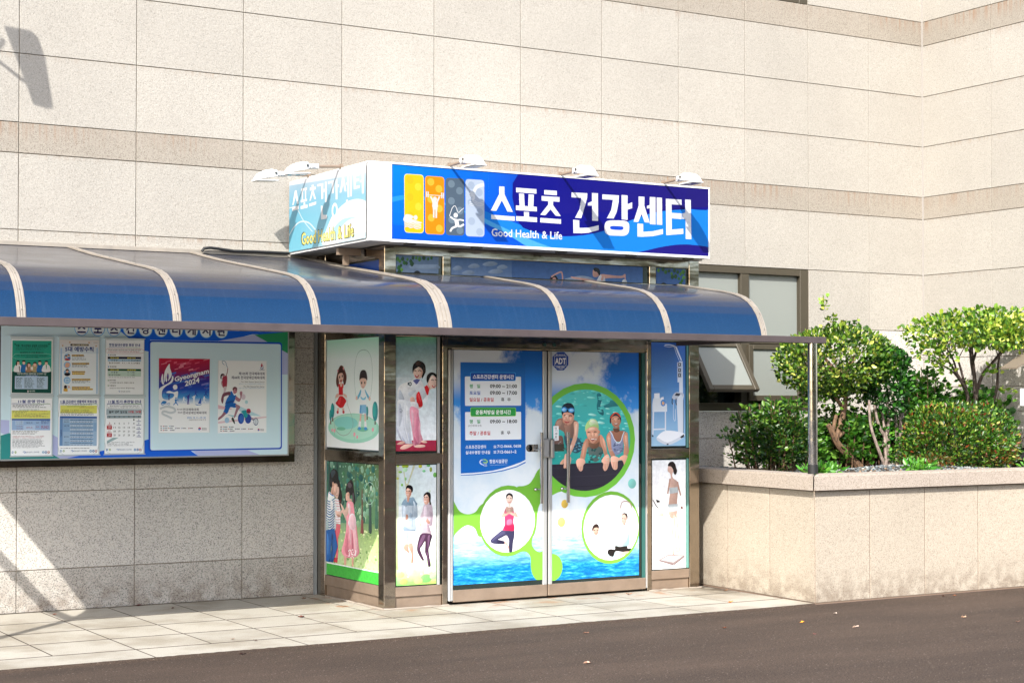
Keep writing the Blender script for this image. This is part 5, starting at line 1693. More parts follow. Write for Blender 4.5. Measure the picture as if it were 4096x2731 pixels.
ART['green_notice']=('Y',-0.1325,1.0,'''
P|f4f8f8|-83 2109 234 2109 234 1693 -82 1695
P|2fa58c|-74 2097 226 2099 226 1859 -76 1858
P|5cc0a8|-76 1894 226 1896 226 1859 -76 1858
P|0c4a40|-76 1860 226 1861 225 1695 -78 1698
T|10302c|아동 · 청소년대상 성범죄 신고의무란?|-48 2049 198 2068 3
P|10302c|-59 2073 -54 2073 -57 2063 -59 2063
P|10302c|-52 2073 -47 2073 -49 2063 -52 2063
P|10302c|200 2077 206 2077 203 2068 200 2068
P|10302c|208 2077 213 2077 211 2068 208 2068
P|2a6a5c|-48 2044 -25 2045 -25 2041 -48 2041
P|2a6a5c|-21 2045 0 2045 0 2042 -21 2041
P|2a6a5c|4 2045 17 2045 17 2042 4 2042
P|2a6a5c|21 2046 38 2046 38 2042 21 2042
P|2a6a5c|42 2046 58 2046 59 2042 43 2042
P|2a6a5c|63 2046 82 2046 82 2043 63 2043
P|2a6a5c|87 2047 108 2047 108 2043 87 2043
P|2a6a5c|112 2047 123 2047 123 2043 113 2043
P|2a6a5c|127 2047 137 2047 137 2044 127 2043
P|2a6a5c|141 2047 163 2048 163 2044 141 2044
P|2a6a5c|168 2048 184 2048 184 2044 168 2044
P|2a6a5c|-48 2036 -39 2037 -39 2033 -48 2033
P|2a6a5c|-35 2037 -19 2037 -19 2033 -35 2033
P|2a6a5c|-14 2037 6 2037 6 2034 -14 2033
P|2a6a5c|10 2037 23 2037 23 2034 10 2034
P|2a6a5c|27 2038 51 2038 51 2034 27 2034
P|2a6a5c|55 2038 79 2038 79 2035 55 2034
P|2a6a5c|83 2038 92 2039 92 2035 83 2035
P|2a6a5c|97 2039 106 2039 106 2035 97 2035
P|2a6a5c|110 2039 128 2039 128 2035 110 2035
P|2a6a5c|132 2039 141 2039 141 2036 132 2035
P|2a6a5c|-48 2028 -35 2029 -35 2025 -48 2025
P|2a6a5c|-31 2029 -16 2029 -16 2025 -31 2025
P|2a6a5c|-11 2029 -2 2029 -2 2025 -11 2025
P|2a6a5c|2 2029 15 2029 15 2026 2 2025
P|2a6a5c|19 2029 35 2030 35 2026 19 2026
P|2a6a5c|39 2030 56 2030 56 2026 39 2026
P|2a6a5c|60 2030 73 2030 73 2026 60 2026
P|2a6a5c|77 2030 90 2030 90 2027 77 2027
P|2a6a5c|94 2030 106 2031 106 2027 94 2027
P|2a6a5c|111 2031 127 2031 127 2027 111 2027
P|2a6a5c|131 2031 145 2031 145 2028 132 2027
P|2a6a5c|149 2031 159 2031 159 2028 149 2028
P|2a6a5c|163 2031 169 2032 169 2028 163 2028
T|10302c|2024년부터 만 나이로 통일됩니다.|-17 1999 165 2014 3
L|d6ece6|1 -55 1995 203 1998 202 1963 -55 1960 -55 1995
T|10302c|“아동 · 청소년”이란 만19세 미만의 사람을 말한다.|-46 1977 197 1990 1
T|10302c|(‘24. 6. 27. 시행)|27 1964 122 1976 1
S|f0f2f4|-61 1859 -59 1894 -47 1911 -31 1916 -15 1912 -3 1894 0 1859
E|ecc8b4|-31 1925 11 14
S|14181c|-45 1926 -41 1942 -31 1945 -21 1942 -17 1926 -22 1934 -40 1933
S|14181c|-46 1930 -38 1930 -41 1904 -47 1908
S|2a72b8|-10 1859 -8 1894 -3 1912 13 1916 29 1912 34 1895 36 1859
E|ecc8b4|13 1927 10 14
S|3a2420|-1 1928 2 1944 12 1947 23 1944 26 1928 21 1935 4 1935
S|b08a6c|27 1859 29 1894 34 1912 51 1917 67 1912 72 1895 74 1860
P|f0ece6|27 1894 36 1902 36 1873 27 1872
P|f0ece6|65 1902 74 1895 74 1873 65 1873
E|ecc8b4|51 1911 11 15
S|1c1a1e|37 1912 40 1928 50 1931 61 1929 64 1912 59 1920 42 1920
S|1c1a1e|36 1917 43 1917 40 1890 35 1895
S|b8a67c|74 1860 76 1895 81 1913 97 1917 114 1913 119 1895 121 1860
P|f0ece6|74 1895 83 1902 83 1873 74 1873
P|f0ece6|112 1903 121 1895 121 1873 112 1873
E|ecc8b4|97 1914 11 15
S|2a1c1a|83 1916 87 1932 97 1935 108 1932 111 1916 106 1923 89 1923
S|2a72b8|112 1860 114 1895 119 1913 135 1918 151 1913 156 1896 159 1860
E|ecc8b4|135 1925 11 15
S|2c1c18|121 1926 124 1943 135 1946 145 1943 149 1927 144 1934 126 1934
S|eef0f2|154 1860 156 1896 169 1913 185 1918 201 1914 214 1896 216 1861
E|ecc8b4|185 1925 11 14
S|161a1e|171 1926 175 1942 185 1945 195 1943 199 1926 194 1934 176 1933
P|20262c|-25 1901 -18 1901 -18 1860 -22 1860
P|2a9c6a|181 1912 189 1912 187 1881 183 1881
T|e8f0ee|아동·청소년대상 성범죄 발생 신고의무 기관|-38 1836 185 1851 2
P|1c5a9c|23 1833 123 1832 123 1820 23 1821
T|e8f0ff|신고의무 대상시설|33 1821 113 1832 1
K|bcd4ea|4 -54 1826 198 1825 197 1726 -55 1727
P|4a6070|-45 1812 -23 1812 -23 1808 -45 1808
P|4a6070|-18 1812 3 1812 3 1808 -18 1808
P|4a6070|-45 1804 -28 1804 -28 1800 -45 1800
P|4a6070|-24 1804 -8 1804 -8 1800 -24 1800
P|4a6070|-4 1804 2 1804 2 1800 -4 1800
P|4a6070|-45 1796 -35 1796 -35 1792 -45 1792
P|4a6070|-30 1796 -21 1796 -21 1792 -30 1792
P|4a6070|-17 1796 -9 1796 -9 1792 -17 1792
P|4a6070|-45 1788 -24 1788 -24 1784 -45 1784
P|4a6070|-20 1788 -11 1788 -11 1784 -20 1784
P|4a6070|-6 1788 -2 1788 -2 1784 -6 1784
P|4a6070|-45 1780 -32 1780 -32 1776 -45 1776
P|4a6070|-28 1780 -8 1780 -8 1776 -28 1776
P|4a6070|-45 1772 -36 1772 -36 1768 -45 1768
P|4a6070|-31 1772 -22 1772 -22 1768 -31 1768
P|4a6070|-18 1772 -11 1772 -11 1768 -18 1768
P|4a6070|-45 1764 -30 1764 -30 1760 -45 1760
P|4a6070|-26 1764 -13 1764 -13 1760 -26 1760
P|4a6070|-45 1756 -35 1756 -35 1752 -45 1752
P|4a6070|-31 1756 -19 1756 -19 1752 -31 1752
P|4a6070|-15 1756 -1 1756 -1 1752 -15 1752
P|4a6070|-45 1748 -32 1748 -32 1744 -45 1744
P|4a6070|-28 1748 -15 1748 -15 1744 -28 1744
P|4a6070|-11 1748 -3 1748 -3 1744 -11 1744
P|4a6070|-45 1739 -31 1740 -31 1736 -45 1736
P|4a6070|-27 1740 -18 1740 -18 1736 -27 1736
P|4a6070|-13 1740 -2 1740 -2 1736 -13 1736
P|4a6070|18 1812 42 1812 42 1809 18 1809
P|4a6070|46 1812 56 1812 56 1809 46 1809
P|4a6070|60 1813 70 1813 70 1809 60 1809
P|4a6070|18 1804 38 1804 38 1801 18 1801
P|4a6070|43 1804 62 1804 62 1801 43 1801
P|4a6070|66 1804 74 1805 74 1801 66 1801
P|4a6070|18 1796 36 1796 36 1793 18 1792
P|4a6070|40 1796 59 1796 59 1793 41 1793
P|4a6070|63 1796 74 1796 74 1793 63 1793
P|4a6070|79 1796 82 1796 82 1793 79 1793
P|4a6070|18 1788 38 1788 38 1784 18 1784
P|4a6070|42 1788 67 1788 67 1785 42 1785
P|4a6070|72 1788 89 1788 89 1785 72 1785
P|4a6070|18 1780 34 1780 34 1776 18 1776
P|4a6070|38 1780 51 1780 51 1776 38 1776
P|4a6070|55 1780 65 1780 65 1777 55 1776
P|4a6070|69 1780 78 1780 78 1777 69 1777
P|4a6070|83 1780 84 1780 84 1777 83 1777
P|4a6070|18 1772 33 1772 33 1768 18 1768
P|4a6070|37 1772 60 1772 60 1768 37 1768
P|4a6070|64 1772 82 1772 82 1769 64 1768
P|4a6070|86 1772 92 1772 92 1769 86 1769
P|4a6070|18 1764 27 1764 27 1760 18 1760
P|4a6070|31 1764 45 1764 45 1760 31 1760
P|4a6070|50 1764 61 1764 61 1760 50 1760
P|4a6070|65 1764 82 1764 82 1760 65 1760
P|4a6070|86 1764 95 1764 95 1761 86 1760
P|4a6070|18 1756 30 1756 30 1752 18 1752
P|4a6070|34 1756 57 1756 57 1752 34 1752
P|4a6070|61 1756 80 1756 80 1752 61 1752
P|4a6070|18 1748 41 1748 41 1744 18 1744
P|4a6070|46 1748 67 1748 67 1744 46 1744
P|4a6070|71 1748 78 1748 78 1744 71 1744
P|4a6070|18 1740 42 1740 42 1736 18 1736
P|4a6070|47 1740 71 1740 71 1736 47 1736
P|4a6070|75 1740 87 1740 87 1736 75 1736
P|4a6070|113 1813 130 1813 130 1809 113 1809
P|4a6070|135 1813 149 1813 150 1809 135 1809
P|4a6070|154 1813 173 1813 173 1810 154 1809
P|4a6070|113 1805 123 1805 123 1801 113 1801
P|4a6070|127 1805 136 1805 136 1801 127 1801
P|4a6070|140 1805 163 1805 163 1801 140 1801
P|4a6070|113 1797 125 1797 125 1793 113 1793
P|4a6070|130 1797 155 1797 155 1793 130 1793
P|4a6070|159 1797 175 1797 175 1793 159 1793
P|4a6070|113 1789 129 1789 129 1785 113 1785
P|4a6070|134 1789 153 1789 153 1785 134 1785
P|4a6070|157 1789 159 1789 159 1785 157 1785
P|4a6070|113 1780 136 1781 136 1777 113 1777
P|4a6070|140 1781 157 1781 157 1777 140 1777
P|4a6070|162 1781 164 1781 164 1777 162 1777
P|4a6070|113 1772 123 1772 123 1769 113 1769
P|4a6070|127 1772 148 1773 148 1769 127 1769
P|4a6070|153 1773 163 1773 163 1769 153 1769
P|4a6070|113 1764 122 1764 122 1761 113 1761
P|4a6070|127 1764 149 1764 149 1761 127 1761
P|4a6070|154 1764 170 1764 170 1761 154 1761
P|4a6070|113 1756 136 1756 136 1753 113 1752
P|4a6070|140 1756 161 1756 161 1753 140 1753
P|4a6070|113 1748 128 1748 128 1744 113 1744
P|4a6070|133 1748 154 1748 154 1745 133 1744
P|4a6070|113 1740 137 1740 137 1736 113 1736
P|4a6070|141 1740 164 1740 164 1736 141 1736
P|4a6070|169 1740 170 1740 170 1736 169 1736
E|e8eef0|46 1710 6 7
P|b02838|40 1713 52 1713 50 1710 41 1710
T|e8f0ee|여성가족부|56 1705 100 1717 1''')
ART['rules_notice']=('Y',-0.1325,1.0,'''
G|ddd8d4,ddd8d4,d6e4ee,d6e4ee|289 2108 598 2110 597 2005 288 2001
P|eaf2f6|288 2001 597 2005 595 1687 285 1688
P|a8c8e4|295 2045 307 2045 307 1693 294 1693
P|a8c8e4|578 2050 589 2050 589 1691 578 1691
K|2c2c30|7 372 2079 517 2079 517 2064 373 2063
T|f2e6c0|호흡기 감염병 예방을 위한|383 2065 508 2077 2
T|1c3c86|5대 예방수칙|331 2018 555 2058 9
E|c8a478|368 2090 6 6
E|c8a478|519 2090 7 6
E|c8a478|312 2064 6 6
E|c8a478|575 2065 6 6
E|e0e4ea|546 2090 5 6
T|4a4a50|질병관리청|555 2087 586 2094 0
P|e8c03c|383 1995 478 1997 478 1983 383 1982
T|1c3c86|첫째, 기침예절 실천|385 1983 476 1995 3
P|e8c03c|384 1931 521 1933 521 1919 384 1918
T|1c3c86|둘째, 올바른 손씻기의 생활화|385 1919 519 1931 3
P|e8c03c|384 1867 489 1868 490 1855 384 1854
T|1c3c86|셋째, 씻지 않은 손으로|386 1855 488 1867 3
P|e8c03c|384 1808 531 1809 532 1795 384 1794
T|1c3c86|넷째, 실내에서는 자주 환기하기|386 1796 530 1807 3
P|e8c03c|385 1747 528 1747 528 1734 385 1733
T|1c3c86|다섯째, 발열 및 호흡기 증상 시|386 1734 526 1746 3
P|e8c03c|386 1852 485 1852 485 1840 386 1840
T|3a3a3c|눈, 코, 입 만지지 않기|386 1841 484 1851 2
P|e8c03c|385 1731 551 1732 551 1720 385 1719
T|3a3a3c|의료기관 방문하여 적절한 진료받기|386 1720 549 1731 2
P|6a7480|385 1983 406 1983 406 1980 385 1980
P|6a7480|411 1983 433 1983 433 1980 411 1980
P|6a7480|437 1983 462 1984 462 1981 437 1980
P|6a7480|467 1984 486 1984 486 1981 467 1981
P|6a7480|385 1974 394 1974 394 1971 385 1971
P|6a7480|399 1974 416 1974 416 1971 399 1971
P|6a7480|420 1974 445 1974 445 1971 420 1971
P|6a7480|449 1975 469 1975 469 1972 449 1972
P|6a7480|474 1975 479 1975 479 1972 474 1972
P|6a7480|385 1965 402 1965 402 1962 385 1962
P|6a7480|406 1965 419 1965 419 1962 406 1962
P|6a7480|424 1965 442 1965 442 1962 424 1962
P|6a7480|446 1966 465 1966 465 1963 447 1963
P|6a7480|470 1966 479 1966 479 1963 470 1963
P|6a7480|483 1966 496 1966 496 1963 483 1963
P|6a7480|385 1956 409 1956 409 1953 385 1953
P|6a7480|414 1956 435 1956 435 1953 414 1953
P|6a7480|440 1956 452 1957 452 1954 440 1954
P|6a7480|456 1957 479 1957 479 1954 456 1954
P|6a7480|483 1957 494 1957 494 1954 483 1954
P|6a7480|385 1916 408 1916 408 1913 385 1913
P|6a7480|412 1916 429 1916 429 1913 412 1913
P|6a7480|434 1916 447 1916 447 1913 434 1913
P|6a7480|452 1916 461 1916 461 1913 452 1913
P|6a7480|465 1916 486 1917 486 1914 465 1913
P|6a7480|490 1917 501 1917 501 1914 490 1914
P|6a7480|385 1909 400 1909 400 1906 385 1906
P|6a7480|405 1909 427 1909 427 1906 405 1906
P|6a7480|431 1909 445 1910 445 1907 431 1906
P|6a7480|449 1910 472 1910 472 1907 449 1907
P|6a7480|476 1910 497 1910 498 1907 476 1907
P|6a7480|502 1910 502 1910 502 1907 502 1907
P|6a7480|385 1902 406 1902 406 1899 385 1899
P|6a7480|410 1903 422 1903 422 1900 410 1900
P|6a7480|427 1903 445 1903 445 1900 427 1900
P|6a7480|450 1903 472 1903 472 1900 450 1900
P|6a7480|477 1903 490 1903 490 1900 477 1900
P|6a7480|495 1903 508 1903 508 1900 495 1900
P|6a7480|386 1792 397 1792 397 1789 386 1789
P|6a7480|402 1792 422 1792 422 1789 402 1789
P|6a7480|426 1792 436 1792 436 1789 426 1789
P|6a7480|441 1792 459 1793 459 1790 441 1789
P|6a7480|463 1793 479 1793 479 1790 463 1790
P|6a7480|483 1793 493 1793 493 1790 483 1790
P|6a7480|498 1793 515 1793 515 1790 498 1790
P|6a7480|386 1785 402 1786 402 1783 386 1782
P|6a7480|407 1786 417 1786 417 1783 407 1783
P|6a7480|421 1786 432 1786 432 1783 421 1783
P|6a7480|436 1786 452 1786 452 1783 436 1783
P|6a7480|457 1786 480 1786 480 1783 457 1783
P|6a7480|484 1786 495 1786 495 1783 484 1783
P|6a7480|500 1786 513 1786 513 1783 500 1783
P|6a7480|517 1786 530 1786 530 1783 517 1783
P|6a7480|386 1779 405 1779 405 1776 386 1776
P|6a7480|409 1779 425 1779 425 1776 409 1776
P|6a7480|429 1779 454 1779 454 1776 429 1776
P|6a7480|459 1779 469 1779 469 1776 459 1776
P|6a7480|473 1779 490 1779 490 1776 473 1776
E|8cbce0|348 1975 26 26
E|9cc8ea|348 1914 27 27
E|8cbce0|348 1854 27 27
E|8cc0e8|348 1795 27 27
E|cfdde8|349 1733 27 26
S|c03838|325 1955 339 1964 361 1963 372 1954 348 1948
E|ecc0a8|339 1978 8 10
E|e8b8a0|359 1987 9 9
S|2a2024|330 1982 338 1991 349 1982
S|2a2024|350 1991 359 1999 370 1990
S|4a72b0|354 1972 368 1975 373 1959 358 1960
S|e8b498|331 1905 339 1929 351 1932 367 1924 366 1905 348 1893
S|22242c|326 1838 333 1851 348 1856 365 1852 372 1838 348 1828
E|e8b8a0|348 1866 10 13
S|241c1c|337 1868 339 1880 349 1884 360 1878 360 1868 350 1874
P|c8e2f4|332 1808 366 1808 366 1780 332 1780
P|9cc4e4|338 1802 360 1802 360 1786 338 1786
S|d8a83c|322 1712 323 1730 335 1738 350 1728 352 1709
E|30242a|335 1744 12 14
S|eef2f4|353 1712 356 1730 364 1738 373 1728 373 1712
E|e8b8a0|362 1743 7 9''')
ART['closure_notice']=('Y',-0.1325,1.0,'''
P|f2f6f8|656 2114 961 2115 959 1684 649 1688
T|1c3c8c|창원실내수영장 휴장 안내|679 2065 930 2088 4
P|1c3c8c|678 2059 810 2059 810 2057 678 2056
P|3c8a3c|810 2059 932 2058 932 2056 810 2057
L|c06060|2 667 2046 940 2046 938 2012 667 2013 667 2046
T|1c1c28|제105회 전국체전, 44회 장애인 체전 수영 대회를 위한 수영장|673 2032 935 2042 1
T|b02030|공사를 실시하오니 이용객 여러분의 많은 양해 부탁드립니다.|673 2018 927 2029 1
T|1c1c28|휴장내용|682 1991 735 2003 2
P|4a9ad0|672 2003 677 2003 677 1991 672 1991
P|141a38|669 1983 939 1984 939 1967 669 1965
T|e0d040|해당시설|689 1967 757 1981 2
T|e0d040|휴장기간|825 1967 893 1981 2
P|a8cce4|669 1963 939 1964 939 1947 669 1946
T|1c1c28|수 영 장|697 1948 747 1960 2
T|1c1c28|4. 1. ~ 11. 30./8개월간|784 1948 932 1960 2
T|1c1c28|헬스장·건강센터|678 1928 766 1940 2
T|1c1c28|9. 1. ~ 10. 31./2개월간|785 1928 932 1940 2
T|1c1c28|재개장일|683 1898 738 1910 2
P|4a9ad0|672 1910 678 1910 678 1898 672 1897
P|14502a|669 1888 939 1888 939 1871 669 1872
T|e0d040|해당시설|689 1874 757 1886 2
T|e0d040|재개장일|825 1873 894 1886 2
P|c4dcd0|669 1870 939 1870 939 1828 669 1830
T|1c1c28|수 영 장|697 1853 748 1866 2
T|1c1c28|12. 1.(일)|828 1854 887 1866 2
T|1c1c28|헬스장·건강센터|677 1833 770 1845 2
T|1c1c28|11. 1.(금)|830 1833 888 1845 2
P|6a7480|677 1822 696 1822 696 1819 677 1819
P|6a7480|700 1822 716 1822 716 1819 700 1819
P|6a7480|720 1822 740 1822 740 1819 720 1819
P|6a7480|744 1822 764 1822 764 1819 744 1819
P|6a7480|769 1822 779 1822 779 1819 769 1819
P|6a7480|784 1822 793 1822 794 1819 784 1819
P|6a7480|798 1822 822 1822 822 1819 798 1819
P|6a7480|826 1822 840 1823 840 1820 826 1819
P|6a7480|845 1823 858 1823 858 1820 845 1820
P|6a7480|863 1823 889 1823 889 1820 863 1820
T|1c1c28|공사내용|682 1792 734 1804 2
P|3c8a3c|671 1803 676 1803 676 1791 671 1791
T|1c1c28|이용문의|682 1749 734 1761 2
P|3c8a3c|671 1761 676 1761 676 1749 671 1749
T|2a2a34|- 다이빙풀 시설 보수, 관람석 교체 등|677 1772 883 1784 1
T|2a2a34|- 055)712-0661/0662 종합안내실|678 1729 885 1741 1
L|3a6ab0|3 756 1713 764 1716 769 1708 761 1705
T|4a5a70|창원시설공단 | 실내수영장|775 1702 851 1716 1''')
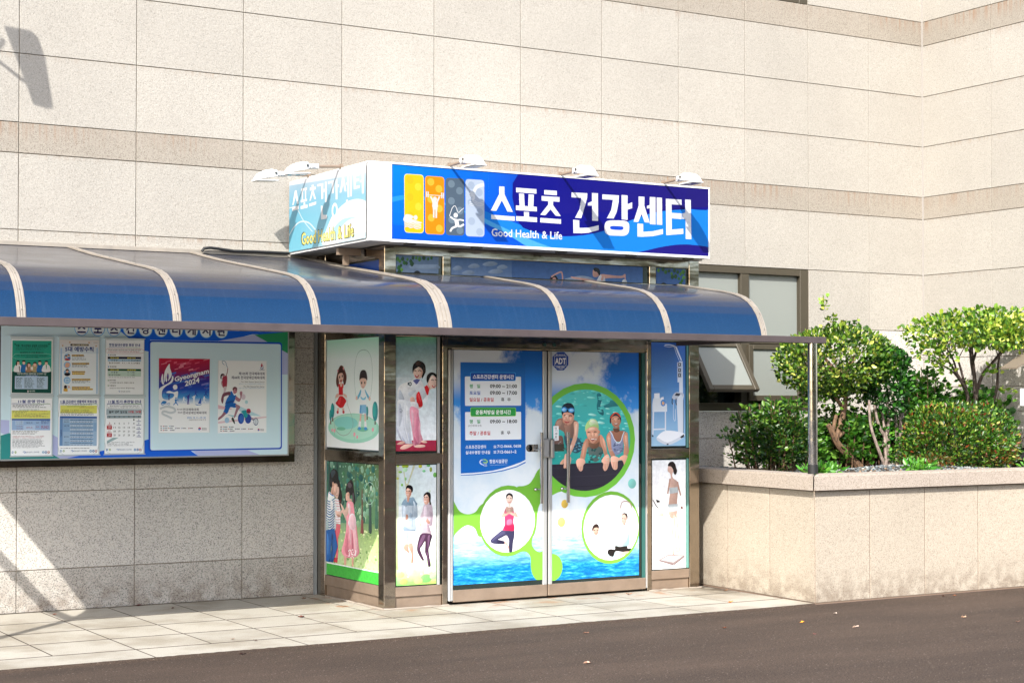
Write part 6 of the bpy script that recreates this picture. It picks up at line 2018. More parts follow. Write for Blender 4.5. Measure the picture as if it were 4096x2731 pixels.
ART['hours_notice']=('Y',-0.1325,1.0,'''
P|f4f7f9|-90 1656 232 1656 229 1215 -92 1221
L|8a98a8|1 -79 1615 218 1611 214 1233 -82 1238 -79 1615
T|1c3a86|11월 운영 안내|-28 1619 172 1644 5
P|1c3c8c|-77 1616 74 1615 74 1612 -77 1613
P|3c8a3c|74 1615 218 1614 218 1611 74 1612
P|4a5462|-71 1607 -54 1607 -54 1604 -71 1604
P|4a5462|-49 1607 -26 1607 -26 1603 -49 1604
P|4a5462|-22 1607 -5 1607 -5 1603 -22 1603
P|4a5462|-1 1607 16 1607 16 1603 -1 1603
P|4a5462|20 1607 38 1607 38 1603 20 1603
P|4a5462|43 1607 54 1607 54 1603 43 1603
P|4a5462|59 1607 76 1607 76 1603 59 1603
P|4a5462|80 1607 99 1607 99 1603 80 1603
P|4a5462|104 1607 125 1607 125 1603 104 1603
P|4a5462|130 1607 140 1607 140 1603 130 1603
P|4a5462|144 1607 158 1607 158 1603 144 1603
P|4a5462|163 1607 169 1607 169 1603 163 1603
P|4a5462|-71 1598 -52 1598 -52 1594 -71 1594
P|4a5462|-47 1598 -38 1598 -38 1594 -47 1594
P|4a5462|-33 1598 -9 1598 -9 1594 -33 1594
P|4a5462|-5 1598 19 1597 19 1594 -5 1594
P|4a5462|24 1597 43 1597 43 1594 24 1594
P|4a5462|47 1597 66 1597 66 1594 47 1594
P|4a5462|71 1597 82 1597 82 1594 71 1594
P|4a5462|86 1597 95 1597 95 1594 86 1594
P|4a5462|100 1597 117 1597 117 1594 100 1594
P|4a5462|121 1597 131 1597 131 1594 121 1594
P|4a5462|136 1597 139 1597 139 1594 136 1594
P|4a5462|-71 1588 -62 1588 -62 1585 -71 1585
P|4a5462|-58 1588 -42 1588 -42 1584 -58 1585
P|4a5462|-37 1588 -22 1588 -22 1584 -37 1584
P|4a5462|-17 1588 5 1588 5 1584 -17 1584
P|4a5462|9 1588 26 1588 26 1584 9 1584
P|4a5462|31 1588 50 1588 50 1584 31 1584
P|4a5462|54 1588 71 1588 71 1584 54 1584
P|4a5462|75 1588 95 1588 95 1584 75 1584
P|4a5462|99 1588 115 1588 116 1584 99 1584
P|4a5462|120 1588 133 1588 133 1584 120 1584
P|4a5462|138 1588 163 1588 163 1584 138 1584
P|4a5462|167 1588 186 1587 186 1584 167 1584
T|1c7a50|창원시설공단 홈페이지에서 모집합니다.|-20 1564 135 1573 1
P|e0e070|-77 1563 219 1562 218 1499 -78 1501
T|a02030|★온라인접수 100% 전화접수 불가★|66 1554 195 1562 1
T|5a2030|신규접수 : 10. 29.(화) 06시 ~ 10. 31.(목) 20시|-56 1520 148 1529 2
T|3a3a40|기존회원 접수 : 10. 21.(월) 06시 ~ 10. 24.(목) 20시|-56 1532 211 1541 1
P|4a5462|-71 1560 -51 1560 -51 1557 -71 1557
P|4a5462|-47 1560 -28 1560 -28 1557 -47 1557
P|4a5462|-23 1560 0 1560 0 1557 -23 1557
P|4a5462|5 1560 18 1560 18 1556 5 1557
P|4a5462|22 1560 35 1560 35 1556 22 1556
P|4a5462|39 1560 50 1560 50 1556 39 1556
P|4a5462|-71 1550 -58 1550 -57 1547 -71 1547
P|4a5462|-53 1550 -34 1550 -34 1546 -53 1547
P|4a5462|-29 1550 -14 1550 -14 1546 -29 1546
P|4a5462|-10 1550 11 1550 11 1546 -10 1546
P|4a5462|16 1550 26 1550 26 1546 16 1546
P|4a5462|31 1550 36 1550 36 1546 31 1546
P|4a5462|-56 1519 -37 1519 -37 1515 -56 1515
P|4a5462|-33 1519 -13 1519 -13 1515 -33 1515
P|4a5462|-9 1519 2 1518 2 1515 -9 1515
P|4a5462|6 1518 15 1518 15 1515 6 1515
P|4a5462|20 1518 34 1518 34 1515 20 1515
P|4a5462|39 1518 52 1518 52 1515 39 1515
P|4a5462|56 1518 78 1518 78 1514 56 1514
P|4a5462|82 1518 102 1518 102 1514 82 1514
P|4a5462|107 1518 125 1518 125 1514 107 1514
P|4a5462|130 1518 148 1518 148 1514 130 1514
P|4a5462|152 1518 172 1518 172 1514 152 1514
P|4a5462|176 1517 187 1517 187 1514 176 1514
P|4a5462|192 1517 197 1517 197 1514 192 1514
P|2a56a0|-77 1500 218 1498 218 1485 -76 1488
P|9ab8dc|-76 1487 218 1485 217 1410 -76 1413
P|b4cce6|-49 1484 12 1484 12 1452 -49 1452
P|b4cce6|13 1450 103 1450 103 1413 13 1414
T|2a2a40|10. 21.(월)|-40 1472 6 1481 1
T|2a2a40|10. 24.(목)|-40 1456 6 1465 1
T|a02040|10. 29.(화)|-40 1436 6 1445 1
T|a02040|10. 31.(목)|-40 1418 7 1427 1
T|2a2a60|생활체육, 헬스|33 1463 84 1473 1
T|a02060|생활체육, 헬스|33 1426 84 1437 1
T|2a2a60|06:00 -|109 1464 135 1473 1
T|a02060|06:00 -|109 1432 135 1441 1
P|3a4a90|148 1482 173 1481 173 1478 148 1478
P|3a4a90|177 1481 188 1481 188 1478 177 1478
P|3a4a90|192 1481 212 1481 212 1477 192 1478
P|3a4a90|148 1473 161 1473 161 1469 148 1469
P|3a4a90|166 1473 191 1472 191 1469 166 1469
P|3a4a90|195 1472 207 1472 207 1469 195 1469
P|3a4a90|212 1472 213 1472 213 1469 212 1469
P|3a4a90|148 1464 165 1464 165 1460 148 1460
P|3a4a90|169 1464 186 1464 186 1460 169 1460
P|3a4a90|190 1464 202 1463 202 1460 190 1460
P|3a4a90|207 1463 210 1463 210 1460 207 1460
P|a02860|148 1445 163 1445 163 1441 148 1441
P|a02860|168 1445 179 1444 179 1441 168 1441
P|a02860|183 1444 206 1444 206 1441 183 1441
P|a02860|148 1436 165 1436 165 1432 149 1432
P|a02860|170 1436 193 1436 193 1432 170 1432
P|a02860|198 1435 208 1435 208 1432 198 1432
P|a02860|212 1435 213 1435 213 1432 212 1432
P|a02860|149 1427 158 1427 158 1423 149 1423
P|a02860|162 1427 177 1427 177 1423 162 1423
P|a02860|182 1427 202 1427 202 1423 182 1423
P|a02860|207 1427 209 1427 209 1423 207 1423
P|4a5462|-70 1407 -51 1407 -51 1403 -70 1404
P|4a5462|-46 1407 -27 1407 -27 1403 -46 1403
P|4a5462|-23 1407 -7 1407 -7 1403 -23 1403
P|4a5462|-2 1407 10 1406 10 1403 -2 1403
P|4a5462|14 1406 36 1406 36 1402 14 1403
P|4a5462|40 1406 62 1406 62 1402 40 1402
P|4a5462|66 1406 83 1406 83 1402 66 1402
P|4a5462|88 1406 105 1405 105 1402 88 1402
P|4a5462|109 1405 122 1405 122 1402 109 1402
P|4a5462|126 1405 131 1405 131 1401 126 1402
P|4a5462|-70 1397 -52 1397 -52 1393 -70 1393
P|4a5462|-48 1397 -38 1397 -38 1393 -48 1393
P|4a5462|-34 1397 -12 1396 -12 1393 -34 1393
P|4a5462|-8 1396 5 1396 5 1393 -8 1393
P|4a5462|9 1396 21 1396 21 1392 9 1392
P|4a5462|26 1396 35 1396 35 1392 26 1392
P|4a5462|40 1396 64 1396 64 1392 40 1392
P|4a5462|69 1396 89 1395 89 1392 69 1392
P|4a5462|94 1395 117 1395 117 1391 94 1392
P|4a5462|-70 1387 -61 1387 -61 1383 -70 1383
P|4a5462|-57 1387 -43 1386 -43 1383 -57 1383
P|4a5462|-38 1386 -22 1386 -22 1383 -38 1383
P|4a5462|-17 1386 -7 1386 -7 1382 -17 1383
P|4a5462|-2 1386 22 1386 22 1382 -2 1382
P|4a5462|26 1386 41 1386 41 1382 26 1382
P|4a5462|45 1386 56 1385 56 1382 45 1382
P|4a5462|61 1385 83 1385 83 1381 61 1382
P|4a5462|87 1385 98 1385 98 1381 87 1381
T|a02030|전국체전 관련 공사로 수영장 휴장 : 4. 1. ~ 11. 30. / 8개월간|-69 1359 172 1369 1
T|a02030|정기휴관일 : 11. 10.(일) / 11. 24.(일) 둘째, 넷째 일요일|-68 1349 153 1358 1
P|4a5462|-70 1343 -59 1343 -59 1339 -70 1339
P|4a5462|-55 1343 -46 1343 -46 1339 -55 1339
P|4a5462|-41 1343 -17 1342 -17 1339 -41 1339
P|4a5462|-12 1342 -1 1342 0 1338 -12 1339
P|4a5462|4 1342 15 1342 15 1338 4 1338
P|4a5462|19 1342 38 1342 38 1338 19 1338
P|4a5462|42 1342 57 1341 57 1338 42 1338
P|4a5462|61 1341 84 1341 84 1337 61 1338
P|4a5462|89 1341 101 1341 101 1337 89 1337
P|4a5462|106 1341 130 1340 130 1337 106 1337
P|4a5462|134 1340 148 1340 148 1337 134 1337
P|4a5462|-70 1333 -46 1333 -46 1330 -70 1330
P|4a5462|-42 1333 -22 1333 -22 1329 -42 1329
P|4a5462|-18 1333 6 1333 6 1329 -18 1329
P|4a5462|10 1332 30 1332 30 1329 10 1329
P|4a5462|34 1332 44 1332 44 1328 34 1328
P|4a5462|48 1332 71 1332 71 1328 48 1328
P|4a5462|76 1332 94 1331 94 1328 76 1328
P|4a5462|98 1331 112 1331 112 1327 98 1328
P|4a5462|117 1331 128 1331 128 1327 117 1327
P|4a5462|133 1331 155 1331 155 1327 133 1327
P|4a5462|160 1331 166 1330 166 1327 160 1327
P|4a5462|-70 1324 -49 1324 -49 1320 -70 1320
P|4a5462|-44 1324 -20 1323 -20 1320 -44 1320
P|4a5462|-16 1323 2 1323 2 1319 -16 1320
P|4a5462|6 1323 26 1323 26 1319 6 1319
P|4a5462|30 1323 49 1322 49 1319 30 1319
P|4a5462|53 1322 66 1322 66 1319 53 1319
P|4a5462|71 1322 95 1322 95 1318 71 1318
P|4a5462|99 1322 113 1322 113 1318 99 1318
P|4a5462|118 1322 139 1321 139 1318 118 1318
P|4a5462|143 1321 153 1321 153 1317 143 1317
P|4a5462|-70 1315 -59 1314 -59 1311 -70 1311
P|4a5462|-54 1314 -33 1314 -33 1310 -54 1311
P|4a5462|-28 1314 -9 1314 -9 1310 -28 1310
P|4a5462|-4 1314 7 1313 7 1310 -4 1310
P|4a5462|12 1313 21 1313 21 1310 12 1310
P|4a5462|25 1313 43 1313 43 1309 26 1310
P|4a5462|47 1313 56 1313 56 1309 47 1309
P|4a5462|61 1313 84 1312 84 1309 61 1309
P|4a5462|89 1312 106 1312 106 1308 89 1309
P|4a5462|110 1312 127 1312 127 1308 110 1308
P|4a5462|132 1312 147 1312 147 1308 132 1308
P|4a5462|152 1311 164 1311 164 1308 152 1308
P|4a5462|-70 1305 -56 1305 -56 1301 -70 1301
P|4a5462|-52 1305 -37 1305 -37 1301 -52 1301
P|4a5462|-33 1305 -15 1304 -15 1301 -33 1301
P|4a5462|-10 1304 3 1304 3 1300 -10 1301
P|4a5462|8 1304 26 1304 26 1300 8 1300
P|4a5462|30 1304 48 1303 48 1300 30 1300
P|4a5462|52 1303 68 1303 68 1299 52 1300
P|4a5462|72 1303 92 1303 92 1299 72 1299
P|4a5462|96 1303 113 1302 113 1299 96 1299
P|4a5462|118 1302 128 1302 128 1299 118 1299
P|4a5462|133 1302 154 1302 154 1298 133 1299
P|4a5462|-70 1296 -54 1295 -54 1292 -70 1292
P|4a5462|-50 1295 -35 1295 -35 1291 -50 1292
P|4a5462|-30 1295 -7 1295 -7 1291 -30 1291
P|4a5462|-2 1295 22 1294 22 1291 -2 1291
P|4a5462|26 1294 43 1294 43 1290 26 1291
P|4a5462|47 1294 63 1294 63 1290 47 1290
P|4a5462|67 1294 77 1293 77 1290 67 1290
P|4a5462|82 1293 105 1293 105 1289 82 1290
P|4a5462|109 1293 121 1293 121 1289 109 1289
P|4a5462|125 1293 143 1292 143 1289 125 1289
P|4a5462|147 1292 162 1292 162 1289 147 1289
P|4a5462|166 1292 176 1292 176 1288 166 1288
T|3a4452|이용 및 접수문의: 종합안내실 ☎712-0661, 0662|-70 1276 127 1285 1
E|3a7ab0|-68 1244 7 9
E|e6ecee|-68 1244 4 5
E|8aa838|-46 1244 7 9
E|e6ecee|-46 1244 3 4
L|3a6ab0|4 10 1245 22 1249 31 1241 19 1237
T|3a5a80|창원시설공단 | 건강과내일|33 1235 134 1249 1
E|5a90c0|166 1241 9 9
E|d8e4ea|166 1241 4 5
E|2a5aa0|186 1240 9 10
E|d8e4ea|186 1240 5 5
E|c06a50|207 1240 9 10
E|d8e4ea|207 1240 4 5''')
ART['class_notice']=('Y',-0.1325,1.0,'''
P|f4f7f9|282 1658 600 1654 597 1216 277 1222
L|8a98a8|2 293 1615 586 1612 585 1233 289 1238 293 1615
T|1c3a86|11월 건강센터 생활체육 회원모집|296 1618 583 1642 4
P|1c3c8c|294 1617 445 1615 445 1612 294 1614
P|3c8a3c|445 1615 585 1613 585 1610 445 1612
P|4a5462|297 1609 308 1609 308 1606 297 1606
P|4a5462|312 1609 328 1609 328 1606 312 1606
P|4a5462|332 1609 352 1609 353 1606 332 1606
P|4a5462|357 1609 368 1609 368 1606 357 1606
P|4a5462|373 1609 384 1609 384 1606 373 1606
P|4a5462|388 1609 401 1609 401 1605 388 1606
P|4a5462|405 1609 427 1609 427 1605 405 1605
P|4a5462|431 1609 443 1609 443 1605 432 1605
P|4a5462|447 1609 469 1609 469 1605 448 1605
P|4a5462|473 1609 493 1609 493 1605 473 1605
P|4a5462|498 1609 509 1609 509 1605 498 1605
P|4a5462|514 1609 532 1609 532 1605 514 1605
P|4a5462|536 1609 544 1609 544 1605 536 1605
P|e0e070|296 1601 585 1600 584 1538 295 1541
T|1c7a50|창원시설공단 홈페이지에서 모집합니다.|348 1589 498 1597 1
T|a02030|★온라인접수 100% 전화접수 불가★|446 1580 561 1587 1
T|3a5a30|기존 강습회원 : 10. 21.(월) 06시 ~ 10. 24.(목) 20시|303 1559 521 1568 2
T|5a2030|신규 강습회원 : 10. 29.(화) 06시 ~ 10. 31.(목) 20시|303 1549 521 1557 2
P|4a5462|297 1548 310 1548 310 1544 297 1544
P|4a5462|314 1548 328 1548 328 1544 314 1544
P|4a5462|333 1548 357 1548 357 1544 333 1544
P|4a5462|361 1548 378 1548 378 1544 361 1544
P|4a5462|383 1548 404 1547 404 1544 383 1544
P|4a5462|408 1547 419 1547 419 1544 408 1544
P|4a5462|423 1547 441 1547 441 1544 423 1544
P|4a5462|445 1547 468 1547 468 1543 445 1544
P|4a5462|473 1547 491 1547 491 1543 473 1543
P|4a5462|495 1547 520 1547 520 1543 495 1543
P|4a5462|525 1547 548 1547 548 1543 525 1543
P|4a5462|553 1547 554 1547 554 1543 553 1543
P|4a5462|297 1538 319 1538 319 1534 298 1535
P|4a5462|323 1538 334 1538 334 1534 323 1534
P|4a5462|339 1538 348 1538 348 1534 339 1534
P|4a5462|352 1538 373 1538 373 1534 352 1534
P|4a5462|378 1538 401 1538 401 1534 378 1534
P|4a5462|405 1538 428 1538 428 1534 405 1534
P|4a5462|433 1538 458 1538 458 1534 433 1534
P|4a5462|462 1537 475 1537 475 1534 462 1534
P|4a5462|479 1537 489 1537 489 1534 479 1534
P|4a5462|494 1537 505 1537 505 1534 494 1534
P|4a5462|510 1537 535 1537 535 1533 510 1534
P|4a5462|540 1537 551 1537 551 1533 540 1533
P|4a5462|555 1537 559 1537 559 1533 555 1533
P|4a5462|298 1529 307 1529 307 1525 298 1525
P|4a5462|312 1529 321 1529 321 1525 312 1525
P|4a5462|326 1529 341 1528 341 1525 326 1525
P|4a5462|345 1528 357 1528 357 1525 345 1525
P|4a5462|361 1528 375 1528 375 1525 361 1525
P|4a5462|380 1528 404 1528 404 1524 380 1525
P|4a5462|409 1528 420 1528 420 1524 409 1524
P|4a5462|425 1528 447 1528 447 1524 425 1524
P|4a5462|452 1528 473 1528 473 1524 452 1524
P|4a5462|478 1528 496 1528 496 1524 478 1524
P|4a5462|501 1528 520 1528 520 1524 501 1524
P|4a5462|524 1527 546 1527 546 1524 524 1524
P|4a5462|551 1527 558 1527 558 1524 551 1524
P|2a5aa4|293 1518 585 1513 585 1498 292 1501
P|9cb8d4|292 1500 585 1496 583 1284 290 1288
P|6a90c0|292 1500 316 1500 314 1288 290 1288
T|1c2c50|생활체육|297 1356 310 1415 0
P|86a8cc|317 1464 371 1464 371 1397 316 1397
P|86a8cc|557 1465 584 1465 584 1398 556 1398
P|84a6c8|372 1493 555 1491 554 1480 372 1482
P|3a4a68|375 1490 399 1489 399 1486 375 1486
P|3a4a68|403 1489 413 1489 413 1486 403 1486
P|3a4a68|417 1489 431 1489 431 1486 417 1486
P|3a4a68|436 1489 461 1489 461 1485 436 1485
P|3a4a68|465 1489 485 1489 485 1485 465 1485
P|3a4a68|490 1489 501 1489 501 1485 490 1485
P|3a4a68|506 1489 520 1489 521 1485 506 1485
P|3a4a68|525 1489 549 1488 549 1485 525 1485
P|6a8ab0|419 1493 420 1493 421 1481 419 1481
P|6a8ab0|445 1493 446 1493 446 1481 445 1481
P|6a8ab0|487 1493 488 1493 488 1481 487 1481
P|6a8ab0|532 1492 534 1492 534 1480 532 1480
P|c4d6e8|372 1478 555 1476 554 1465 372 1467
P|3a4a68|376 1475 388 1475 388 1471 376 1471
P|3a4a68|393 1475 405 1475 405 1471 393 1471
P|3a4a68|409 1475 433 1474 433 1471 409 1471
P|3a4a68|438 1474 456 1474 456 1470 438 1471
P|3a4a68|461 1474 481 1474 481 1470 461 1470
P|3a4a68|486 1474 504 1474 504 1470 486 1470
P|3a4a68|509 1474 524 1474 524 1470 509 1470
P|3a4a68|529 1474 549 1474 549 1470 529 1470
P|6a8ab0|419 1478 421 1478 421 1466 419 1466
P|6a8ab0|445 1478 446 1478 446 1466 445 1466
P|6a8ab0|487 1478 488 1478 488 1466 487 1466
P|6a8ab0|532 1477 534 1477 534 1465 532 1465
P|84a6c8|373 1464 555 1461 554 1450 372 1453
P|3a4a68|376 1460 385 1460 385 1456 376 1456
P|3a4a68|389 1460 403 1460 403 1456 390 1456
P|3a4a68|408 1460 420 1460 420 1456 408 1456
P|3a4a68|425 1460 446 1459 446 1456 425 1456
P|3a4a68|451 1459 471 1459 471 1455 451 1456
P|3a4a68|475 1459 499 1459 499 1455 475 1455
P|3a4a68|504 1459 514 1459 514 1455 504 1455
P|3a4a68|519 1459 535 1459 535 1455 519 1455
P|3a4a68|540 1459 548 1459 548 1455 540 1455
P|6a8ab0|419 1463 421 1463 421 1451 419 1451
P|6a8ab0|445 1463 446 1463 446 1451 445 1451
P|6a8ab0|487 1463 488 1463 489 1451 487 1451
P|6a8ab0|532 1462 534 1462 534 1450 532 1450
P|c4d6e8|373 1449 555 1447 555 1435 372 1438
P|3a4a68|376 1445 396 1445 396 1441 376 1441
P|3a4a68|401 1445 412 1445 412 1441 401 1441
P|3a4a68|417 1445 433 1445 433 1441 417 1441
P|3a4a68|438 1445 458 1444 458 1441 438 1441
P|3a4a68|462 1444 485 1444 485 1440 462 1441
P|3a4a68|489 1444 506 1444 506 1440 489 1440
P|3a4a68|510 1444 528 1444 528 1440 510 1440
P|3a4a68|532 1444 542 1444 542 1440 532 1440
P|3a4a68|546 1444 551 1444 551 1440 546 1440
P|6a8ab0|419 1448 421 1448 421 1436 419 1436
P|6a8ab0|445 1448 446 1448 446 1436 445 1436
P|6a8ab0|487 1448 489 1448 489 1436 487 1436
P|6a8ab0|532 1447 534 1447 534 1435 533 1436
P|84a6c8|373 1434 555 1432 555 1420 372 1423
P|3a4a68|376 1430 394 1430 394 1426 376 1426
P|3a4a68|398 1430 421 1430 421 1426 398 1426
P|3a4a68|426 1430 438 1430 438 1426 426 1426
P|3a4a68|442 1430 455 1429 455 1426 442 1426
P|3a4a68|460 1429 469 1429 469 1426 460 1426
P|3a4a68|474 1429 485 1429 485 1425 474 1426
P|3a4a68|489 1429 499 1429 499 1425 489 1425
P|3a4a68|503 1429 515 1429 515 1425 503 1425
P|3a4a68|519 1429 537 1429 537 1425 519 1425
P|3a4a68|542 1429 549 1429 549 1425 542 1425
P|6a8ab0|419 1434 421 1434 421 1422 419 1422
P|6a8ab0|445 1433 446 1433 446 1421 445 1421
P|6a8ab0|487 1433 489 1433 489 1421 487 1421
P|6a8ab0|533 1433 534 1433 534 1421 533 1421
P|c4d6e8|373 1419 555 1417 555 1405 372 1408
P|3a4a68|376 1415 393 1415 393 1411 376 1412
P|3a4a68|397 1415 408 1415 408 1411 397 1411
P|3a4a68|412 1415 427 1415 427 1411 412 1411
P|3a4a68|431 1415 442 1415 442 1411 431 1411
P|3a4a68|446 1415 455 1415 455 1411 446 1411
P|3a4a68|460 1415 474 1414 474 1411 460 1411
P|3a4a68|478 1414 489 1414 489 1411 478 1411
P|3a4a68|494 1414 508 1414 508 1410 494 1410
P|3a4a68|513 1414 534 1414 534 1410 513 1410
P|3a4a68|539 1414 548 1414 548 1410 539 1410
P|6a8ab0|419 1419 421 1419 421 1407 419 1407
P|6a8ab0|445 1418 446 1418 446 1406 445 1406
P|6a8ab0|487 1418 489 1418 489 1406 487 1406
P|6a8ab0|533 1418 534 1418 534 1406 533 1406
P|84a6c8|373 1404 555 1402 555 1390 372 1393
P|3a4a68|376 1400 391 1400 391 1397 376 1397
P|3a4a68|396 1400 415 1400 415 1396 396 1397
P|3a4a68|419 1400 442 1400 443 1396 419 1396
P|3a4a68|447 1400 460 1400 460 1396 447 1396
P|3a4a68|464 1400 482 1399 482 1396 464 1396
P|3a4a68|487 1399 505 1399 505 1395 487 1396
P|3a4a68|510 1399 535 1399 535 1395 510 1395
P|3a4a68|539 1399 548 1399 548 1395 539 1395
P|6a8ab0|419 1404 421 1404 421 1392 419 1392
P|6a8ab0|445 1404 446 1403 447 1392 445 1392
P|6a8ab0|487 1403 489 1403 489 1391 487 1391
P|6a8ab0|533 1403 534 1403 534 1391 533 1391
P|c4d6e8|373 1389 556 1387 555 1375 372 1378
P|3a4a68|376 1386 392 1385 392 1382 376 1382
P|3a4a68|397 1385 413 1385 413 1382 397 1382
P|3a4a68|418 1385 432 1385 432 1381 418 1381
P|3a4a68|437 1385 454 1385 454 1381 437 1381
P|3a4a68|459 1385 474 1385 474 1381 459 1381
P|3a4a68|479 1385 489 1384 489 1381 479 1381
P|3a4a68|493 1384 509 1384 509 1380 493 1381
P|3a4a68|514 1384 523 1384 523 1380 514 1380
P|3a4a68|528 1384 539 1384 539 1380 528 1380
P|3a4a68|543 1384 550 1384 550 1380 543 1380
P|6a8ab0|419 1389 421 1389 421 1377 420 1377
P|6a8ab0|445 1389 447 1389 447 1377 445 1377
P|6a8ab0|487 1388 489 1388 489 1376 487 1376
P|6a8ab0|533 1388 534 1388 534 1376 533 1376
P|84a6c8|373 1375 556 1372 555 1361 372 1363
P|3a4a68|376 1371 387 1371 387 1367 376 1367
P|3a4a68|392 1371 412 1370 412 1367 392 1367
P|3a4a68|417 1370 431 1370 431 1366 417 1367
P|3a4a68|436 1370 460 1370 460 1366 436 1366
P|3a4a68|465 1370 477 1370 477 1366 465 1366
P|3a4a68|481 1370 503 1369 503 1366 481 1366
P|3a4a68|508 1369 520 1369 520 1365 508 1366
P|3a4a68|524 1369 549 1369 549 1365 524 1365
P|6a8ab0|420 1374 421 1374 421 1362 420 1362
P|6a8ab0|445 1374 447 1374 447 1362 445 1362
P|6a8ab0|487 1373 489 1373 489 1361 487 1361
P|6a8ab0|533 1373 534 1373 534 1361 533 1361
P|c4d6e8|373 1360 556 1357 555 1346 372 1349
P|3a4a68|376 1356 392 1356 392 1352 376 1352
P|3a4a68|396 1356 407 1356 407 1352 396 1352
P|3a4a68|412 1355 433 1355 433 1352 412 1352
P|3a4a68|438 1355 455 1355 455 1351 438 1351
P|3a4a68|460 1355 470 1355 470 1351 460 1351
P|3a4a68|474 1355 484 1355 484 1351 474 1351
P|3a4a68|489 1355 510 1354 510 1351 489 1351
P|3a4a68|514 1354 526 1354 526 1350 514 1351
P|3a4a68|531 1354 551 1354 551 1350 531 1350
P|6a8ab0|420 1359 421 1359 421 1347 420 1347
P|6a8ab0|445 1359 447 1359 447 1347 445 1347
P|6a8ab0|487 1358 489 1358 489 1346 488 1346
P|6a8ab0|533 1358 534 1358 534 1346 533 1346
P|84a6c8|373 1345 556 1342 555 1331 372 1334
P|3a4a68|376 1341 390 1341 390 1337 376 1337
P|3a4a68|394 1341 414 1341 414 1337 394 1337
P|3a4a68|418 1341 431 1340 431 1337 418 1337
P|3a4a68|436 1340 453 1340 453 1336 436 1337
P|3a4a68|457 1340 482 1340 482 1336 457 1336
P|3a4a68|487 1340 497 1340 497 1336 487 1336
P|3a4a68|502 1339 516 1339 516 1336 502 1336
P|3a4a68|521 1339 541 1339 541 1335 521 1336
P|3a4a68|546 1339 549 1339 549 1335 546 1335
P|6a8ab0|420 1344 421 1344 421 1332 420 1332
P|6a8ab0|445 1344 447 1344 447 1332 445 1332
P|6a8ab0|488 1343 489 1343 489 1331 488 1331
P|6a8ab0|533 1343 534 1343 535 1331 533 1331
P|c4d6e8|373 1330 556 1327 555 1316 373 1319
P|3a4a68|376 1326 394 1326 394 1322 376 1322
P|3a4a68|398 1326 410 1326 410 1322 398 1322
P|3a4a68|414 1326 437 1325 437 1322 414 1322
P|3a4a68|441 1325 454 1325 454 1321 441 1322
P|3a4a68|459 1325 477 1325 477 1321 459 1321
P|3a4a68|482 1325 506 1325 506 1321 482 1321
P|3a4a68|511 1324 526 1324 526 1321 511 1321
P|3a4a68|531 1324 550 1324 550 1320 531 1320
P|6a8ab0|420 1329 421 1329 421 1317 420 1317
P|6a8ab0|445 1329 447 1329 447 1317 445 1317
P|6a8ab0|488 1328 489 1328 489 1317 488 1317
P|6a8ab0|533 1328 535 1328 535 1316 533 1316
P|84a6c8|373 1315 556 1312 555 1301 373 1304
P|3a4a68|376 1311 386 1311 386 1308 376 1308
P|3a4a68|391 1311 412 1311 412 1307 391 1307
P|3a4a68|416 1311 433 1311 433 1307 416 1307
P|3a4a68|438 1311 462 1310 462 1306 438 1307
P|3a4a68|467 1310 483 1310 483 1306 467 1306
P|3a4a68|487 1310 512 1310 512 1306 487 1306
P|3a4a68|516 1309 528 1309 528 1306 516 1306
P|3a4a68|533 1309 548 1309 548 1305 533 1305
P|6a8ab0|420 1314 421 1314 421 1303 420 1303
P|6a8ab0|445 1314 447 1314 447 1302 445 1302
P|6a8ab0|488 1314 489 1314 489 1302 488 1302
P|6a8ab0|533 1313 535 1313 535 1301 533 1301
P|c4d6e8|373 1300 556 1297 555 1286 373 1289
P|3a4a68|376 1297 400 1296 400 1292 376 1293
P|3a4a68|405 1296 421 1296 421 1292 405 1292
P|3a4a68|426 1296 446 1296 447 1292 426 1292
P|3a4a68|451 1295 476 1295 476 1291 451 1292
P|3a4a68|480 1295 498 1295 498 1291 480 1291
P|3a4a68|502 1295 524 1294 524 1291 502 1291
P|3a4a68|528 1294 549 1294 549 1290 528 1291
P|6a8ab0|420 1300 421 1300 421 1288 420 1288
P|6a8ab0|446 1299 447 1299 447 1287 446 1287
P|6a8ab0|488 1299 489 1299 489 1287 488 1287
P|6a8ab0|533 1298 535 1298 535 1286 533 1286
T|1c2c50|다이어트댄스|325 1485 365 1495 1
T|1c2c50|방송댄스|325 1468 365 1479 1
T|1c2c50|요가|325 1437 365 1448 1
T|1c2c50|필라테스|325 1353 366 1363 1
T|1c2c50|스페셜 요가|325 1308 366 1318 1
T|1c2c50|다이어트댄스|326 1290 366 1301 1
P|4a5462|299 1272 316 1271 316 1268 299 1268
P|4a5462|321 1271 332 1271 332 1267 321 1268
P|4a5462|337 1271 359 1271 359 1267 337 1267
P|4a5462|364 1271 376 1271 376 1267 364 1267
P|4a5462|381 1270 399 1270 399 1266 381 1267
P|4a5462|403 1270 428 1270 428 1266 404 1266
P|4a5462|432 1270 448 1269 448 1266 432 1266
P|4a5462|452 1269 478 1269 478 1265 452 1266
P|4a5462|482 1269 503 1269 503 1265 482 1265
P|4a5462|508 1269 526 1268 526 1265 508 1265
E|3a7ab0|302 1248 7 9
E|e6ecee|302 1248 4 4
E|8aa838|324 1248 8 8
E|e6ecee|324 1248 4 4
L|3a6ab0|4 380 1249 392 1252 401 1245 389 1241
T|3a5a80|창원시설공단 | 건강과내일|404 1238 505 1253 1
E|5a90c0|536 1244 10 10
E|d8e4ea|536 1244 5 5
E|2a5aa0|558 1244 9 10
E|d8e4ea|558 1244 4 5
E|c06a50|579 1243 9 10
E|d8e4ea|579 1243 5 6''')
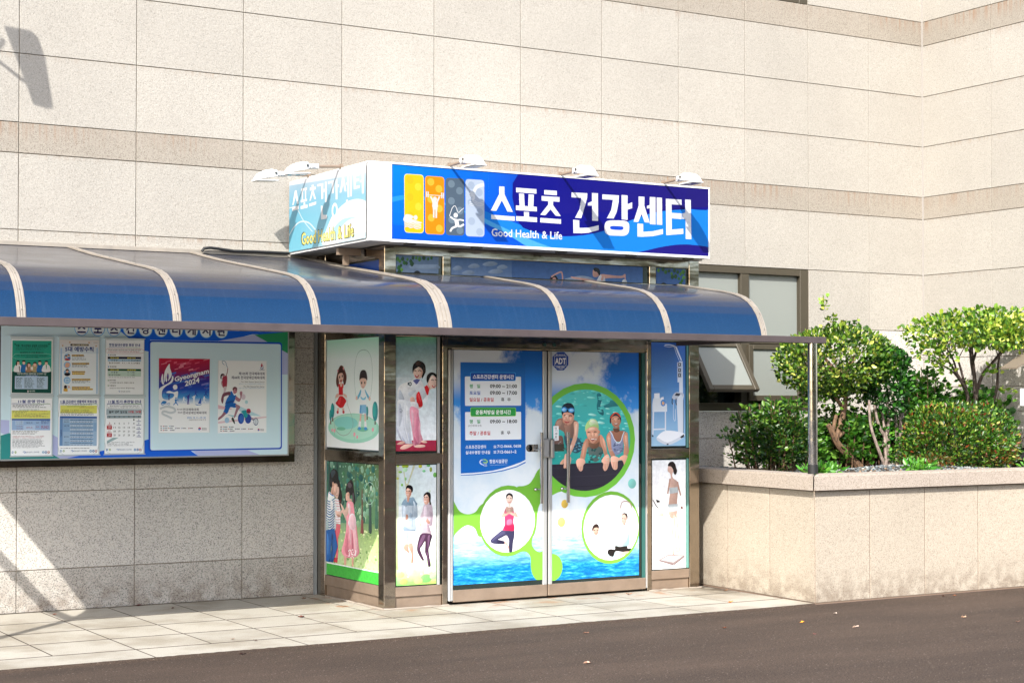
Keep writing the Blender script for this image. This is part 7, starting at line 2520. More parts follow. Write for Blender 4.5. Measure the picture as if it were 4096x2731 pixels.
ART['calendar_notice']=('Y',-0.1325,1.0,'''
P|f4f7f9|644 1655 962 1654 960 1221 643 1224
L|8a98a8|2 667 1610 945 1608 945 1236 661 1238 667 1610
T|1c3a86|11월 정기 휴관일 안내|677 1616 940 1642 5
P|1c3c8c|666 1615 805 1614 805 1610 666 1611
P|3c8a3c|805 1614 943 1613 943 1609 805 1610
K|aab4bc|6 664 1608 944 1607 943 1570 664 1571
K|f4f7f9|6 667 1606 942 1605 941 1572 666 1573
T|2a2a34|쾌적한 환경조성과 시설점검을 위하여 아래와 같이|686 1590 925 1601 1
T|2a2a34|휴관을 실시하오니 고객님들의 많은 양해 부탁 드립니다.|672 1577 934 1587 1
P|8a9aa4|663 1570 947 1567 946 1525 662 1526
P|aabcc4|665 1567 944 1565 944 1527 665 1528
T|1c1c24|둘째 넷째 일요일|680 1538 827 1559 4
T|c01c24|10일, 24일|839 1538 940 1560 4
P|8a9ca4|665 1522 942 1520 942 1499 664 1499
T|2a3038|일|678 1503 692 1517 1
T|2a3038|월|719 1503 733 1517 1
T|2a3038|화|757 1503 771 1516 1
T|2a3038|수|795 1503 809 1516 1
T|2a3038|목|834 1502 848 1516 1
T|2a3038|금|875 1502 889 1516 1
T|2a3038|토|915 1502 929 1516 1
T|2a3038|1|877 1479 887 1492 1
T|2a4a90|2|917 1478 927 1492 1
P|4a5a90|903 1475 941 1475 941 1471 903 1471
T|b03040|3|680 1453 690 1467 1
P|b03040|667 1450 703 1450 703 1445 667 1446
T|2a3038|4|722 1451 731 1465 1
T|2a3038|5|760 1451 769 1464 1
T|2a3038|6|798 1451 807 1464 1
T|2a3038|7|836 1450 846 1464 1
T|2a3038|8|878 1450 887 1464 1
T|2a4a90|9|917 1450 927 1463 1
P|4a5a90|903 1447 941 1446 941 1442 903 1442
P|b01c28|664 1440 705 1440 705 1411 665 1412
T|f4e8e8|10|677 1422 694 1436 2
P|e8b0b4|670 1419 693 1418 693 1415 670 1416
P|e8b0b4|698 1418 701 1418 701 1415 698 1415
T|2a3038|11|718 1420 735 1433 1
T|2a3038|12|756 1419 773 1433 1
T|2a3038|13|794 1419 811 1432 1
T|2a3038|14|833 1418 850 1432 1
T|2a3038|15|874 1418 891 1432 1
T|2a4a90|16|914 1418 931 1431 1
P|4a5a90|903 1415 941 1414 941 1410 903 1410
T|b03040|17|677 1391 694 1405 1
P|b03040|667 1389 704 1388 704 1384 667 1384
T|2a3038|18|718 1389 735 1403 1
T|2a3038|19|756 1389 773 1403 1
T|2a3038|20|794 1389 811 1402 1
T|2a3038|21|833 1388 850 1402 1
T|2a3038|22|874 1388 891 1401 1
T|2a4a90|23|914 1387 931 1401 1
P|4a5a90|904 1385 941 1384 941 1380 904 1380
P|b01c28|665 1380 705 1380 705 1351 665 1352
T|f4e8e8|24|677 1362 694 1376 2
P|e8b0b4|670 1358 694 1358 694 1355 670 1355
P|e8b0b4|698 1358 701 1358 701 1355 698 1355
T|2a3038|25|718 1359 735 1373 1
T|2a3038|26|756 1359 773 1372 1
T|2a3038|27|794 1358 811 1372 1
T|2a3038|28|833 1358 850 1372 1
T|2a3038|29|874 1357 891 1371 1
T|2a4a90|30|914 1357 931 1371 1
P|4a5a90|904 1354 941 1354 941 1349 904 1350
P|9cb8bc|666 1299 759 1346 713 1347 666 1322
T|2a3a44|주말 · 공휴일 운영시간 : 06:00 ~ 18:00 (헬스장)|667 1304 888 1313 1
T|2a3a44|수영장 휴장 : 4.1. ~ 11. 30. / 8개월간|667 1292 842 1302 1
T|2a3a44|이용문의 : 종합안내실 055) 712-0661, 0662|667 1280 876 1289 1
E|3a7ab0|666 1253 8 9
E|e6ecee|666 1253 4 4
E|8aa838|689 1252 8 9
E|e6ecee|689 1252 4 5
L|3a6ab0|3 742 1254 754 1257 762 1250 751 1245
T|3a5a80|창원시설공단 | 건강과내일|765 1243 864 1258 1
E|5a90c0|892 1249 9 10
E|d8e4ea|892 1249 4 5
E|2a5aa0|914 1249 9 10
E|d8e4ea|914 1249 4 5
E|c06a50|935 1248 10 10
E|d8e4ea|935 1248 5 6''')
ART['red_blue_poster']=('Y',-0.1235,1.0,'''
P|f4f6f8|1088 1977 1518 1976 1513 1374 1086 1382
G|c8203c,b81e40,8c2054,a02048|1088 1977 1518 1976 1517 1874 1088 1874
G|a02048,8c2054,2c2c90,402c88|1088 1874 1517 1874 1517 1797 1088 1797
G|402c88,2c2c90,1c4cb8,1a46b4|1088 1797 1517 1797 1516 1725 1087 1727
G|1a46b4,1c4cb8,4a9ad8,4a98d8|1087 1727 1516 1725 1516 1660 1087 1664
G|4a98d8,4a9ad8,f4f6f8,f4f6f8|1087 1664 1516 1660 1515 1605 1087 1610
P|4a6ac4|1269 1819 1339 1836 1339 1825 1269 1808
P|5a5ab0|1164 1831 1220 1845 1220 1831 1164 1817
P|e08094|1266 1933 1318 1946 1319 1930 1266 1917
P|4a6ac4|1108 1704 1180 1721 1180 1708 1108 1691
P|4a6ac4|1337 1745 1367 1752 1367 1746 1337 1738
P|4a6ac4|1328 1760 1370 1770 1370 1757 1328 1747
P|3c70c8|1296 1797 1346 1810 1346 1796 1296 1784
P|5a5ab0|1349 1861 1402 1874 1402 1858 1349 1845
P|d85a74|1370 1887 1408 1896 1408 1887 1370 1877
P|d85a74|1312 1943 1344 1951 1344 1941 1313 1933
P|5a5ab0|1471 1741 1498 1748 1498 1739 1471 1733
P|4a6ac4|1277 1704 1322 1715 1322 1708 1277 1697
P|c84464|1398 1899 1429 1907 1430 1897 1398 1889
P|d85a74|1390 1941 1429 1951 1429 1943 1390 1933
P|4a6ac4|1274 1839 1333 1853 1333 1845 1274 1831
P|3c70c8|1482 1763 1515 1774 1515 1764 1482 1752
P|e08094|1256 1914 1296 1923 1296 1907 1256 1897
P|5a5ab0|1211 1730 1248 1739 1248 1729 1211 1720
P|e08094|1108 1930 1155 1942 1155 1935 1108 1924
P|e08094|1220 1890 1250 1898 1250 1891 1220 1883
P|d85a74|1342 1968 1386 1980 1386 1967 1342 1956
P|4a6ac4|1471 1841 1514 1854 1514 1839 1471 1826
P|e08094|1338 1888 1376 1897 1376 1884 1338 1875
P|3c70c8|1166 1770 1236 1787 1236 1778 1166 1761
P|5a5ab0|1440 1808 1487 1820 1487 1812 1440 1801
P|c84464|1293 1902 1354 1918 1354 1907 1293 1892
P|5a5ab0|1417 1810 1458 1820 1458 1812 1417 1802
P|5a5ab0|1141 1840 1198 1854 1198 1842 1141 1827
P|7a7ac4|1202 1721 1238 1730 1238 1724 1202 1715
P|e08094|1253 1904 1282 1911 1282 1902 1253 1894
P|c84464|1316 1936 1360 1947 1360 1932 1316 1921
P|5a5ab0|1350 1784 1405 1797 1405 1789 1350 1776
P|5a5ab0|1457 1844 1501 1854 1501 1845 1457 1834
P|7a7ac4|1100 1797 1149 1809 1149 1795 1100 1783
P|d85a74|1144 1951 1192 1963 1192 1952 1144 1940
P|7a7ac4|1447 1771 1508 1786 1508 1771 1447 1757
P|3c70c8|1230 1785 1299 1802 1299 1786 1230 1769
P|e08094|1464 1966 1514 1978 1514 1972 1464 1959
P|5a5ab0|1242 1813 1297 1826 1297 1819 1242 1805
P|3c70c8|1485 1732 1515 1747 1515 1737 1485 1722
P|5a5ab0|1265 1743 1295 1751 1296 1736 1265 1729
P|d85a74|1213 1947 1240 1954 1240 1938 1213 1931
P|5a5ab0|1287 1804 1357 1821 1357 1812 1287 1795
P|c84464|1235 1932 1291 1946 1291 1934 1235 1921
P|7a7ac4|1351 1852 1420 1869 1420 1859 1351 1842
P|4a6ac4|1169 1853 1233 1869 1233 1854 1169 1838
S|eef1f4|1131 1833 1138 1871 1154 1903 1177 1932 1181 1897 1191 1872 1195 1840 1178 1808 1165 1795 1172 1827 1164 1859 1154 1827 1158 1801 1151 1785 1143 1814 1146 1839 1139 1814 1137 1782 1131 1801
S|eef1f4|1121 1852 1110 1826 1108 1801 1118 1769 1132 1769 1125 1801
S|eef1f4|1201 1836 1211 1821 1203 1788 1178 1769 1145 1750 1118 1718 1115 1673 1132 1648 1159 1641 1192 1654 1215 1673 1212 1692 1192 1696 1158 1699 1152 1705 1178 1715 1212 1705 1247 1712 1246 1673 1232 1635 1199 1603 1152 1590 1112 1616 1089 1648 1084 1686 1092 1731 1125 1756 1165 1776 1191 1801
E|eef1f4|1225 1746 19 20
Q|f2f4f6|Gyeongnam|1218 1827 1509 1899 1509 1847 1221 1776 9
Q|f2f4f6|2024|1305 1794 1429 1828 1430 1783 1306 1750 9
E|3a3a9c|1335 1677 7 7
S|3a3a9c|1327 1669 1343 1669 1341 1641 1343 1609 1337 1609 1335 1633 1331 1609 1325 1609 1329 1641
L|3a3a9c|6 1327 1665 1314 1677
L|3a3a9c|6 1342 1665 1347 1693
E|2a7cc4|1232 1657 6 6
S|2a7cc4|1221 1646 1239 1646 1236 1625 1250 1604 1247 1599 1230 1616 1214 1601 1210 1606 1225 1625
L|2a7cc4|5 1235 1643 1254 1636
E|3a3a90|1173 1681 4 4
S|3a3a90|1168 1677 1178 1677 1177 1660 1178 1642 1174 1642 1173 1656 1171 1642 1167 1642 1170 1660
L|3a3a90|4 1169 1674 1161 1681
L|3a3a90|4 1177 1674 1180 1690
E|5aa8e0|1132 1694 4 4
S|5aa8e0|1125 1687 1137 1687 1134 1673 1144 1659 1142 1656 1131 1667 1120 1657 1118 1661 1127 1673
L|5aa8e0|3 1134 1685 1146 1680
E|2c4cac|1399 1721 6 5
S|2c4cac|1390 1711 1406 1711 1403 1693 1416 1674 1413 1670 1398 1685 1383 1671 1380 1676 1393 1693
L|2c4cac|5 1403 1708 1419 1702
E|2c4cac|1486 1721 5 5
S|2c4cac|1476 1711 1493 1711 1490 1693 1503 1674 1500 1670 1485 1685 1470 1671 1467 1676 1480 1693
L|2c4cac|5 1490 1708 1506 1702
E|f0f4f8|1299 1664 4 5
S|f0f4f8|1291 1657 1304 1657 1301 1641 1312 1626 1310 1622 1297 1635 1285 1623 1283 1627 1293 1641
L|f0f4f8|4 1301 1654 1315 1649
E|f0f4f8|1383 1670 6 6
S|f0f4f8|1377 1664 1390 1664 1389 1641 1390 1615 1385 1615 1384 1635 1380 1615 1375 1615 1378 1641
L|f0f4f8|5 1377 1660 1367 1670
L|f0f4f8|5 1390 1660 1393 1683
E|f0f4f8|1471 1667 5 6
S|f0f4f8|1462 1659 1477 1659 1474 1641 1486 1624 1483 1619 1469 1634 1456 1621 1453 1625 1465 1641
L|f0f4f8|4 1474 1656 1489 1650
P|2a5cb8|1447 1673 1417 1612 1444 1612
S|2a7cc4|1394 1609 1427 1604 1451 1610 1440 1601 1407 1600
E|2a7cc4|1121 1611 14 12
E|cfe0f0|1121 1611 10 8
S|2a7cc4|1109 1616 1125 1635 1149 1632 1152 1619 1132 1613
L|2a7cc4|3 1132 1609 1165 1613
E|2a7cc4|1172 1611 10 9
E|e0eaf2|1172 1611 7 7
L|ccd4da|17 1099 1571 1152 1590 1212 1577 1225 1552 1186 1539 1132 1552 1119 1533 1159 1514 1199 1494
T|2a2a4c|제105회|1241 1560 1287 1573 1
T|2a2a4c|전국체육대회|1292 1554 1424 1576 2
T|2a2a4c|제44회|1247 1535 1287 1548 1
T|2a2a4c|전국장애인체육대회|1292 1528 1490 1550 2
T|3a80c4|2024. 10. 11.~10. 30.|1326 1492 1487 1507 1
T|5a5a64|김해종합운동장 및 종목별 경기장|1340 1476 1487 1488 0
P|5a5a64|1104 1436 1116 1435 1116 1429 1104 1429
E|b04050|1128 1432 4 5
P|7a7e88|1135 1435 1163 1435 1163 1429 1135 1429
E|3a90b8|1180 1432 4 4
P|7a7e88|1187 1435 1215 1435 1215 1428 1187 1428
P|5a5a64|1104 1420 1116 1419 1116 1413 1105 1413
E|3a90b8|1128 1416 4 5
P|7a7e88|1135 1419 1163 1419 1163 1413 1135 1413
E|c06050|1172 1416 4 4
P|7a7e88|1179 1419 1207 1419 1207 1412 1179 1413
E|5a4a90|1232 1415 4 5
P|7a7e88|1239 1418 1267 1418 1267 1412 1239 1412
E|4a70b0|1283 1415 4 4
P|7a7e88|1290 1418 1318 1418 1318 1411 1290 1411
E|b04050|1342 1414 4 5
P|7a7e88|1349 1417 1377 1417 1377 1411 1349 1411
P|5a5a64|1105 1404 1116 1404 1116 1397 1105 1397
E|c06050|1128 1400 4 5
P|7a7e88|1135 1403 1163 1403 1163 1397 1135 1397
E|5a4a90|1187 1400 4 4
P|7a7e88|1193 1403 1221 1403 1221 1396 1193 1396
E|b83050|1433 1411 12 11
E|2a7cc4|1430 1405 8 7
T|3a3a48|경상남도|1453 1406 1494 1418 2
P|6a6a74|1453 1403 1494 1403 1494 1400 1453 1400''')
ART['athlete_poster']=('Y',-0.1235,1.0,'''
P|f4f6f8|1593 1968 2016 1967 2013 1367 1587 1370
P|e2b8c4|1589 1602 1715 1569 1673 1563 1591 1570
P|bfe0ea|1701 1625 1966 1509 1812 1517
P|e6ccd4|1882 1496 2014 1506 2014 1496 1591 1450 1590 1466 1770 1484
E|a8cce8|1667 1477 20 23
E|dcccd8|1808 1668 20 23
E|b4dce4|1836 1625 13 15
P|9ccad4|1666 1524 1763 1510 1715 1504
L|5a8ab0|4 1644 1927 1627 1943 1624 1956 1637 1961 1655 1950 1660 1928 1672 1905
L|a8828c|7 1672 1902 1669 1869 1655 1830
E|b08a94|1635 1843 11 13
S|2a2434|1612 1846 1624 1857 1638 1854 1646 1843 1631 1846 1621 1836 1617 1810 1609 1823
S|a83850|1624 1817 1652 1840 1667 1830 1664 1752 1645 1745 1630 1748
L|b89aa4|7 1628 1810 1619 1778 1631 1748
S|d8c8d0|1638 1748 1662 1748 1652 1706 1638 1674 1628 1674 1638 1713
S|6a3a44|1715 1732 1724 1747 1742 1749 1756 1736 1750 1726 1735 1732 1721 1716
S|c0808c|1720 1719 1735 1734 1753 1726 1752 1706 1735 1692 1721 1700
P|20242c|1738 1728 1754 1726 1753 1721 1739 1722
S|1f6cc0|1693 1706 1707 1713 1728 1680 1742 1683 1745 1667 1721 1621 1687 1615 1651 1605 1663 1647 1680 1674
S|1a4c94|1656 1621 1714 1641 1728 1625 1680 1612
S|7a4a5a|1693 1709 1659 1706 1631 1693 1618 1661 1616 1635 1628 1612 1637 1641 1640 1667 1669 1680 1694 1683
S|b07a88|1745 1674 1763 1661 1780 1654 1782 1674 1777 1700 1785 1714 1800 1706 1794 1674 1780 1634 1763 1629 1739 1647
S|1a62b4|1652 1602 1708 1621 1749 1608 1739 1579 1694 1582 1673 1537 1646 1524 1635 1543 1649 1576
S|a8808c|1739 1605 1770 1598 1781 1582 1763 1556 1739 1504 1725 1497 1736 1543 1746 1576
S|9a6a78|1639 1543 1656 1530 1632 1504 1605 1485 1590 1479 1594 1498 1618 1518
S|2c3430|1705 1488 1718 1501 1732 1471 1736 1445 1722 1458
E|2a4aa0|1788 1490 27 44
E|3a6cc0|1793 1490 18 34
E|2a4aa0|1851 1487 27 39
S|2a9ca8|1791 1549 1826 1559 1847 1543 1843 1503 1819 1497 1805 1530
S|b83050|1836 1552 1843 1569 1864 1569 1873 1552 1868 1536 1840 1536
P|222a38|1840 1548 1868 1544 1866 1537 1841 1540
S|b08088|1843 1537 1866 1536 1857 1525 1847 1528
L|2a3c78|5 1868 1490 1910 1470
L|2a3c78|4 1875 1500 1903 1480
E|2a3c78|1919 1463 21 31
E|e0e6ec|1919 1463 17 25
L|2a3c78|3 1919 1486 1919 1437
T|2a2a58|제105회 전국체육대회|1768 1846 1995 1871 2
T|2a2a58|제44회 전국장애인체육대회|1705 1813 1995 1838 2
T|4a5060|The 105th National Sports Festival|1789 1783 1994 1796 0
T|6a98c8|2024.10.11.~10.17. | 김해종합운동장 및 종목별 경기장|1769 1769 1994 1779 0
T|4a5060|The 44th National Para Games|1810 1746 1994 1759 0
T|6a98c8|2024.10.25.~10.30. | 김해종합운동장 및 종목별 경기장|1770 1734 1994 1743 0
S|c04858|1962 1927 1971 1947 1974 1937 1979 1927 1972 1914 1964 1917
L|2a4a90|5 1972 1919 1961 1907 1965 1898 1979 1899 1983 1908 1974 1908
E|2a4a90|1983 1919 3 3
P|4a5a80|1951 1890 1995 1890 1995 1887 1951 1887
P|5a5a64|1610 1426 1623 1426 1623 1419 1610 1420
E|b04050|1635 1423 4 4
P|7a7e88|1642 1426 1671 1425 1671 1419 1642 1419
E|3a90b8|1689 1422 4 5
P|7a7e88|1696 1425 1725 1425 1725 1418 1696 1419
P|5a5a64|1610 1410 1623 1410 1623 1403 1610 1403
E|3a90b8|1635 1406 4 5
P|7a7e88|1642 1409 1671 1409 1671 1403 1642 1403
E|c06050|1681 1406 4 4
P|7a7e88|1688 1409 1717 1409 1717 1402 1688 1403
E|5a4a90|1743 1405 4 5
P|7a7e88|1750 1408 1779 1408 1779 1402 1750 1402
E|4a70b0|1796 1405 4 4
P|7a7e88|1803 1408 1832 1408 1832 1401 1803 1401
E|b04050|1857 1404 4 5
P|7a7e88|1864 1407 1893 1407 1894 1401 1864 1401
P|5a5a64|1610 1394 1623 1393 1623 1387 1610 1387
E|c06050|1635 1390 4 5
P|7a7e88|1642 1393 1671 1393 1671 1386 1642 1387
E|5a4a90|1696 1389 4 5
P|7a7e88|1703 1393 1732 1392 1732 1386 1703 1386
E|b83050|1944 1397 9 9
E|2a7cc4|1942 1392 6 5
T|3a3a48|경상남도|1958 1395 1992 1404 2
P|6a6a74|1958 1392 1992 1392 1992 1388 1958 1389''')
# ---------------------------------------------------------------- flat printed artwork (films, notices, lettering)
def spline(p,closed=True,k=4):
    n=len(p); out=[]
    for i in range(n if closed else n-1):
        if closed: a,b,c,d=p[i-1],p[i],p[(i+1)%n],p[(i+2)%n]
        else: a,b,c,d=p[max(i-1,0)],p[i],p[i+1],p[min(i+2,n-1)]
        for j in range(k):
            t=j/k; out.append(tuple(.5*((2*b[q])+(-a[q]+c[q])*t+(2*a[q]-5*b[q]+4*c[q]-d[q])*t*t+(-a[q]+3*b[q]-3*c[q]+d[q])*t**3) for q in (0,1)))
    if not closed: out.append(p[-1])
    return out
def ell(cx,cy,rx,ry,n=28): return [(cx+rx*math.cos(2*math.pi*i/n),cy+ry*math.sin(2*math.pi*i/n)) for i in range(n)]
def area(p): return .5*sum(p[i-1][0]*p[i][1]-p[i][0]*p[i-1][1] for i in range(len(p)))
def clip(p,c):
    """clip polygon p by the convex counter-clockwise polygon c"""
    for i in range(len(c)):
        a,b=c[i-1],c[i]; q=[]
        def side(v): return (b[0]-a[0])*(v[1]-a[1])-(b[1]-a[1])*(v[0]-a[0])
        for j in range(len(p)):
            u,v=p[j-1],p[j]; su,sv=side(u),side(v)
            if (su>=0)!=(sv>=0):
                t=su/(su-sv); q.append((u[0]+(v[0]-u[0])*t,u[1]+(v[1]-u[1])*t))
            if sv>=0: q.append(v)
        p=q
        if len(p)<3: return []
    return p
TXT={}
def text_polys(s,bold):
    if (s,bold) in TXT: return TXT[(s,bold)]
    cu=bpy.data.curves.new('lettering','FONT'); cu.body=s; cu.offset=min(bold,3.6)*.0078; cu.resolution_u=2
    o=bpy.data.objects.new('lettering',cu); COL.objects.link(o)
    me=bpy.data.meshes.new_from_object(o.evaluated_get(bpy.context.evaluated_depsgraph_get()))
    v=np.array([x.co[:2] for x in me.vertices]) if len(me.vertices) else np.zeros((1,2)); f=[list(p.vertices) for p in me.polygons]
    lo,hi=v.min(0),v.max(0); v=(v-lo)/np.maximum(hi-lo,1e-6)
    bpy.data.objects.remove(o); bpy.data.curves.remove(cu); bpy.data.meshes.remove(me)
    TXT[(s,bold)]=(v,f); return v,f
def rrect(x0,y0,x1,y1,r):
    r=min(r,(x1-x0)*.49,(y1-y0)*.49); out=[]
    for cx,cy,a in ((x1-r,y1-r,0),(x0+r,y1-r,90),(x0+r,y0+r,180),(x1-r,y0+r,270)):
        for k in range(6): an=R(a+k*18); out.append((cx+r*math.cos(an),cy+r*math.sin(an)))
    return out
LIFT=.00022
FLATINK={'6fae38','6fbb3c','74b83a','f0f2f4','0c66bd','0a56c4','b4bce4'}
def draw(name,key,parent,box,material='print',extra=0.0,vol=0.0):
    """build the artwork ART[key] as one mesh of inked patches, each a hair above the one below"""
    ax,val,gain,src=ART[key]; V=[];F=[];C=[]; boxes=[]
    frame=[(box[0],box[1]),(box[2],box[1]),(box[2],box[3]),(box[0],box[3])]; cl=None
    def lay(b):
        k=0
        for (q,kk) in boxes:
            if q[0]<b[2] and q[2]>b[0] and q[1]<b[3] and q[3]>b[1] and kk>=k: k=kk+1
        boxes.append((b,k)); return k
    def bb(p): xs=[a[0] for a in p]; ys=[a[1] for a in p]; return (min(xs),min(ys),max(xs),max(ys))
    def put(pts,k):
        o=len(V)
        for u,v in pts:
            d=val-extra-k*LIFT
            V.append((u/1000,d,v/1000) if ax=='Y' else (d,-u/1000,v/1000))
        return o
    def poly(p,col):
        p=clip(p,frame)
        if p and cl: p=clip(p,cl)
        if len(p)<3 or abs(area(p))<.3: return
        B=bb(p); k=lay(B); o=put(p,k); F.append(list(range(o,o+len(p))))
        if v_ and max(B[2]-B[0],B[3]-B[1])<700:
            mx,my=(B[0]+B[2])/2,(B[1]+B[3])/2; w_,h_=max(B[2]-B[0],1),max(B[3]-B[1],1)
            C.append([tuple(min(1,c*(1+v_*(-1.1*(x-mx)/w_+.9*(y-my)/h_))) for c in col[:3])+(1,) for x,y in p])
        else: C.append([col]*len(p))
    for ln in src.strip().split('\n'):
        q=ln.split('|'); t=q[0]
        if t in 'TQ': q=[t,q[1],'|'.join(q[2:-1]),q[-1]]
        a=[float(x) for x in q[-1].split()]
        v_=0
        if t=='C': cl=ell(*a,n=60) if a else None; continue
        if t=='G':
            cs=[np.array(lin(h))*gain for h in q[1].split(',')]; P4=[np.array(a[i:i+2]) for i in (0,2,4,6)]
            nx,ny=6,8; bil=lambda Q,u,v:(Q[0]*(1-u)+Q[1]*u)*(1-v)+(Q[3]*(1-u)+Q[2]*u)*v
            k=lay(bb([tuple(x) for x in P4]))
            for i in range(nx):
                for j in range(ny):
                    uv=[(i/nx,j/ny),((i+1)/nx,j/ny),((i+1)/nx,(j+1)/ny),(i/nx,(j+1)/ny)]
                    p=[tuple(bil(P4,*w)) for w in uv]; cc=[tuple(bil(cs,*w))+(1,) for w in uv]
                    p2=clip(p,frame) if not all(box[0]<=x[0]<=box[2] and box[1]<=x[1]<=box[3] for x in p) else p
                    if p2 and cl: p2=clip(p2,cl)
                    if len(p2)<3 or abs(area(p2))<.01: continue
                    if len(p2)!=4 or p2!=p:
                        m=tuple(bil(cs,uv[0][0]+.5/nx,uv[0][1]+.5/ny))+(1,); cc=[m]*len(p2)
                    o=put(p2,k); F.append(list(range(o,o+len(p2)))); C.append(cc)
            continue
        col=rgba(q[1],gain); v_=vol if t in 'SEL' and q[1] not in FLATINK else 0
        if t in 'PSL': pts=[(a[i],a[i+1]) for i in range(1 if t=='L' else 0,len(a)-1,2)]
        if t=='P': poly(pts,col)
        elif t=='S': poly(spline(pts),col)
        elif t=='E': poly(ell(*a),col)
        elif t=='R': poly(rrect(*a),col)
        elif t=='K':
            p=[(a[i],a[i+1]) for i in (1,3,5,7)]; r=a[0]; out=[]
            for i in range(4):
                A,B,D=[np.array(p[j]) for j in (i,i-1,(i+1)%4)]
                e=B-A; f_=D-A; s1=A+e/np.linalg.norm(e)*min(r,np.linalg.norm(e)*.49); s2=A+f_/np.linalg.norm(f_)*min(r,np.linalg.norm(f_)*.49)
                for j in range(6): tt=j/5; out.append(tuple(s1*(1-tt)**2+2*A*tt*(1-tt)+s2*tt*tt))
            poly(out,col)
        elif t=='L':
            w=a[0]/2; c=spline(pts,False,3) if len(pts)>2 else pts; L_=[];R_=[]
            for i,pnt in enumerate(c):
                A=c[max(i-1,0)];B=c[min(i+1,len(c)-1)]; dx,dy=B[0]-A[0],B[1]-A[1]; m=math.hypot(dx,dy) or 1
                L_.append((pnt[0]-dy/m*w,pnt[1]+dx/m*w)); R_.append((pnt[0]+dy/m*w,pnt[1]-dx/m*w))
            k=None
            quads=[]
            for i in range(len(c)-1):
                p=clip([L_[i],L_[i+1],R_[i+1],R_[i]],frame)
                if p and cl: p=clip(p,cl)
                if len(p)>=3: quads.append(p)
            if quads:
                k=lay(bb([x for p in quads for x in p]))
                for p in quads: o=put(p,k); F.append(list(range(o,o+len(p)))); C.append([col]*len(p))
        elif t in 'TQ':
            v,f=text_polys(q[2],int(a[-1]))
            if t=='T': pts=[(a[0]+x*(a[2]-a[0]),a[1]+y*(a[3]-a[1])) for x,y in v]
            else:
                Q=[np.array(a[i:i+2]) for i in (0,2,4,6)]; pts=[tuple((Q[3]*(1-x)+Q[2]*x)*(1-y)+(Q[0]*(1-x)+Q[1]*x)*y) for x,y in v]
            k=lay(bb(pts)); o=put(pts,k)
            for ff in f: F.append([i+o for i in ff]); C.append([col]*len(ff))
    off=parent_world(parent)
    me=bpy.data.meshes.new(name); me.from_pydata([(x-off.x,y-off.y,z-off.z) for x,y,z in V],[],F)
    at=me.color_attributes.new('ink','FLOAT_COLOR','CORNER'); at.data.foreach_set('color',[x for c in C for k in c for x in k])
    me.materials.append(M[material]); o=bpy.data.objects.new(name,me); COL.objects.link(o); o.parent=parent
    return o
# ---------------------------------------------------------------- foliage
def leaf_mesh(name,pts,dirs,sizes,cols,parent,width=.5,fold=.25):
    """one small folded face pair per leaf"""
    n=len(pts); pts=np.asarray(pts);dirs=np.asarray(dirs);sizes=np.asarray(sizes)[:,None]
    d=dirs/np.linalg.norm(dirs,axis=1,keepdims=True); rv=RNG.normal(size=(n,3)); s=np.cross(d,rv); s/=np.linalg.norm(s,axis=1,keepdims=True)+1e-9; nn=np.cross(d,s)
    b=pts; tip=pts+d*sizes; mid=pts+d*sizes*.5; w=sizes*width*.5
    q1=mid+d*sizes*.12-d*sizes*.25; q2=mid+d*sizes*.22
    V=np.stack([b,q1+s*w+nn*w*fold,q2+s*w*.85+nn*w*fold,tip,q2-s*w*.85+nn*w*fold,q1-s*w+nn*w*fold],1).reshape(-1,3)-np.array(parent_world(parent))
    F=[]
    for i in range(n): k=i*6; F.append((k,k+1,k+2,k+3)); F.append((k,k+3,k+4,k+5))
    me=bpy.data.meshes.new(name); me.from_pydata(V.tolist(),[],F)
    at=me.color_attributes.new('ink','FLOAT_COLOR','POINT'); cc=np.repeat(np.concatenate([np.asarray(cols),np.ones((n,1))],1),6,0); at.data.foreach_set('color',cc.astype(np.float32).ravel())
    me.materials.append(M['leaf']); o=bpy.data.objects.new(name,me); COL.objects.link(o); o.parent=parent; return o
RNG=np.random.default_rng(7)
def palette(n,hexes,weights=None):
    c=np.array([lin(h) for h in hexes]); k=RNG.choice(len(hexes),n,p=weights); return np.clip(c[k]*RNG.uniform(.75,1.25,(n,1)),0,1)
def crown_points(n,c,r,lump=.22,shell=.45,flat=None,seed=0):
    """points scattered through the outer shell of a lumpy ellipsoid, thinned into clumps with gaps"""
    rr=np.random.default_rng(seed); k=rr.normal(size=(14,3)); k/=np.linalg.norm(k,axis=1,keepdims=True); amp=rr.uniform(-1,1,14)
    out=[];dr=[]
    while len(out)<n:
        d=rr.normal(size=3); d/=np.linalg.norm(d); b=1+lump*sum(a*max(0,float(d@q))**6 for a,q in zip(amp,k)); t=1-shell*rr.random()**1.6
        p=d*np.array(r)*b*t
        if flat is not None and p[2]<-flat*r[2]: continue
        out.append(p+np.array(c)); dr.append(d)
    return np.array(out),np.array(dr)
def foliage(parent,c,r,n,size,hexes,w=None,lump=.22,shell=.45,flat=None,width=.5,seed=0,name='crown',up=.5):
    p,d=crown_points(n,c,r,lump,shell,flat,seed); dd=d*.7+RNG.normal(size=d.shape)*.6+np.array([0,-.15,up])
    return leaf_mesh(name,p,dd,RNG.uniform(.7,1.3,n)*size,palette(n,hexes,w),parent,width)
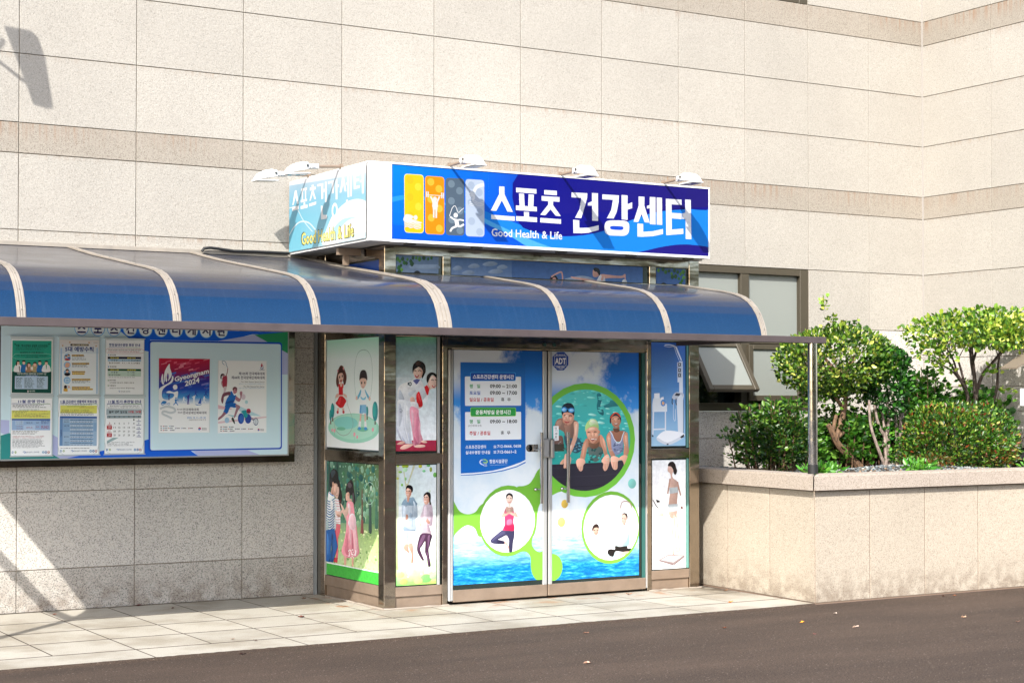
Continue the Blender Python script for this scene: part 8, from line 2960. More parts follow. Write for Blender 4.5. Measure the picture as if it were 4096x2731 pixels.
def sprays(parent,stems,per,size,hexes,w=None,width=.55,name='foliage',spread=.05,tipbias=.0):
    """leaves set along stems"""
    P=[];D=[]
    for st in stems:
        st=[np.array(x,float) for x in st]; 
        for k in range(per):
            t=(tipbias+(1-tipbias)*RNG.random())*(len(st)-1); i=min(int(t),len(st)-2); f=t-i
            q=st[i]*(1-f)+st[i+1]*f; a=RNG.normal(size=3); a[2]=abs(a[2])*.35; a/=np.linalg.norm(a)
            P.append(q+a*spread*RNG.random()); D.append(a+np.array([0,-.1,.15]))
    n=len(P); return leaf_mesh(name,P,D,RNG.uniform(.65,1.25,n)*size,palette(n,hexes,w),parent,width)
# ================================================================ GROUND
def slabs(m,cells,axis,face,depth,mats,gap=.006,ch=.004,gapb=None):
    """stone slabs with open joints; cells=(a0,a1,b0,b1,mat); axis 'y': face looks to -Y, 'x': to -X, 'z': up"""
    tones=[]
    for a0,a1,b0,b1,mt in cells:
        h=gap/2; k=(gapb or gap)/2; q=[(a0+h,b0+k),(a1-h,b0+k),(a1-h,b1-k),(a0+h,b1-k)]; i=[(a0+h+ch,b0+k+ch),(a1-h-ch,b0+k+ch),(a1-h-ch,b1-k-ch),(a0+h+ch,b1-k-ch)]
        def P(uv,d):
            u,v=uv
            return (u,face+d,v) if axis=='y' else ((face+d,u,v) if axis=='x' else (u,v,face-d))
        vs=[P(x,0) for x in i]+[P(x,ch) for x in q]+[P(x,depth) for x in q]
        fs=[(0,1,2,3)]+[(k,4+k,4+(k+1)%4,(k+1)%4) for k in range(4)]+[(4+k,8+k,8+(k+1)%4,4+(k+1)%4) for k in range(4)]
        m.add(vs,fs,mt); tones+= [random.random()]*9
    return tones
def tone_attr(o,tones):
    me=o.data; a=me.attributes.new('tone','FLOAT','FACE'); t=list(tones)+[.5]*(len(me.polygons)-len(tones)); a.data.foreach_set('value',t)
random.seed(3)
m=MB(); m.add([(-220,-220,-.012),(220,-220,-.012),(220,40,-.012),(-220,40,-.012)],[(0,1,2,3)])
lip=random.Random(9); xs=[-3.2+.035*i for i in range(255)]
v=[(x,-2.75,-.0118) for x in xs]+[(x,-2.692+lip.uniform(-.004,.014)+.01*math.sin(x*2.3),.0012) for x in xs]
m.add(v,[(i,i+1,255+i+1,255+i) for i in range(254)])
road=m.build('asphalt_road',M['asphalt']); tag(road,kind='structure')
cells=[]; 
ry=[-2.69,-2.28,-1.72,-1.18,-.62,0]
for j in range(5):
    x0=-3.2+(.0 if j%1==0 else 0)
    xs=[-3.1,-2.55,-2.02,-1.46,-.92,-.36,.19,.72,1.25,1.81]+[1.81+.56*k for k in range(1,8)]
    for k in range(len(xs)-1):
        a,b=xs[k],xs[k+1]
        if j==0:
            if k%2: continue
            b=xs[min(k+2,len(xs)-1)]
        if a>=5.7: continue
        cells.append((a,min(b,5.705),ry[j],ry[j+1],M['pavement']))
m=MB(); t=slabs(m,cells,'z',0.0,.05,None,gap=.014,ch=.0004,gapb=.032); m.box(-3.1,5.70,-2.685,-.0,-.06,-.0012,M['paving_joint']); o=m.build('pavement'); tone_attr(o,t); tag(o,kind='structure')
# ================================================================ BUILDING
bld=thing('building','pale flamed granite building front with tan stone bands and an inside corner','building',(4,0,0))
XC=[-2.77,-1.86,-.93,0,.936,1.85,2.752,3.651,4.548,5.442,6.339,7.156,7.977,8.8,9.565]
ZR=[0,.326,.93,1.263,1.531,1.775,2.08,2.364,2.96,3.554,3.792,4.329,4.864,5.408,5.665,6.2,6.74,7.28]
def stone(z): return M['granite_band'] if abs(z-3.554)<.01 or abs(z-5.408)<.01 else (M['granite_foot'] if z<.01 else (M['granite_low'] if z<2.3 else M['granite']))
def hole(x,z): return 6.3<x<7.9 and (1.5<z<2.9 or 5.6<z<7.2)
cells=[(XC[i],XC[i+1],ZR[j],ZR[j+1],stone(ZR[j])) for i in range(len(XC)-1) for j in range(len(ZR)-1) if not hole(XC[i],ZR[j])]
m=MB(); t=slabs(m,cells,'y',0.0,.03,None,gap=.006,ch=.002)
def backing(m,x0,x1,z0,z1): m.box(x0,x1,.012,.5,z0,z1,M['grout'])
backing(m,-2.77,6.35,-.3,7.28); backing(m,7.965,9.6,-.3,7.28); m.box(6.352,7.963,.012,.5,-.3,1.525,M['grout']); m.box(6.352,7.963,.012,.5,2.967,5.658,M['grout']); m.box(6.352,7.963,.2,.5,1.53,2.96,M['darkglass'])
wall=m.build('granite_wall',None,bld); tone_attr(wall,t)
YS=[-3.85,-2.9,-1.93,-.963,-.004]
cells=[(YS[i],YS[i+1],ZR[j],ZR[j+1],stone(ZR[j]) if ZR[j]>.9 else M['granite_low']) for i in range(4) for j in range(len(ZR)-1)]
m=MB(); t=slabs(m,cells,'x',9.565,.03,None,gap=.006,ch=.002); m.box(9.577,10.0,-3.85,.3,-.3,7.28,M['grout']); o=m.build('return_wall',None,bld); tone_attr(o,t)
m=MB(); m.box(9.553,9.5645,-.012,-.0005,1.0,7.28); m.build('corner_sealant',mat('sealant','8f8a84',.7),bld)
# window with fixed lights above and top-hung sashes below
def window(x0,x1,z0,z1,lower):
    fr=MB(); B=M['bronze']; fy0,fy1=.004,.12
    fr.box(x0+.002,x0+.112,fy0,fy1,z0+.002,z1-.002,B,.004); fr.box(x1-.112,x1-.002,fy0,fy1,z0+.002,z1-.002,B,.004)
    fr.box(x0+.112,x1-.112,fy0,fy1,z1-.07,z1-.002,B,.004); fr.box(x0+.112,x1-.112,fy0,fy1,z0+.002,z0+.08,B,.004)
    xm=(x0+x1)/2; 
    if lower: fr.box(xm-.052,xm+.052,fy0+.004,fy1,z0+.08,z1-.07,B,.004); fr.box(x0+.112,xm-.052,fy0+.008,fy1,2.198,2.272,B,.004); fr.box(xm+.052,x1-.112,fy0+.008,fy1,2.198,2.272,B,.004)
    f=fr.build('window_frame',None,bld)
    for a,b in ((x0+.112,xm-.052),(xm+.052,x1-.112)):
        lo=2.272 if lower else z0+.08
        part('window_pane',M['pane'],f,(a,b,.058,.066,lo,z1-.07))
    return f,xm
f,xm=window(6.339,7.977,1.531,2.96,True)
window(6.339,7.977,5.665,7.28,False)
def sash(x0,x1,tilt):
    s=bpy.data.objects.new('window_sash',None); 
    m=MB(); B=M['bronze']; h=.56
    m.box(x0,x0+.055,-.028,.02,-h,0,B,.004); m.box(x1-.055,x1,-.028,.02,-h,0,B,.004); m.box(x0+.055,x1-.055,-.028,.02,-.05,0,B,.004); m.box(x0+.055,x1-.055,-.028,.02,-h,-h+.055,B,.004)
    ca,sa=math.cos(tilt),math.sin(tilt); hz,hy=2.19,.0
    def rot(m): m.v=[(x,hy+y*ca+z*sa,hz+z*ca-y*sa) for x,y,z in m.v]
    rot(m); o=m.build('window_sash',None,bld); p=MB(); p.box(x0+.055,x1-.055,-.006,.004,-h+.055,-.05); rot(p); p.build('sash_pane',M['pane'],o)
sash(6.455,7.065,R(34)); sash(7.178,7.862,R(0.5))
m=MB(); m.tube([(7.055,-.03,1.75),(7.055,.05,1.98)],.006,None,6); m.build('sash_stay',M['bolt'],bld)
# ================================================================ PLANTER
pl=thing('planter','raised granite planter wall with projecting coping stone around the shrubs','planter',(5.75,-2.4,0))
def pface(y): return 5.71+.052*(y+2.68)
cells=[(x0,x1,0,.905,M['granite_planter']) for x0,x1 in ((5.712,6.304),(6.304,6.926),(6.926,7.555),(7.555,8.18),(8.18,8.8),(8.8,9.55))]
m=MB(); t=slabs(m,cells,'y',-2.675,.05,None,gap=.008,ch=.0015)
n0=len(m.v); t+=slabs(m,[(a,b,0,.905,M['granite_planter']) for a,b in ((-2.67,-2.067),(-2.067,-1.458),(-1.458,-.85),(-.85,-.012))],'x',0,.05,None,gap=.008,ch=.0015)
m.v[n0:]=[(pface(y)+x,y,z) for x,y,z in m.v[n0:]]
m.add([(5.7145,-2.671,-.2),(9.56,-2.671,-.2),(9.56,-2.671,.93),(5.7145,-2.671,.93),(pface(-.01)+.004,-.01,-.2),(pface(-.01)+.004,-.01,.93)],[(0,1,2,3),(0,4,5,3)],M['joint_brown'])
w_=m.build('planter_wall',None,pl); tone_attr(w_,t)
m=MB()
def cap(m,pts,z0,z1,mt):
    vs=[(x,y,z0) for x,y in pts]+[(x,y,z1-.012) for x,y in pts]; c=Vector((sum(p[0] for p in pts)/4,sum(p[1] for p in pts)/4))
    vs+=[tuple(Vector(p)+(c-Vector(p)).normalized()*.014)+(z1,) for p in pts]
    m.add(vs,[(0,3,2,1),(8,9,10,11)]+[(k,(k+1)%4,4+(k+1)%4,4+k) for k in range(4)]+[(4+k,4+(k+1)%4,8+(k+1)%4,8+k) for k in range(4)],mt)
f_=-2.725
for a,b in ((5.66,6.93),(6.934,8.19),(8.194,9.55)): cap(m,[(a,f_),(b,f_),(b,-2.44),(a if a>5.7 else 5.93,-2.44)],.912,1.035,M['granite_cap'])
for a,b in ((f_+.006,-1.46),(-1.456,-.012)):
    cap(m,[(pface(a)-.05,a),(pface(a)+ (.0 if a<-2.7 else .21),a if a>-2.7 else a+.0),(pface(b)+.21,b),(pface(b)-.05,b)] if a>-2.7 else [(5.655,a+.002),(5.925,-2.436),(pface(b)+.21,b),(pface(b)-.05,b)],.912,1.035,M['granite_cap'])
m.build('coping',None,pl)
def mound(x,y): return .985+.05*math.sin(x*1.7+1)*math.sin(y*2.1)+.05*math.exp(-((x-7.1)**2/.5+(y+1.9)**2/.2))
m=MB(); nx,ny=46,26; vs=[];fs=[]
for i in range(nx):
    for j in range(ny): x=5.78+3.78*i/(nx-1); y=-2.6+2.58*j/(ny-1); vs.append((x,y,mound(x,y)-.02))
for i in range(nx-1):
    for j in range(ny-1): fs.append((i*ny+j,(i+1)*ny+j,(i+1)*ny+j+1,i*ny+j+1))
m.add(vs,fs); o=m.build('planter_soil',mat('soil','3a2c20',.95)); tag(o,kind='structure')
def gravel():
    bm=bmesh.new(); bmesh.ops.create_icosphere(bm,subdivisions=1,radius=1); bv=np.array([v.co[:] for v in bm.verts]); bf=[[v.index for v in f.verts] for f in bm.faces]; bm.free()
    V=[];F=[];C=[]; pal=[lin(h) for h in ('8a9292','a3a8a4','6f7a7c','b8b8b0','7c8488','5c6668','92785e')]
    rr=np.random.default_rng(5)
    for i in range(5200):
        y=-2.47+2.2*rr.random()**1.8; x=5.95+3.55*rr.random(); s=rr.uniform(.007,.017)
        q=(bv*np.array([1,rr.uniform(.6,1),rr.uniform(.4,.75)])*(1+rr.normal(size=bv.shape)*.12))*s; a=rr.uniform(0,6.28); q=q@np.array([[math.cos(a),-math.sin(a),0],[math.sin(a),math.cos(a),0],[0,0,1]])
        o=len(V); V+=(q+np.array([x,y,mound(x,y)-.012+s*.5])).tolist(); F+=[[k+o for k in f] for f in bf]; c=np.array(pal[rr.integers(0,7)])*rr.uniform(.35,.7); C+=[(*c,1)]*len(bv)
    me=bpy.data.meshes.new('gravel'); me.from_pydata(V,[],F); at=me.color_attributes.new('ink','FLOAT_COLOR','POINT'); at.data.foreach_set('color',[k for c in C for k in c]); me.materials.append(M['gravel'])
    o=bpy.data.objects.new('gravel',me); COL.objects.link(o); tag(o,'grey gravel mulch spread over the planter bed','gravel',kind='stuff')
gravel()
# ================================================================ ENTRANCE VESTIBULE
VX0,VX1,VY=2.52,5.605,-1.28
ves=thing('entrance_vestibule','stainless framed glass entrance porch with printed films and double doors','entrance porch',(4.06,-.64,0))
S=M['steel']; SD=M['steel_dull']
def post(x0,x1,y0,y1,z0,z1): part('frame_post',S,ves,(x0,x1,y0,y1,z0,z1),ch=.003)
post(VX0,2.622,VY,VY+.1,0,2.86); post(3.041,3.086,VY,VY+.07,0,2.15); post(5.047,5.091,VY,VY+.07,0,2.15); post(5.498,VX1,VY,VY+.1,0,2.86); post(VX0,VX0+.05,-.17,-.004,0,2.86); post(VX1-.05,VX1,-.1,-.004,0,2.86)
post(3.045,3.117,VY+.004,VY+.07,2.5,2.80); post(5.075,5.144,VY+.004,VY+.07,2.5,2.80)
def rail(m,*b): part('frame_rail',m,ves,b,ch=.003)
for a,b in ((2.622,3.041),(5.091,5.498)):
    rail(SD,a,b,VY+.022,VY+.07,.004,.094); rail(SD,a,b,VY+.006,VY+.07,.094,.170); rail(S,a,b,VY+.004,VY+.07,1.137,1.22); rail(S,a,b,VY+.004,VY+.07,2.146,2.26)
rail(S,3.086,5.047,VY+.004,VY+.07,2.055,2.26)
rail(S,2.622,5.498,VY+.004,VY+.07,2.79,2.86); rail(S,2.622,5.498,VY+.004,VY+.07,2.55,2.645)
rail(SD,VX0+.022,VX0+.07,VY+.1,-.17,.004,.094); rail(SD,VX0+.006,VX0+.07,VY+.1,-.17,.094,.178); rail(S,VX0+.004,VX0+.07,VY+.1,-.17,1.137,1.228); rail(S,VX0+.004,VX0+.07,VY+.1,-.17,2.146,2.26); rail(S,VX0+.004,VX0+.07,VY+.1,-.17,2.76,2.86)
rail(S,VX1-.07,VX1-.004,VY+.1,-.1,.004,.17); rail(S,VX1-.07,VX1-.004,VY+.1,-.1,2.146,2.86)
part('roof_slab',M['steel_dull'],ves,(VX0-.02,VX1+.02,VY-.02,-.006,2.862,2.88))
def glass(x0,x1,y0,y1,z0,z1,name='glass_panel'): return part(name,M['darkglass'],ves,(x0,x1,y0,y1,z0,z1))
ga=VY+.024
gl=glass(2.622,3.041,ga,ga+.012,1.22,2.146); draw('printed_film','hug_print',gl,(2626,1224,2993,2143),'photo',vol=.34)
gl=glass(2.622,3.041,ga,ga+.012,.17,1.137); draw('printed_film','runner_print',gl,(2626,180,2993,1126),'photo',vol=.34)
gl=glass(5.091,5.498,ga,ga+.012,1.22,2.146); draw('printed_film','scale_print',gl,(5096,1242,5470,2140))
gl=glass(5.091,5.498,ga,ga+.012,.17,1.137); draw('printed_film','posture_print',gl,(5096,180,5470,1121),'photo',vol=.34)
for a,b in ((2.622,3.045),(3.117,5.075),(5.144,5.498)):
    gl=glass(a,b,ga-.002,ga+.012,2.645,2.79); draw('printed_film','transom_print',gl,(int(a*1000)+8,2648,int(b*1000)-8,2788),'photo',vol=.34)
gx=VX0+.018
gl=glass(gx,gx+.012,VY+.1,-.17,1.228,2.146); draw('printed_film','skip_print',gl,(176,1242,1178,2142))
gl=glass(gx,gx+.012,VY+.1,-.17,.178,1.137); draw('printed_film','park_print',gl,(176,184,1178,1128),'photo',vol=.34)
gl=glass(gx,gx+.012,VY+.1,-.17,2.26,2.76); part('printed_film',mat('blue_film','1c3a78',.2),gl,(gx-.003,gx-.0005,VY+.1,-.18,2.27,2.75))
glass(VX1-.03,VX1-.018,VY+.1,-.1,.17,2.146); glass(2.622,5.498,VY+.04,VY+.05,2.26,2.55,'spandrel_panel')
# glazing beads in pale aluminium
part('glazing_bead',M['alu_white'],ves,(2.998,3.018,VY+.002,VY+.02,.17,1.137),(2.998,3.018,VY+.002,VY+.02,1.22,2.146),ch=.002)
part('glazing_bead',M['alu_white'],ves,(VX0+.002,VX0+.016,-.182,-.17,.178,1.137),(VX0+.002,VX0+.016,-.182,-.17,1.228,2.146))
part('glazing_bead',mat('green_glass_edge','5f8f86',.1),ves,(5.476,5.492,VY+.006,VY+.022,.18,1.13),(5.476,5.492,VY+.006,VY+.022,1.226,2.14))
# doors
dy0,dy1=VY+.014,VY+.05
def door(x0,x1,fx0,fx1,key,zb,hx,inner):
    d=part('door',M['darkglass'],ves,(x0,x1,dy0+.006,dy1-.008,.115,2.05))
    part('kick_rail',SD,d,(x0,x1,dy0-.006,dy1,.02,.117),ch=.004)
    part('head_rail',S,d,(x0,x1,dy0-.002,dy1,2.046,2.054))
    for a,b in inner: part('door_stile',M['alu_white'],d,(a,b,dy0-.01,dy1,.112,2.046),ch=.006)
    bgf=part('sky_film',M['door_bg'],d,(fx0,fx1,dy0+.0006,dy0+.0055,zb,2.045))
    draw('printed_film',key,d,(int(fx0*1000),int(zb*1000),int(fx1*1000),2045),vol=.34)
    m=MB(); m.tube([(hx,dy0-.062,.79),(hx,dy0-.062,1.375)],.0155,M['chrome'],14)
    for z in (.905,1.235): m.tube([(hx,dy0-.05,z),(hx-.022,dy0+.004,z)],.008,M['chrome'],8)
    m.build('pull_handle',None,d,True)
    m=MB(); bm=bmesh.new(); bmesh.ops.create_uvsphere(bm,u_segments=12,v_segments=8,radius=.014); bmesh.ops.translate(bm,verts=bm.verts,vec=(hx-.03,dy0-.012,.905)); m.bm(bm,M['chrome']); m.build('stud',None,d,True)
    return d
dl=door(3.142,4.034,3.15,3.99,'door_left',.157,3.945,((3.992,4.032),))
dr=door(4.046,5.036,4.085,4.966,'door_right',.142,4.205,((4.047,4.083),))
part('finger_guard',M['alu_white'],dl,(3.094,3.118,dy0-.022,dy1,.03,2.05),(3.119,3.141,dy0-.014,dy1,.03,2.05),ch=.008)
part('hinge_stile',mat('green_edge','2c5a54',.1),dr,(5.0,5.034,dy0-.001,dy1,.118,2.045)); part('finger_guard',M['alu_white'],dr,(5.037,5.046,dy0-.012,dy1,.03,2.05))
part('lock_body',mat('silver_plastic','9d9a98',.3,.4),dl,(3.966,4.032,dy0-.055,dy0-.0105,1.165,1.325),ch=.012); part('lock_body',mat('grey_plastic','8c8a88',.3,.4),dr,(4.048,4.084,dy0-.05,dy0-.0105,1.16,1.32),ch=.01)
m=MB(); m.tube([(3.86,dy0-.004,1.245),(3.86,dy0+.001,1.245)],.03,M['chrome'],20); m.box(3.86,3.945,dy0-.004,dy0,1.215,1.275,M['chrome']); m.build('lock_plate',None,dl)
part('lock_plate',M['bronze'],dr,(4.085,4.2,dy0-.006,dy0,1.215,1.275))
m=MB(); m.box(3.852,3.872,dy0-.006,dy0-.0045,1.24,1.25,M['darkglass']); m.build('keyhole',None,dl)
draw('security_sticker','security_sticker',dr,(4000,1500,5000,2100),extra=.004); draw('pull_sticker','pull_sticker',dr,(4000,1000,5000,2100),extra=.004)
for x in (4.005,4.10):
    m=MB(); m.tube([(x,VY+.004,2.1),(x,VY-.004,2.1)],.016,mat('lock_green','2a4a44',.3),14); m.build('lock_cylinder',None,ves)
MORT=mat('mortar','8a8074',.9); prng=random.Random(2)
for a,b in (((2.515,-.2),(2.515,-1.285)),((2.515,-1.29),(3.09,-1.29)),((5.05,-1.29),(5.61,-1.29))):
    pts=[]
    for i in range(14): t=i/13; pts.append((a[0]+(b[0]-a[0])*t+prng.uniform(-.004,.004),a[1]+(b[1]-a[1])*t+prng.uniform(-.004,.004),.004))
    m=MB(); m.tube(pts,[prng.uniform(.006,.013) for _ in pts],None,6); m.build('sealant_bead',MORT,ves)
# ================================================================ CANOPY
can=thing('canopy','long curved blue polycarbonate canopy with pale aluminium ribs over the entrance','canopy',(2,-2.4,0))
PROF=[(0,2.835),(-.35,2.775),(-.7,2.718),(-1.0,2.675),(-1.28,2.635),(-1.6,2.588),(-1.9,2.545),(-2.08,2.513),(-2.19,2.48),(-2.27,2.44),(-2.33,2.392),(-2.38,2.335),(-2.415,2.27),(-2.44,2.21),(-2.452,2.15)]
RX=[-1.655,-.62,.402,1.408,2.42,3.43,4.41,5.37]
def prof(y0): 
    if y0>=0: return PROF
    out=[(y0,np.interp(-y0,[-p[0] for p in PROF],[p[1] for p in PROF]))]+[p for p in PROF if p[0]<y0-.01]; return out
for i in range(len(RX)-1):
    y0=0 if RX[i+1]<2.5 else -1.295
    m=MB(); a,b=RX[i],RX[i+1]
    if i==3: m.sheet(prof(0),a,b-.001,.004)
    else: m.sheet(prof(y0),a+.001,b-.001,.004)
    m.build('roof_sheet',M['canopy'],can,True)
for i,x in enumerate(RX):
    w=.029 if i!=4 else .056
    m=MB(); pr=prof(-.01 if x<2.5 else -1.3); up_=[(y-.0,z+.005) for y,z in pr]
    n=len(pr); 
    def off(d): 
        o=[]
        for k in range(n):
            t=(Vector(pr[min(k+1,n-1)])-Vector(pr[max(k-1,0)])).normalized(); o.append((pr[k][0]+t.y*-(-1)*0+ -(-t.y)*0 - (-t.y)*-1*d*1, pr[k][1]-t.x*d))
        return o
    def offs(d):
        o=[]
        for k in range(n):
            t=(Vector(pr[min(k+1,n-1)])-Vector(pr[max(k-1,0)])).normalized(); nrm=Vector((t.y,-t.x)); nrm=nrm if nrm.y>0 or (abs(nrm.y)<.3 and nrm.x<0) else -nrm
            o.append((pr[k][0]+nrm.x*d,pr[k][1]+nrm.y*d))
        return o
    m.sheet(offs(.0075),x-w,x+w,.003,M['rib'])
    for q in ((-.75,-.35),(-.2,.2),(.35,.75)): m.sheet(offs(.0125),x+w*q[0],x+w*q[1],.004,M['rib'])
    m.sheet(offs(-.03),x-.02,x+.02,.02,M['rib'])
    for k in (1,3,5,7,9,11,13):
        if k<n: p=offs(.016)[min(k,n-1)]; bm=bmesh.new(); bmesh.ops.create_uvsphere(bm,u_segments=8,v_segments=5,radius=.0045); bmesh.ops.translate(bm,verts=bm.verts,vec=(x+.004*math.sin(k*3+x),p[0],p[1])); m.bm(bm,M['bolt'])
    o=m.build('canopy_rib',None,can,False)
beam_m=steel('beam_steel','4a403f',.45,.1,.2)
part('front_beam',beam_m,can,(-1.7,5.965,-2.535,-2.455,2.108,2.162),ch=.003)
part('side_beam',beam_m,can,(-1.70,-1.63,-2.454,-.006,2.10,2.15)); part('side_beam',beam_m,can,(5.34,5.40,-2.454,-1.3,2.112,2.148))
part('wall_flashing',M['rib'],can,(-1.66,2.24,-.03,-.004,2.838,2.868))
def cpost(x,z0):
    m=MB(); m.tube([(x,-2.497,z0),(x,-2.497,2.108)],.04,M['chrome'],24); p=m.build('canopy_post',None,can,True)
    m=MB(); m.tube([(x,-2.497,z0),(x,-2.497,z0+.075)],.0425,M['black'],24); m.build('tape_wrap',None,p,True)
cpost(5.845,1.036); cpost(-1.66,0.0)
cb=MB(); cb.tube([(1.47,-.06,2.852),(1.49,-.06,2.878),(1.54,-.06,2.885),(1.62,-.055,2.88),(1.75,-.05,2.868),(1.95,-.045,2.872),(2.25,-.04,2.872)],.012,M['black'],8); o=cb.build('cable',None,None,True); tag(o,'black cable lying along the wall on top of the canopy','cable')
# ================================================================ SIGN BOX
SX0,SX1,SY,SZ0,SZ1=2.268,5.54,-1.51,2.862,3.478
sg=thing('sign_box','large white box sign with blue front above the entrance porch','sign',(3.9,-.75,SZ0))
m=MB(); m.box(SX0,SX1,SY,-.012,SZ0,SZ1,None,.004); m.build('sign_case',M['sign_white'],sg)
draw('front_panel','sign_front',sg,(2462,2884,5528,3463),'vinyl'); draw('side_panel','sign_side',sg,(30,2882,1495,3462),'vinyl')
part('panel_frame',M['white'],sg,(2.45,5.54,SY-.012,SY-.0005,SZ0,2.883),(2.45,5.54,SY-.012,SY-.0005,3.464,SZ1),(2.45,2.4615,SY-.012,SY-.0005,2.883,3.464),(5.529,5.54,SY-.012,SY-.0005,2.883,3.464))
part('panel_frame',M['white'],sg,(SX0-.006,SX0-.0005,SY+.004,-.016,SZ0+.002,2.881),(SX0-.006,SX0-.0005,SY+.004,-.016,3.463,SZ1-.002))
part('corner_trim',M['white'],sg,(2.28,2.445,SY-.006,SY-.0005,SZ0+.004,SZ1-.004))
for x in (2.6,3.2,4.0,4.7,5.3): part('fixing_clip',M['bronze'],sg,(x,x+.09,SY+.02,SY+.06,SZ0-.012,SZ0-.001))
part('support_strut',M['steel_dull'],ves,(2.30,2.50,-.9,-.86,2.80,2.855),(2.35,2.40,-.89,-.87,2.72,2.8))
# ---------------------------------------------------------------- sign flood lamps
def lamp_parts(root):
    W=M['white']
    m=MB(); m.tube([(0,0,0),(0,-.25,.004)],.0125,M['steel_dull'],8); m.box(-.02,.02,-.01,.012,-.02,.02,M['steel_dull']); m.build('lamp_arm',None,root,loc=None)
    m=MB(); m.box(-.03,.03,-.285,-.2,-.016,.024,W,.004); m.box(-.085,-.075,-.34,-.25,-.012,.022,W,.003); m.box(.075,.085,-.34,-.25,-.012,.022,W,.003); m.box(-.085,.085,-.262,-.25,-.012,.022,W,.003); m.tube([(-.095,-.315,.008),(.095,-.315,.008)],.011,M['bolt'],10); m.build('lamp_bracket',None,root)
    # wedge shaped housing
    bm=bmesh.new(); rings=[]
    for y,hw,zt,zb in ((-.285,.06,.022,-.012),(-.30,.08,.036,-.018),(-.345,.085,.042,-.026),(-.40,.085,.032,-.034),(-.45,.082,.004,-.044),(-.48,.078,-.034,-.05)):
        rings.append([bm.verts.new(p) for p in ((-hw,y,zb),(-hw,y,zb+(zt-zb)*.55),(-hw*.7,y,zt),(hw*.7,y,zt),(hw,y,zb+(zt-zb)*.55),(hw,y,zb))])
    for a,b in zip(rings,rings[1:]):
        for k in range(6): bm.faces.new((a[k],a[(k+1)%6],b[(k+1)%6],b[k]))
    bm.faces.new(rings[0]); bm.faces.new(rings[-1][::-1])
    m=MB(); m.bm(bm,W); m.box(-.092,.092,-.487,-.295,-.06,-.05,W,.002); h=m.build('lamp_head',None,root,False)
    m=MB(); m.box(-.07,.07,-.475,-.31,-.0635,-.0605,M['lampglass']); m.build('lamp_glass',None,h)
LB=['white flood lamp on an arm over the yellow card of the blue sign','white flood lamp on an arm over the middle of the blue sign','white flood lamp on an arm over the right end of the blue sign','white flood lamp over the faded sign side, nearer the sign corner','white flood lamp over the faded sign side, nearer the wall']
lp=thing('flood_lamp',LB[0],'lamp',(0,0,0),'flood lamps along the top of the sign'); lamp_parts(lp)
lamps=[lp]+[copy_tree(lp) for _ in range(4)]
for o,(x,y,rz,lb,tilt) in zip(lamps,((2.975,SY,0,LB[0],.0),(4.012,SY,0,LB[1],.02),(5.052,SY,0,LB[2],-.01),(SX0,-1.02,-90,LB[3],.09),(SX0,-.40,-90,LB[4],.05))):
    o.location=(x,y,SZ1+.012); o.scale=(.62,1,.95); o.rotation_euler=(tilt,0,R(rz)); o['label']=lb
# big floodlight beyond the left edge; only its shadow falls in the picture
fl=thing('floodlight','big floodlight on a wall arm beyond the left edge','floodlight',(-1.9,0,5.1))
def on_sun(x,z,t): return (x-t,-t,z+1.1*t)
quad=[(-.12,4.53),(.08,4.515),(.14,4.475),(.2,4.32),(.268,3.925),(.22,3.915),(.11,3.94),(.06,4.075)]
m=MB(); a=[on_sun(x,z,1.25) for x,z in quad]; b=[on_sun(x,z,1.33) for x,z in quad]; n=len(a)
m.add(a+b,[tuple(range(n)),tuple(range(2*n-1,n-1,-1))]+[(k,(k+1)%n,n+(k+1)%n,n+k) for k in range(n)]); m.build('floodlight_head',M['white'],fl)
m=MB(); m.tube([on_sun(-.12,4.42,1.29),on_sun(-.2,4.28,1.29),on_sun(.03,4.12,1.29)],.014,M['steel_dull'],8); m.tube([on_sun(-.2,4.28,1.29),on_sun(-.5,4.5,1.25),(-1.9,-.004,5.4)],.02,M['steel_dull'],8); m.build('floodlight_arm',None,fl)
# ================================================================ NOTICE BOARD
nb=thing('notice_board','wide stainless notice board with blue and lilac backing on the granite wall','notice board',(1.05,-.05,1.13))
BS=steel('board_steel','4c443b',.15,.1); part('board_case',BS,nb,(-.215,2.271,-.116,-.004,1.127,1.19),(-.215,2.212,-.116,-.004,2.37,2.43),(-.215,-.158,-.116,-.004,1.1905,2.3695),ch=.003); part('board_case',M['steel'],nb,(2.2125,2.271,-.116,-.004,1.1905,2.43),ch=.003)
part('backing_panel',mat('panel_white','cfe2ea',.4),nb,(-.1575,2.212,-.119,-.02,1.1905,2.369))
part('edge_trim',M['alu_white'],nb,(2.204,2.213,-.122,-.117,1.18,2.38),(-.158,2.204,-.122,-.117,1.18,1.19))
draw('backing_print','board_print',nb,(-156,1191,2203,2368),'paper')
def holder(key,label,x0,x1,z0,z1,name='notice'):
    t=thing(name,label,'notice',((x0+x1)/2,-.124,z0),'notices in clear holders on the notice board')
    part('clear_holder',M['holder'],t,(x0-.006,x1+.006,-.1315,-.1245,z0-.008,z1+.012),(x0-.012,x1+.012,-.138,-.1245,z0-.014,z0-.0085),(x0-.012,x1+.012,-.138,-.1245,z1+.0125,z1+.018))
    draw('notice_sheet',key,t,(int(x0*1000)-4,int(z0*1000)-4,int(x1*1000)+4,int(z1*1000)+4),'paper')
holder('green_notice','green notice with six cartoon people above a dark green half',-.078,.232,1.686,2.112)
holder('rules_notice','pale notice of five numbered rules with round pictures and yellow headings',.290,.599,1.688,2.115)
holder('closure_notice','white closure notice with navy and green table headings',.655,.960,1.69,2.112)
holder('hours_notice','white monthly notice with a yellow band over a small blue table',-.076,.231,1.222,1.655)
holder('class_notice','white class timetable notice filled by a tall blue table',.286,.601,1.224,1.657)
holder('calendar_notice','white calendar notice with two red date squares',.653,.964,1.225,1.657)
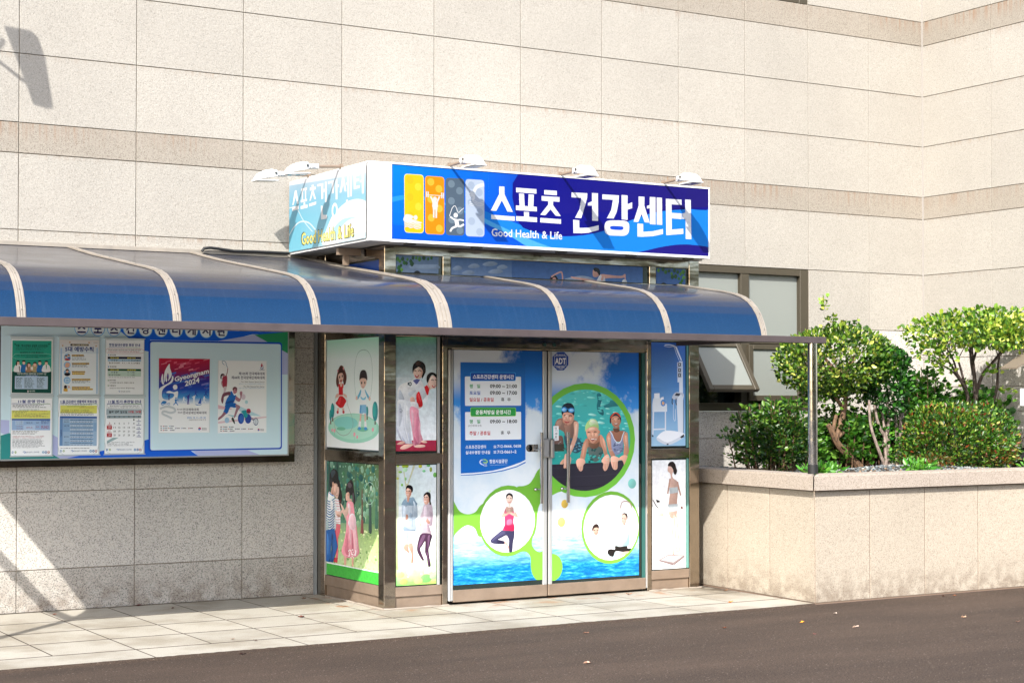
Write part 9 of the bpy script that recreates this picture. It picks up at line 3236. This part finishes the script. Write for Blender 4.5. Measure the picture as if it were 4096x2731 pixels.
for key,label,x0,x1,z0,z1 in (('red_blue_poster','red and blue sports festival poster with white flame emblem',1.089,1.519,1.378,1.975),('athlete_poster','white sports festival poster with a sprinter and a wheelchair racer',1.588,2.013,1.372,1.964)):
    t=thing('poster',label,'poster',((x0+x1)/2,-.1215,z0),'posters taped to the notice board'); part('poster_paper',mat('poster_back','d5dadc',.6),t,(x0,x1,-.1232,-.1216,z0,z1)); draw('poster_print',key,t,(int(x0*1000),int(z0*1000),int(x1*1000),int(z1*1000)),'paper')
# conduit strip between wall and porch
part('wall_channel',mat('grey_channel','7c8284',.4,.3),ves,(2.492,2.516,-.03,-.004,.0,2.83))
# ================================================================ PLANTS
def limb(m,pts,r0,r1,mt,n=7):
    pts=spline3(pts); k=len(pts); m.tube(pts,[r0+(r1-r0)*i/(k-1) for i in range(k)],mt,n)
def spline3(p,k=4):
    p=[Vector(q) for q in p]; out=[]
    for i in range(len(p)-1):
        a,b,c,d=p[max(i-1,0)],p[i],p[i+1],p[min(i+2,len(p)-1)]
        for j in range(k): t=j/k; out.append(.5*(2*b+(c-a)*t+(2*a-5*b+4*c-d)*t*t+(3*b-a-3*c+d)*t**3))
    return out+[p[-1]]
GLOSS=['2a4612','3c5c18','567622','7c9230','b0b454','1a3210']
# 1 clipped round shrub
a=thing('topiary_shrub','dense round clipped green shrub behind the canopy post, with a pruned brown trunk','shrub',(7.5,-1.15,1.0))
m=MB(); B=M['bark']
limb(m,[(7.62,-1.15,.98),(7.48,-1.15,1.1),(7.33,-1.15,1.22),(7.25,-1.16,1.33),(7.2,-1.16,1.41)],.046,.024,B); limb(m,[(7.3,-1.15,1.27),(7.36,-1.15,1.42),(7.42,-1.14,1.58),(7.44,-1.13,1.72),(7.38,-1.1,1.95)],.03,.02,B)
limb(m,[(7.25,-1.16,1.33),(7.27,-1.17,1.44),(7.29,-1.17,1.5)],.02,.016,B); limb(m,[(7.33,-1.16,1.3),(7.4,-1.18,1.36),(7.45,-1.18,1.38)],.02,.015,B); limb(m,[(7.41,-1.14,1.56),(7.33,-1.14,1.64),(7.31,-1.13,1.68)],.022,.016,B); limb(m,[(7.52,-1.14,1.07),(7.44,-1.12,1.3),(7.43,-1.12,1.55)],.022,.018,B)
for d in ((-.4,0,.2),(.35,.05,.25),(0,-.25,.2),(.1,.2,.3),(-.2,.1,.32)): limb(m,[(7.4,-1.12,1.85),(7.38+d[0]*.5,-1.1+d[1]*.5,1.85+d[2]*.5),(7.36+d[0],-1.1+d[1],1.86+d[2])],.025,.006,B)
m.build('trunk',None,a,True)
foliage(a,(7.33,-1.1,2.0),(.60,.46,.34),4600,.043,GLOSS,[.22,.24,.22,.16,.08,.08],lump=.16,shell=.4,width=.6,seed=3)
foliage(a,(7.42,-1.0,1.72),(.5,.3,.2),900,.045,GLOSS,[.3,.3,.2,.08,.03,.09],lump=.4,shell=.9,width=.6,seed=4)
# tall shoots on its top
for q in ([(7.12,-1.2,2.3),(7.13,-1.2,2.45),(7.14,-1.2,2.58)],[(7.25,-1.15,2.3),(7.27,-1.15,2.42)],[(7.6,-1.1,2.25),(7.62,-1.1,2.4)],[(7.45,-1.1,2.3),(7.46,-1.1,2.38)]): sprays(a,[q],26,.045,GLOSS,None,.6,'shoot',.02)
sprays(a,[[(7.135,-1.2,2.52),(7.13,-1.2,2.62)]],8,.05,['6c9428','88a838'],None,.8,'shoot',.03)
# 2 upright many-stemmed shrub
b=thing('stemmed_shrub','upright shrub with bare grey stems and very glossy dark leaves, right of the pruned trunk','shrub',(7.85,-1.3,1.0))
m=MB(); G_=M['bark_grey']
for q in ([(7.77,-1.33,.98),(7.68,-1.33,1.15),(7.58,-1.32,1.4),(7.56,-1.32,1.64)],[(7.8,-1.3,.98),(7.78,-1.3,1.2),(7.76,-1.3,1.45),(7.7,-1.3,1.7)],[(7.86,-1.28,.98),(7.84,-1.28,1.25),(7.86,-1.28,1.6)],[(7.93,-1.3,.98),(7.93,-1.3,1.2),(7.91,-1.3,1.5),(7.88,-1.29,1.7)],[(7.95,-1.3,1.0),(7.97,-1.3,1.25),(7.98,-1.3,1.62),(7.99,-1.3,1.7)],[(7.97,-1.28,1.0),(8.0,-1.28,1.3),(8.04,-1.28,1.66)],[(7.82,-1.3,1.25),(7.7,-1.3,1.4),(7.64,-1.3,1.62)],[(7.76,-1.3,1.2),(7.82,-1.3,1.42),(7.8,-1.3,1.66)]): limb(m,q,.018,.011,G_)
m.build('trunk',None,b,True)
foliage(b,(7.78,-1.32,1.86),(.24,.22,.34),1300,.052,['10300c','1a4412','2c5e1a','4a842a'],[.3,.32,.25,.13],shell=.5,width=.62,seed=9)
sprays(b,[[(8.0,-1.3,1.62),(8.0,-1.3,1.8),(8.02,-1.3,1.98)],[(7.78,-1.32,1.05),(7.8,-1.32,1.5)],[(7.86,-1.31,1.05),(7.9,-1.31,1.45)]],55,.045,['103a0e','1d5214','367a20','5a8e2a'],None,.62,'shoot',.05)
# 3 umbrella shaped tree
t=thing('umbrella_tree','small tree with a flat spreading yellow green crown on dark open branches','tree',(8.95,-1.3,1.0))
m=MB(); D=M['bark_dark']; rr=random.Random(5)
for q,r0 in (([(9.02,-1.3,1.0),(8.9,-1.31,1.45),(8.82,-1.32,1.74),(8.6,-1.34,1.98),(8.42,-1.36,2.15)],.028),([(8.82,-1.32,1.74),(8.78,-1.29,1.95),(8.72,-1.25,2.2)],.016),([(8.99,-1.3,1.0),(8.98,-1.3,1.5),(8.96,-1.3,1.85),(8.93,-1.3,2.1),(8.92,-1.3,2.32)],.034),([(8.98,-1.3,1.7),(9.08,-1.3,1.9),(9.25,-1.32,2.05),(9.42,-1.35,2.2)],.022),([(9.05,-1.3,1.0),(9.08,-1.36,1.45),(9.18,-1.38,1.75),(9.2,-1.38,1.98),(9.24,-1.4,2.2)],.024),([(8.96,-1.3,1.85),(9.02,-1.2,2.0),(9.1,-1.1,2.2)],.018),([(8.82,-1.32,1.74),(8.58,-1.4,1.9),(8.36,-1.45,1.98)],.012),([(8.93,-1.3,2.0),(8.86,-1.42,2.12),(8.78,-1.52,2.26)],.016),([(9.08,-1.3,1.9),(9.12,-1.46,2.08),(9.16,-1.58,2.22)],.014),([(8.7,-1.33,1.88),(8.66,-1.3,2.05),(8.6,-1.2,2.22)],.012)):
    limb(m,q,r0,.006,D)
    for k in range(6):
        e=Vector(q[-1])+Vector((rr.uniform(-.22,.22),rr.uniform(-.22,.22),rr.uniform(0,.16))); s0=Vector(q[-2]).lerp(Vector(q[-1]),rr.uniform(.2,1)); limb(m,[s0,s0.lerp(e,.5)+Vector((0,0,.02)),e],.006,.0025,D,5)
m.build('trunk',None,t,True)
YG=['3c6018','668826','8ea236','bec45a','2e5214']
foliage(t,(8.8,-1.95,2.26),(.5,.34,.22),900,.05,YG,[.27,.27,.2,.12,.14],lump=.4,shell=.8,flat=.7,width=.62,seed=23,up=.4)
foliage(t,(8.88,-1.5,2.28),(.86,.55,.24),2500,.05,YG,[.3,.3,.2,.08,.12],lump=.55,shell=.75,flat=.5,width=.62,seed=21,up=.4)
foliage(t,(8.3,-1.42,2.1),(.18,.2,.1),150,.05,YG,[.27,.27,.2,.12,.14],lump=.3,shell=.9,width=.62,seed=22,up=.3)
sprays(t,[[(8.4,-1.4,1.98),(8.22,-1.45,2.12)],[(8.34,-1.46,1.98),(8.28,-1.46,1.9)],[(8.45,-1.4,1.96),(8.5,-1.42,1.88)],[(9.2,-1.38,1.9),(9.3,-1.4,1.98)],[(8.8,-1.3,1.74),(8.84,-1.32,1.82)],[(9.0,-1.35,1.85),(9.1,-1.4,1.95)],[(9.2,-1.4,1.75),(9.3,-1.42,1.7)]],16,.055,['54821e','7a9c2c','a8bc4c'],None,.6,'crown',.06)
# 4 leafy shrubs
def stems(n,c,r,z0,z1,seed):
    q=random.Random(seed); out=[]
    for i in range(n):
        x=c[0]+q.gauss(0,.45)*r[0]; y=c[1]+q.gauss(0,.45)*r[1]; h=z0+(z1-z0)*(1-.55*min(1,abs((x-c[0])/r[0])**2))*q.uniform(.7,1); dx=(x-c[0])*.35+q.uniform(-.06,.06); dy=(y-c[1])*.3+q.uniform(-.06,.03)
        out.append([(x,y,z0),(x+dx*.5,y+dy*.5,z0+(h-z0)*.55),(x+dx,y+dy,h)])
    return out
def leafy(name,label,c,r,z1,n,per,size,hexes,seed,width=.6,w=None,spread=.08,bk='bark'):
    o=thing(name,label,'shrub',(c[0],c[1],1.0)); st=stems(n,c,r,.99,z1,seed); m=MB()
    for s in st: limb(m,s,.008,.003,M[bk],5)
    m.build('stems',None,o,True); sprays(o,st,per,size,hexes,w,width,'foliage',spread,.12); return o
LG=['275214','38661c','4e7e28','6a9638','1a3c10']
leafy('leafy_shrub','broad leaved green shrub filling the bed behind the bare trunks',(7.7,-.95),(.68,.26),1.55,84,85,.064,LG,41,.62)
leafy('tall_shrub','tall loose shrub with pointed leaves and red stems beside the inside corner',(8.55,-1.0),(.3,.16),1.97,46,70,.066,['2c5c18','40741f','5c8c2e','1e4612'],42,.5)
leafy('climber_shrub','bright green leafy shrub behind the rust tinged azalea',(9.1,-1.1),(.4,.2),1.78,46,64,.07,['366c20','50862e','70a040','224c16'],43,.75)
leafy('shaded_shrub','dark bushy shrub at the left end of the planter bed by the open window sash',(6.55,-1.15),(.32,.26),1.66,60,85,.05,['1a3c0e','2a5416','40681e','64882e'],44,.5)
foliage(tag(thing('azalea_shrub','small leaved dark azalea in front of the shaded shrub','shrub',(6.5,-1.35,1.0))),(6.5,-1.35,1.26),(.33,.26,.28),1700,.034,['0e2809','17380d','264a13','434f18'],None,shell=.6,seed=51,width=.4,name='foliage')
az=thing('azalea_bush','wide rust tinged azalea bush with small leaves at the front right of the bed','shrub',(7.98,-1.9,1.0))
m=MB(); q=random.Random(3)
for i in range(26):
    an=q.uniform(0,6.28); e=Vector((7.98+.5*math.cos(an)*q.uniform(.4,1),-1.9+.36*math.sin(an)*q.uniform(.4,1),1.1+q.uniform(.05,.4))); limb(m,[(7.98+q.uniform(-.12,.12),-1.9,.98),((7.98+e.x)/2,(-1.9+e.y)/2,1.1),e],.009,.003,M['bark_dark'],5)
m.build('stems',None,az,True)
foliage(az,(8.05,-1.9,1.25),(.53,.42,.32),9000,.037,['1a380c','305814','507420','788c30','54381a','94904a','74381a'],[.27,.29,.2,.09,.05,.05,.05],lump=.35,shell=.5,flat=.75,width=.46,seed=61,name='foliage')
for nm,lab,c,r,n,hx in (('azalea_sprig','low bronze azalea sprig on the coping edge left of the black floodlight',(8.32,-2.22,1.12),(.17,.12,.13),420,['304a14','4a5c1c','60501e','6c3c1a']),('azalea_sprig','low bronze azalea sprig on the gravel below the wide azalea bush',(7.42,-2.28,1.07),(.2,.12,.09),420,['2a4210','40541a','5a5020','643c1a'])):
    o=thing(nm,lab,'plant',(c[0],c[1],1.0)); foliage(o,c,r,n,.034,hx,None,shell=.8,flat=.6,width=.42,seed=n+int(c[0]*10),name='foliage')
for lab,c,r,n in (('pale green weed rosette in the gravel at the foot of the grey stems',(7.2,-2.33,1.03),(.16,.1,.07),120),('small pale weed on the gravel right of the black floodlight',(8.62,-2.33,1.03),(.16,.08,.06),90),('flat green weed spilling over the coping at the shaded end',(6.2,-2.2,1.03),(.2,.14,.05),140)):
    o=thing('weed',lab,'weed',(c[0],c[1],1.0)); foliage(o,c,r,n,.07,['326a1c','4a8228','649a36'],None,shell=.9,flat=.4,width=.4,seed=n,name='foliage',up=.3)
# black ground floodlight in the bed
gl_=thing('ground_floodlight','black garden floodlight standing on the gravel at the right of the bed','floodlight',(8.9,-1.95,1.02))
m=MB(); m.box(8.72,8.98,-2.02,-1.86,1.06,1.19,M['black'],.02); m.tube([(8.98,-1.94,1.12),(9.03,-1.94,1.12)],.035,M['black'],12); m.build('lamp_body',None,gl_)
part('lamp_foot',M['black'],gl_,(8.8,8.9,-1.98,-1.9,1.0,1.06),ch=.01); part('lamp_lid',M['bolt'],gl_,(8.7,9.0,-2.04,-1.84,1.191,1.2),ch=.004)
# sign with a sloping hood, cut by the right edge
hb=thing('hooded_sign','white board under a sloping tan hood at the right edge beside the crown','sign',(8.9,-2.2,1.0))
m=MB(); m.add([(8.5,-2.26,1.925),(9.1,-2.26,2.2),(9.1,-2.06,2.2),(8.5,-2.06,1.925),(8.5,-2.26,1.94),(9.1,-2.26,2.22),(9.1,-2.06,2.22),(8.5,-2.06,1.94)],[(0,1,2,3),(4,5,6,7),(0,1,5,4),(1,2,6,5),(2,3,7,6),(3,0,4,7)]); m.build('hood',mat('tan_board','655a4c',.7),hb)
part('board',M['white'],hb,(8.6,9.1,-2.24,-2.2,1.585,1.745),ch=.004); part('board_post',M['bronze'],hb,(8.98,9.04,-2.199,-2.14,1.0,2.2))
# ================================================================ DEAD LEAVES
def dead(x,y,z,size,col,label,rot,grp):
    size*=.8; m=MB(); q=random.Random(int(x*1000+y*77)); vs=[];n=9
    for i in range(n):
        an=2*math.pi*i/n; r=size*(.5+.5*(i%2==0)*q.uniform(.7,1.1)); vs.append((x+r*math.cos(an)*1.1,y+r*math.sin(an)*.8,z+.004+q.uniform(0,size*.55)))
    vs.append((x,y,z+.004)); m.add(vs,[(i,(i+1)%n,n) for i in range(n)])
    m.v=[(p[0],p[1],p[2]) for p in m.v]; o=m.build('dead_leaf',mat('dead_leaf_'+col,col,.8),None,loc=(x,y,z)); tag(o,label,'leaf',grp)
PV,AS=0.0,-.012
for x,y,z,s,c,lab in ((1.78,-1.36,PV,.035,'5a2c20','dark red dead leaf on the paving in front of the porch side'),(1.01,-2.34,PV,.02,'3a2018','small dark dead leaf on the edge paving stone'),(.9,-2.2,PV,.022,'8a6a50','pale curled dead leaf behind the small dark one on the paving'),(.734,-2.79,AS,.03,'3a2420','dark dead leaf on the asphalt against the paving edge'),(5.14,-2.3,PV,.032,'c87824','orange dead leaf on the paving near the planter corner'),(4.89,-3.47,AS,.026,'d08a20','bright orange dead leaf on the asphalt below the planter corner'),(5.05,-3.87,AS,.034,'c4a894','large pale dead leaf on the asphalt in front of the planter'),(2.45,-4.26,AS,.034,'c09a82','pale pink dead leaf alone on the dark asphalt in front of the doors'),(3.2,-3.11,AS,.032,'8c6450','brown dead leaf on the asphalt just off the paving before the doors'),(4.55,-4.0,AS,.022,'6a3c34','small maroon dead leaf on the asphalt left of the large pale leaf'),(7.02,-2.8,AS,.03,'4c2c1c','curled dark brown dead leaf at the foot of the planter front'),(7.12,-2.82,AS,.026,'8c5a40','tan dead leaf beside the curled dark one at the planter foot'),(6.14,-3.87,AS,.03,'b08c70','beige dead leaf on the asphalt far out from the planter'),(6.29,-4.27,AS,.028,'a07c6c','greyish dead leaf on the asphalt at the right edge'),(4.2,-3.42,AS,.026,'7c4a34','rusty dead leaf on the asphalt between paving and planter corner'),(.95,-.06,PV,.035,'4a1c18','dark red dead leaf against the wall foot in the shade'),(1.13,-.34,PV,.022,'5a3a2c','small brown dead leaf on the shaded paving'),(.22,-.26,PV,.03,'a06c54','reddish dead leaf in the sunlit patch below the notice board'),(2.28,-.28,PV,.03,'6a4a34','brown dead leaf on shaded paving beside the porch corner'),(5.62,-1.62,PV,.03,'7a5638','brown dead leaf in the damp gap beside the planter'),(4.75,-1.42,PV,.035,'8c5a3c','curled brown dead leaf at the foot of the right door'),(5.45,-3.2,AS,.022,'b8a898','small whitish dead leaf on asphalt near the planter corner')):
    dead(x,y,z,s,c,lab,0,'dead leaves fallen on the ground')
# ================================================================ WOOD ACROSS THE CAR PARK (seen in the steel)
def far_wood():
    q=np.random.default_rng(2); P=[];D=[]
    for i in range(60):
        x=q.uniform(-60,60); y=q.uniform(-62,-52); h=q.uniform(6,10); p,d=crown_points(130,(x,y,h*.55),(3.4,3,h*.5),.3,.5,None,i); P.append(p);D.append(d)
    P=np.concatenate(P);D=np.concatenate(D); e=bpy.data.objects.new('far_wood',None)
    root=None
    n=len(P); me_o=leaf_mesh('far_wood',P,D+RNG.normal(size=D.shape)*.6,RNG.uniform(.8,1.4,n)*1.1,palette(n,['1c3410','2c4818','3c5a20','4a5a28']),None,.7); tag(me_o,'far wood across the car park behind the viewer','wood',kind='stuff')
far_wood()
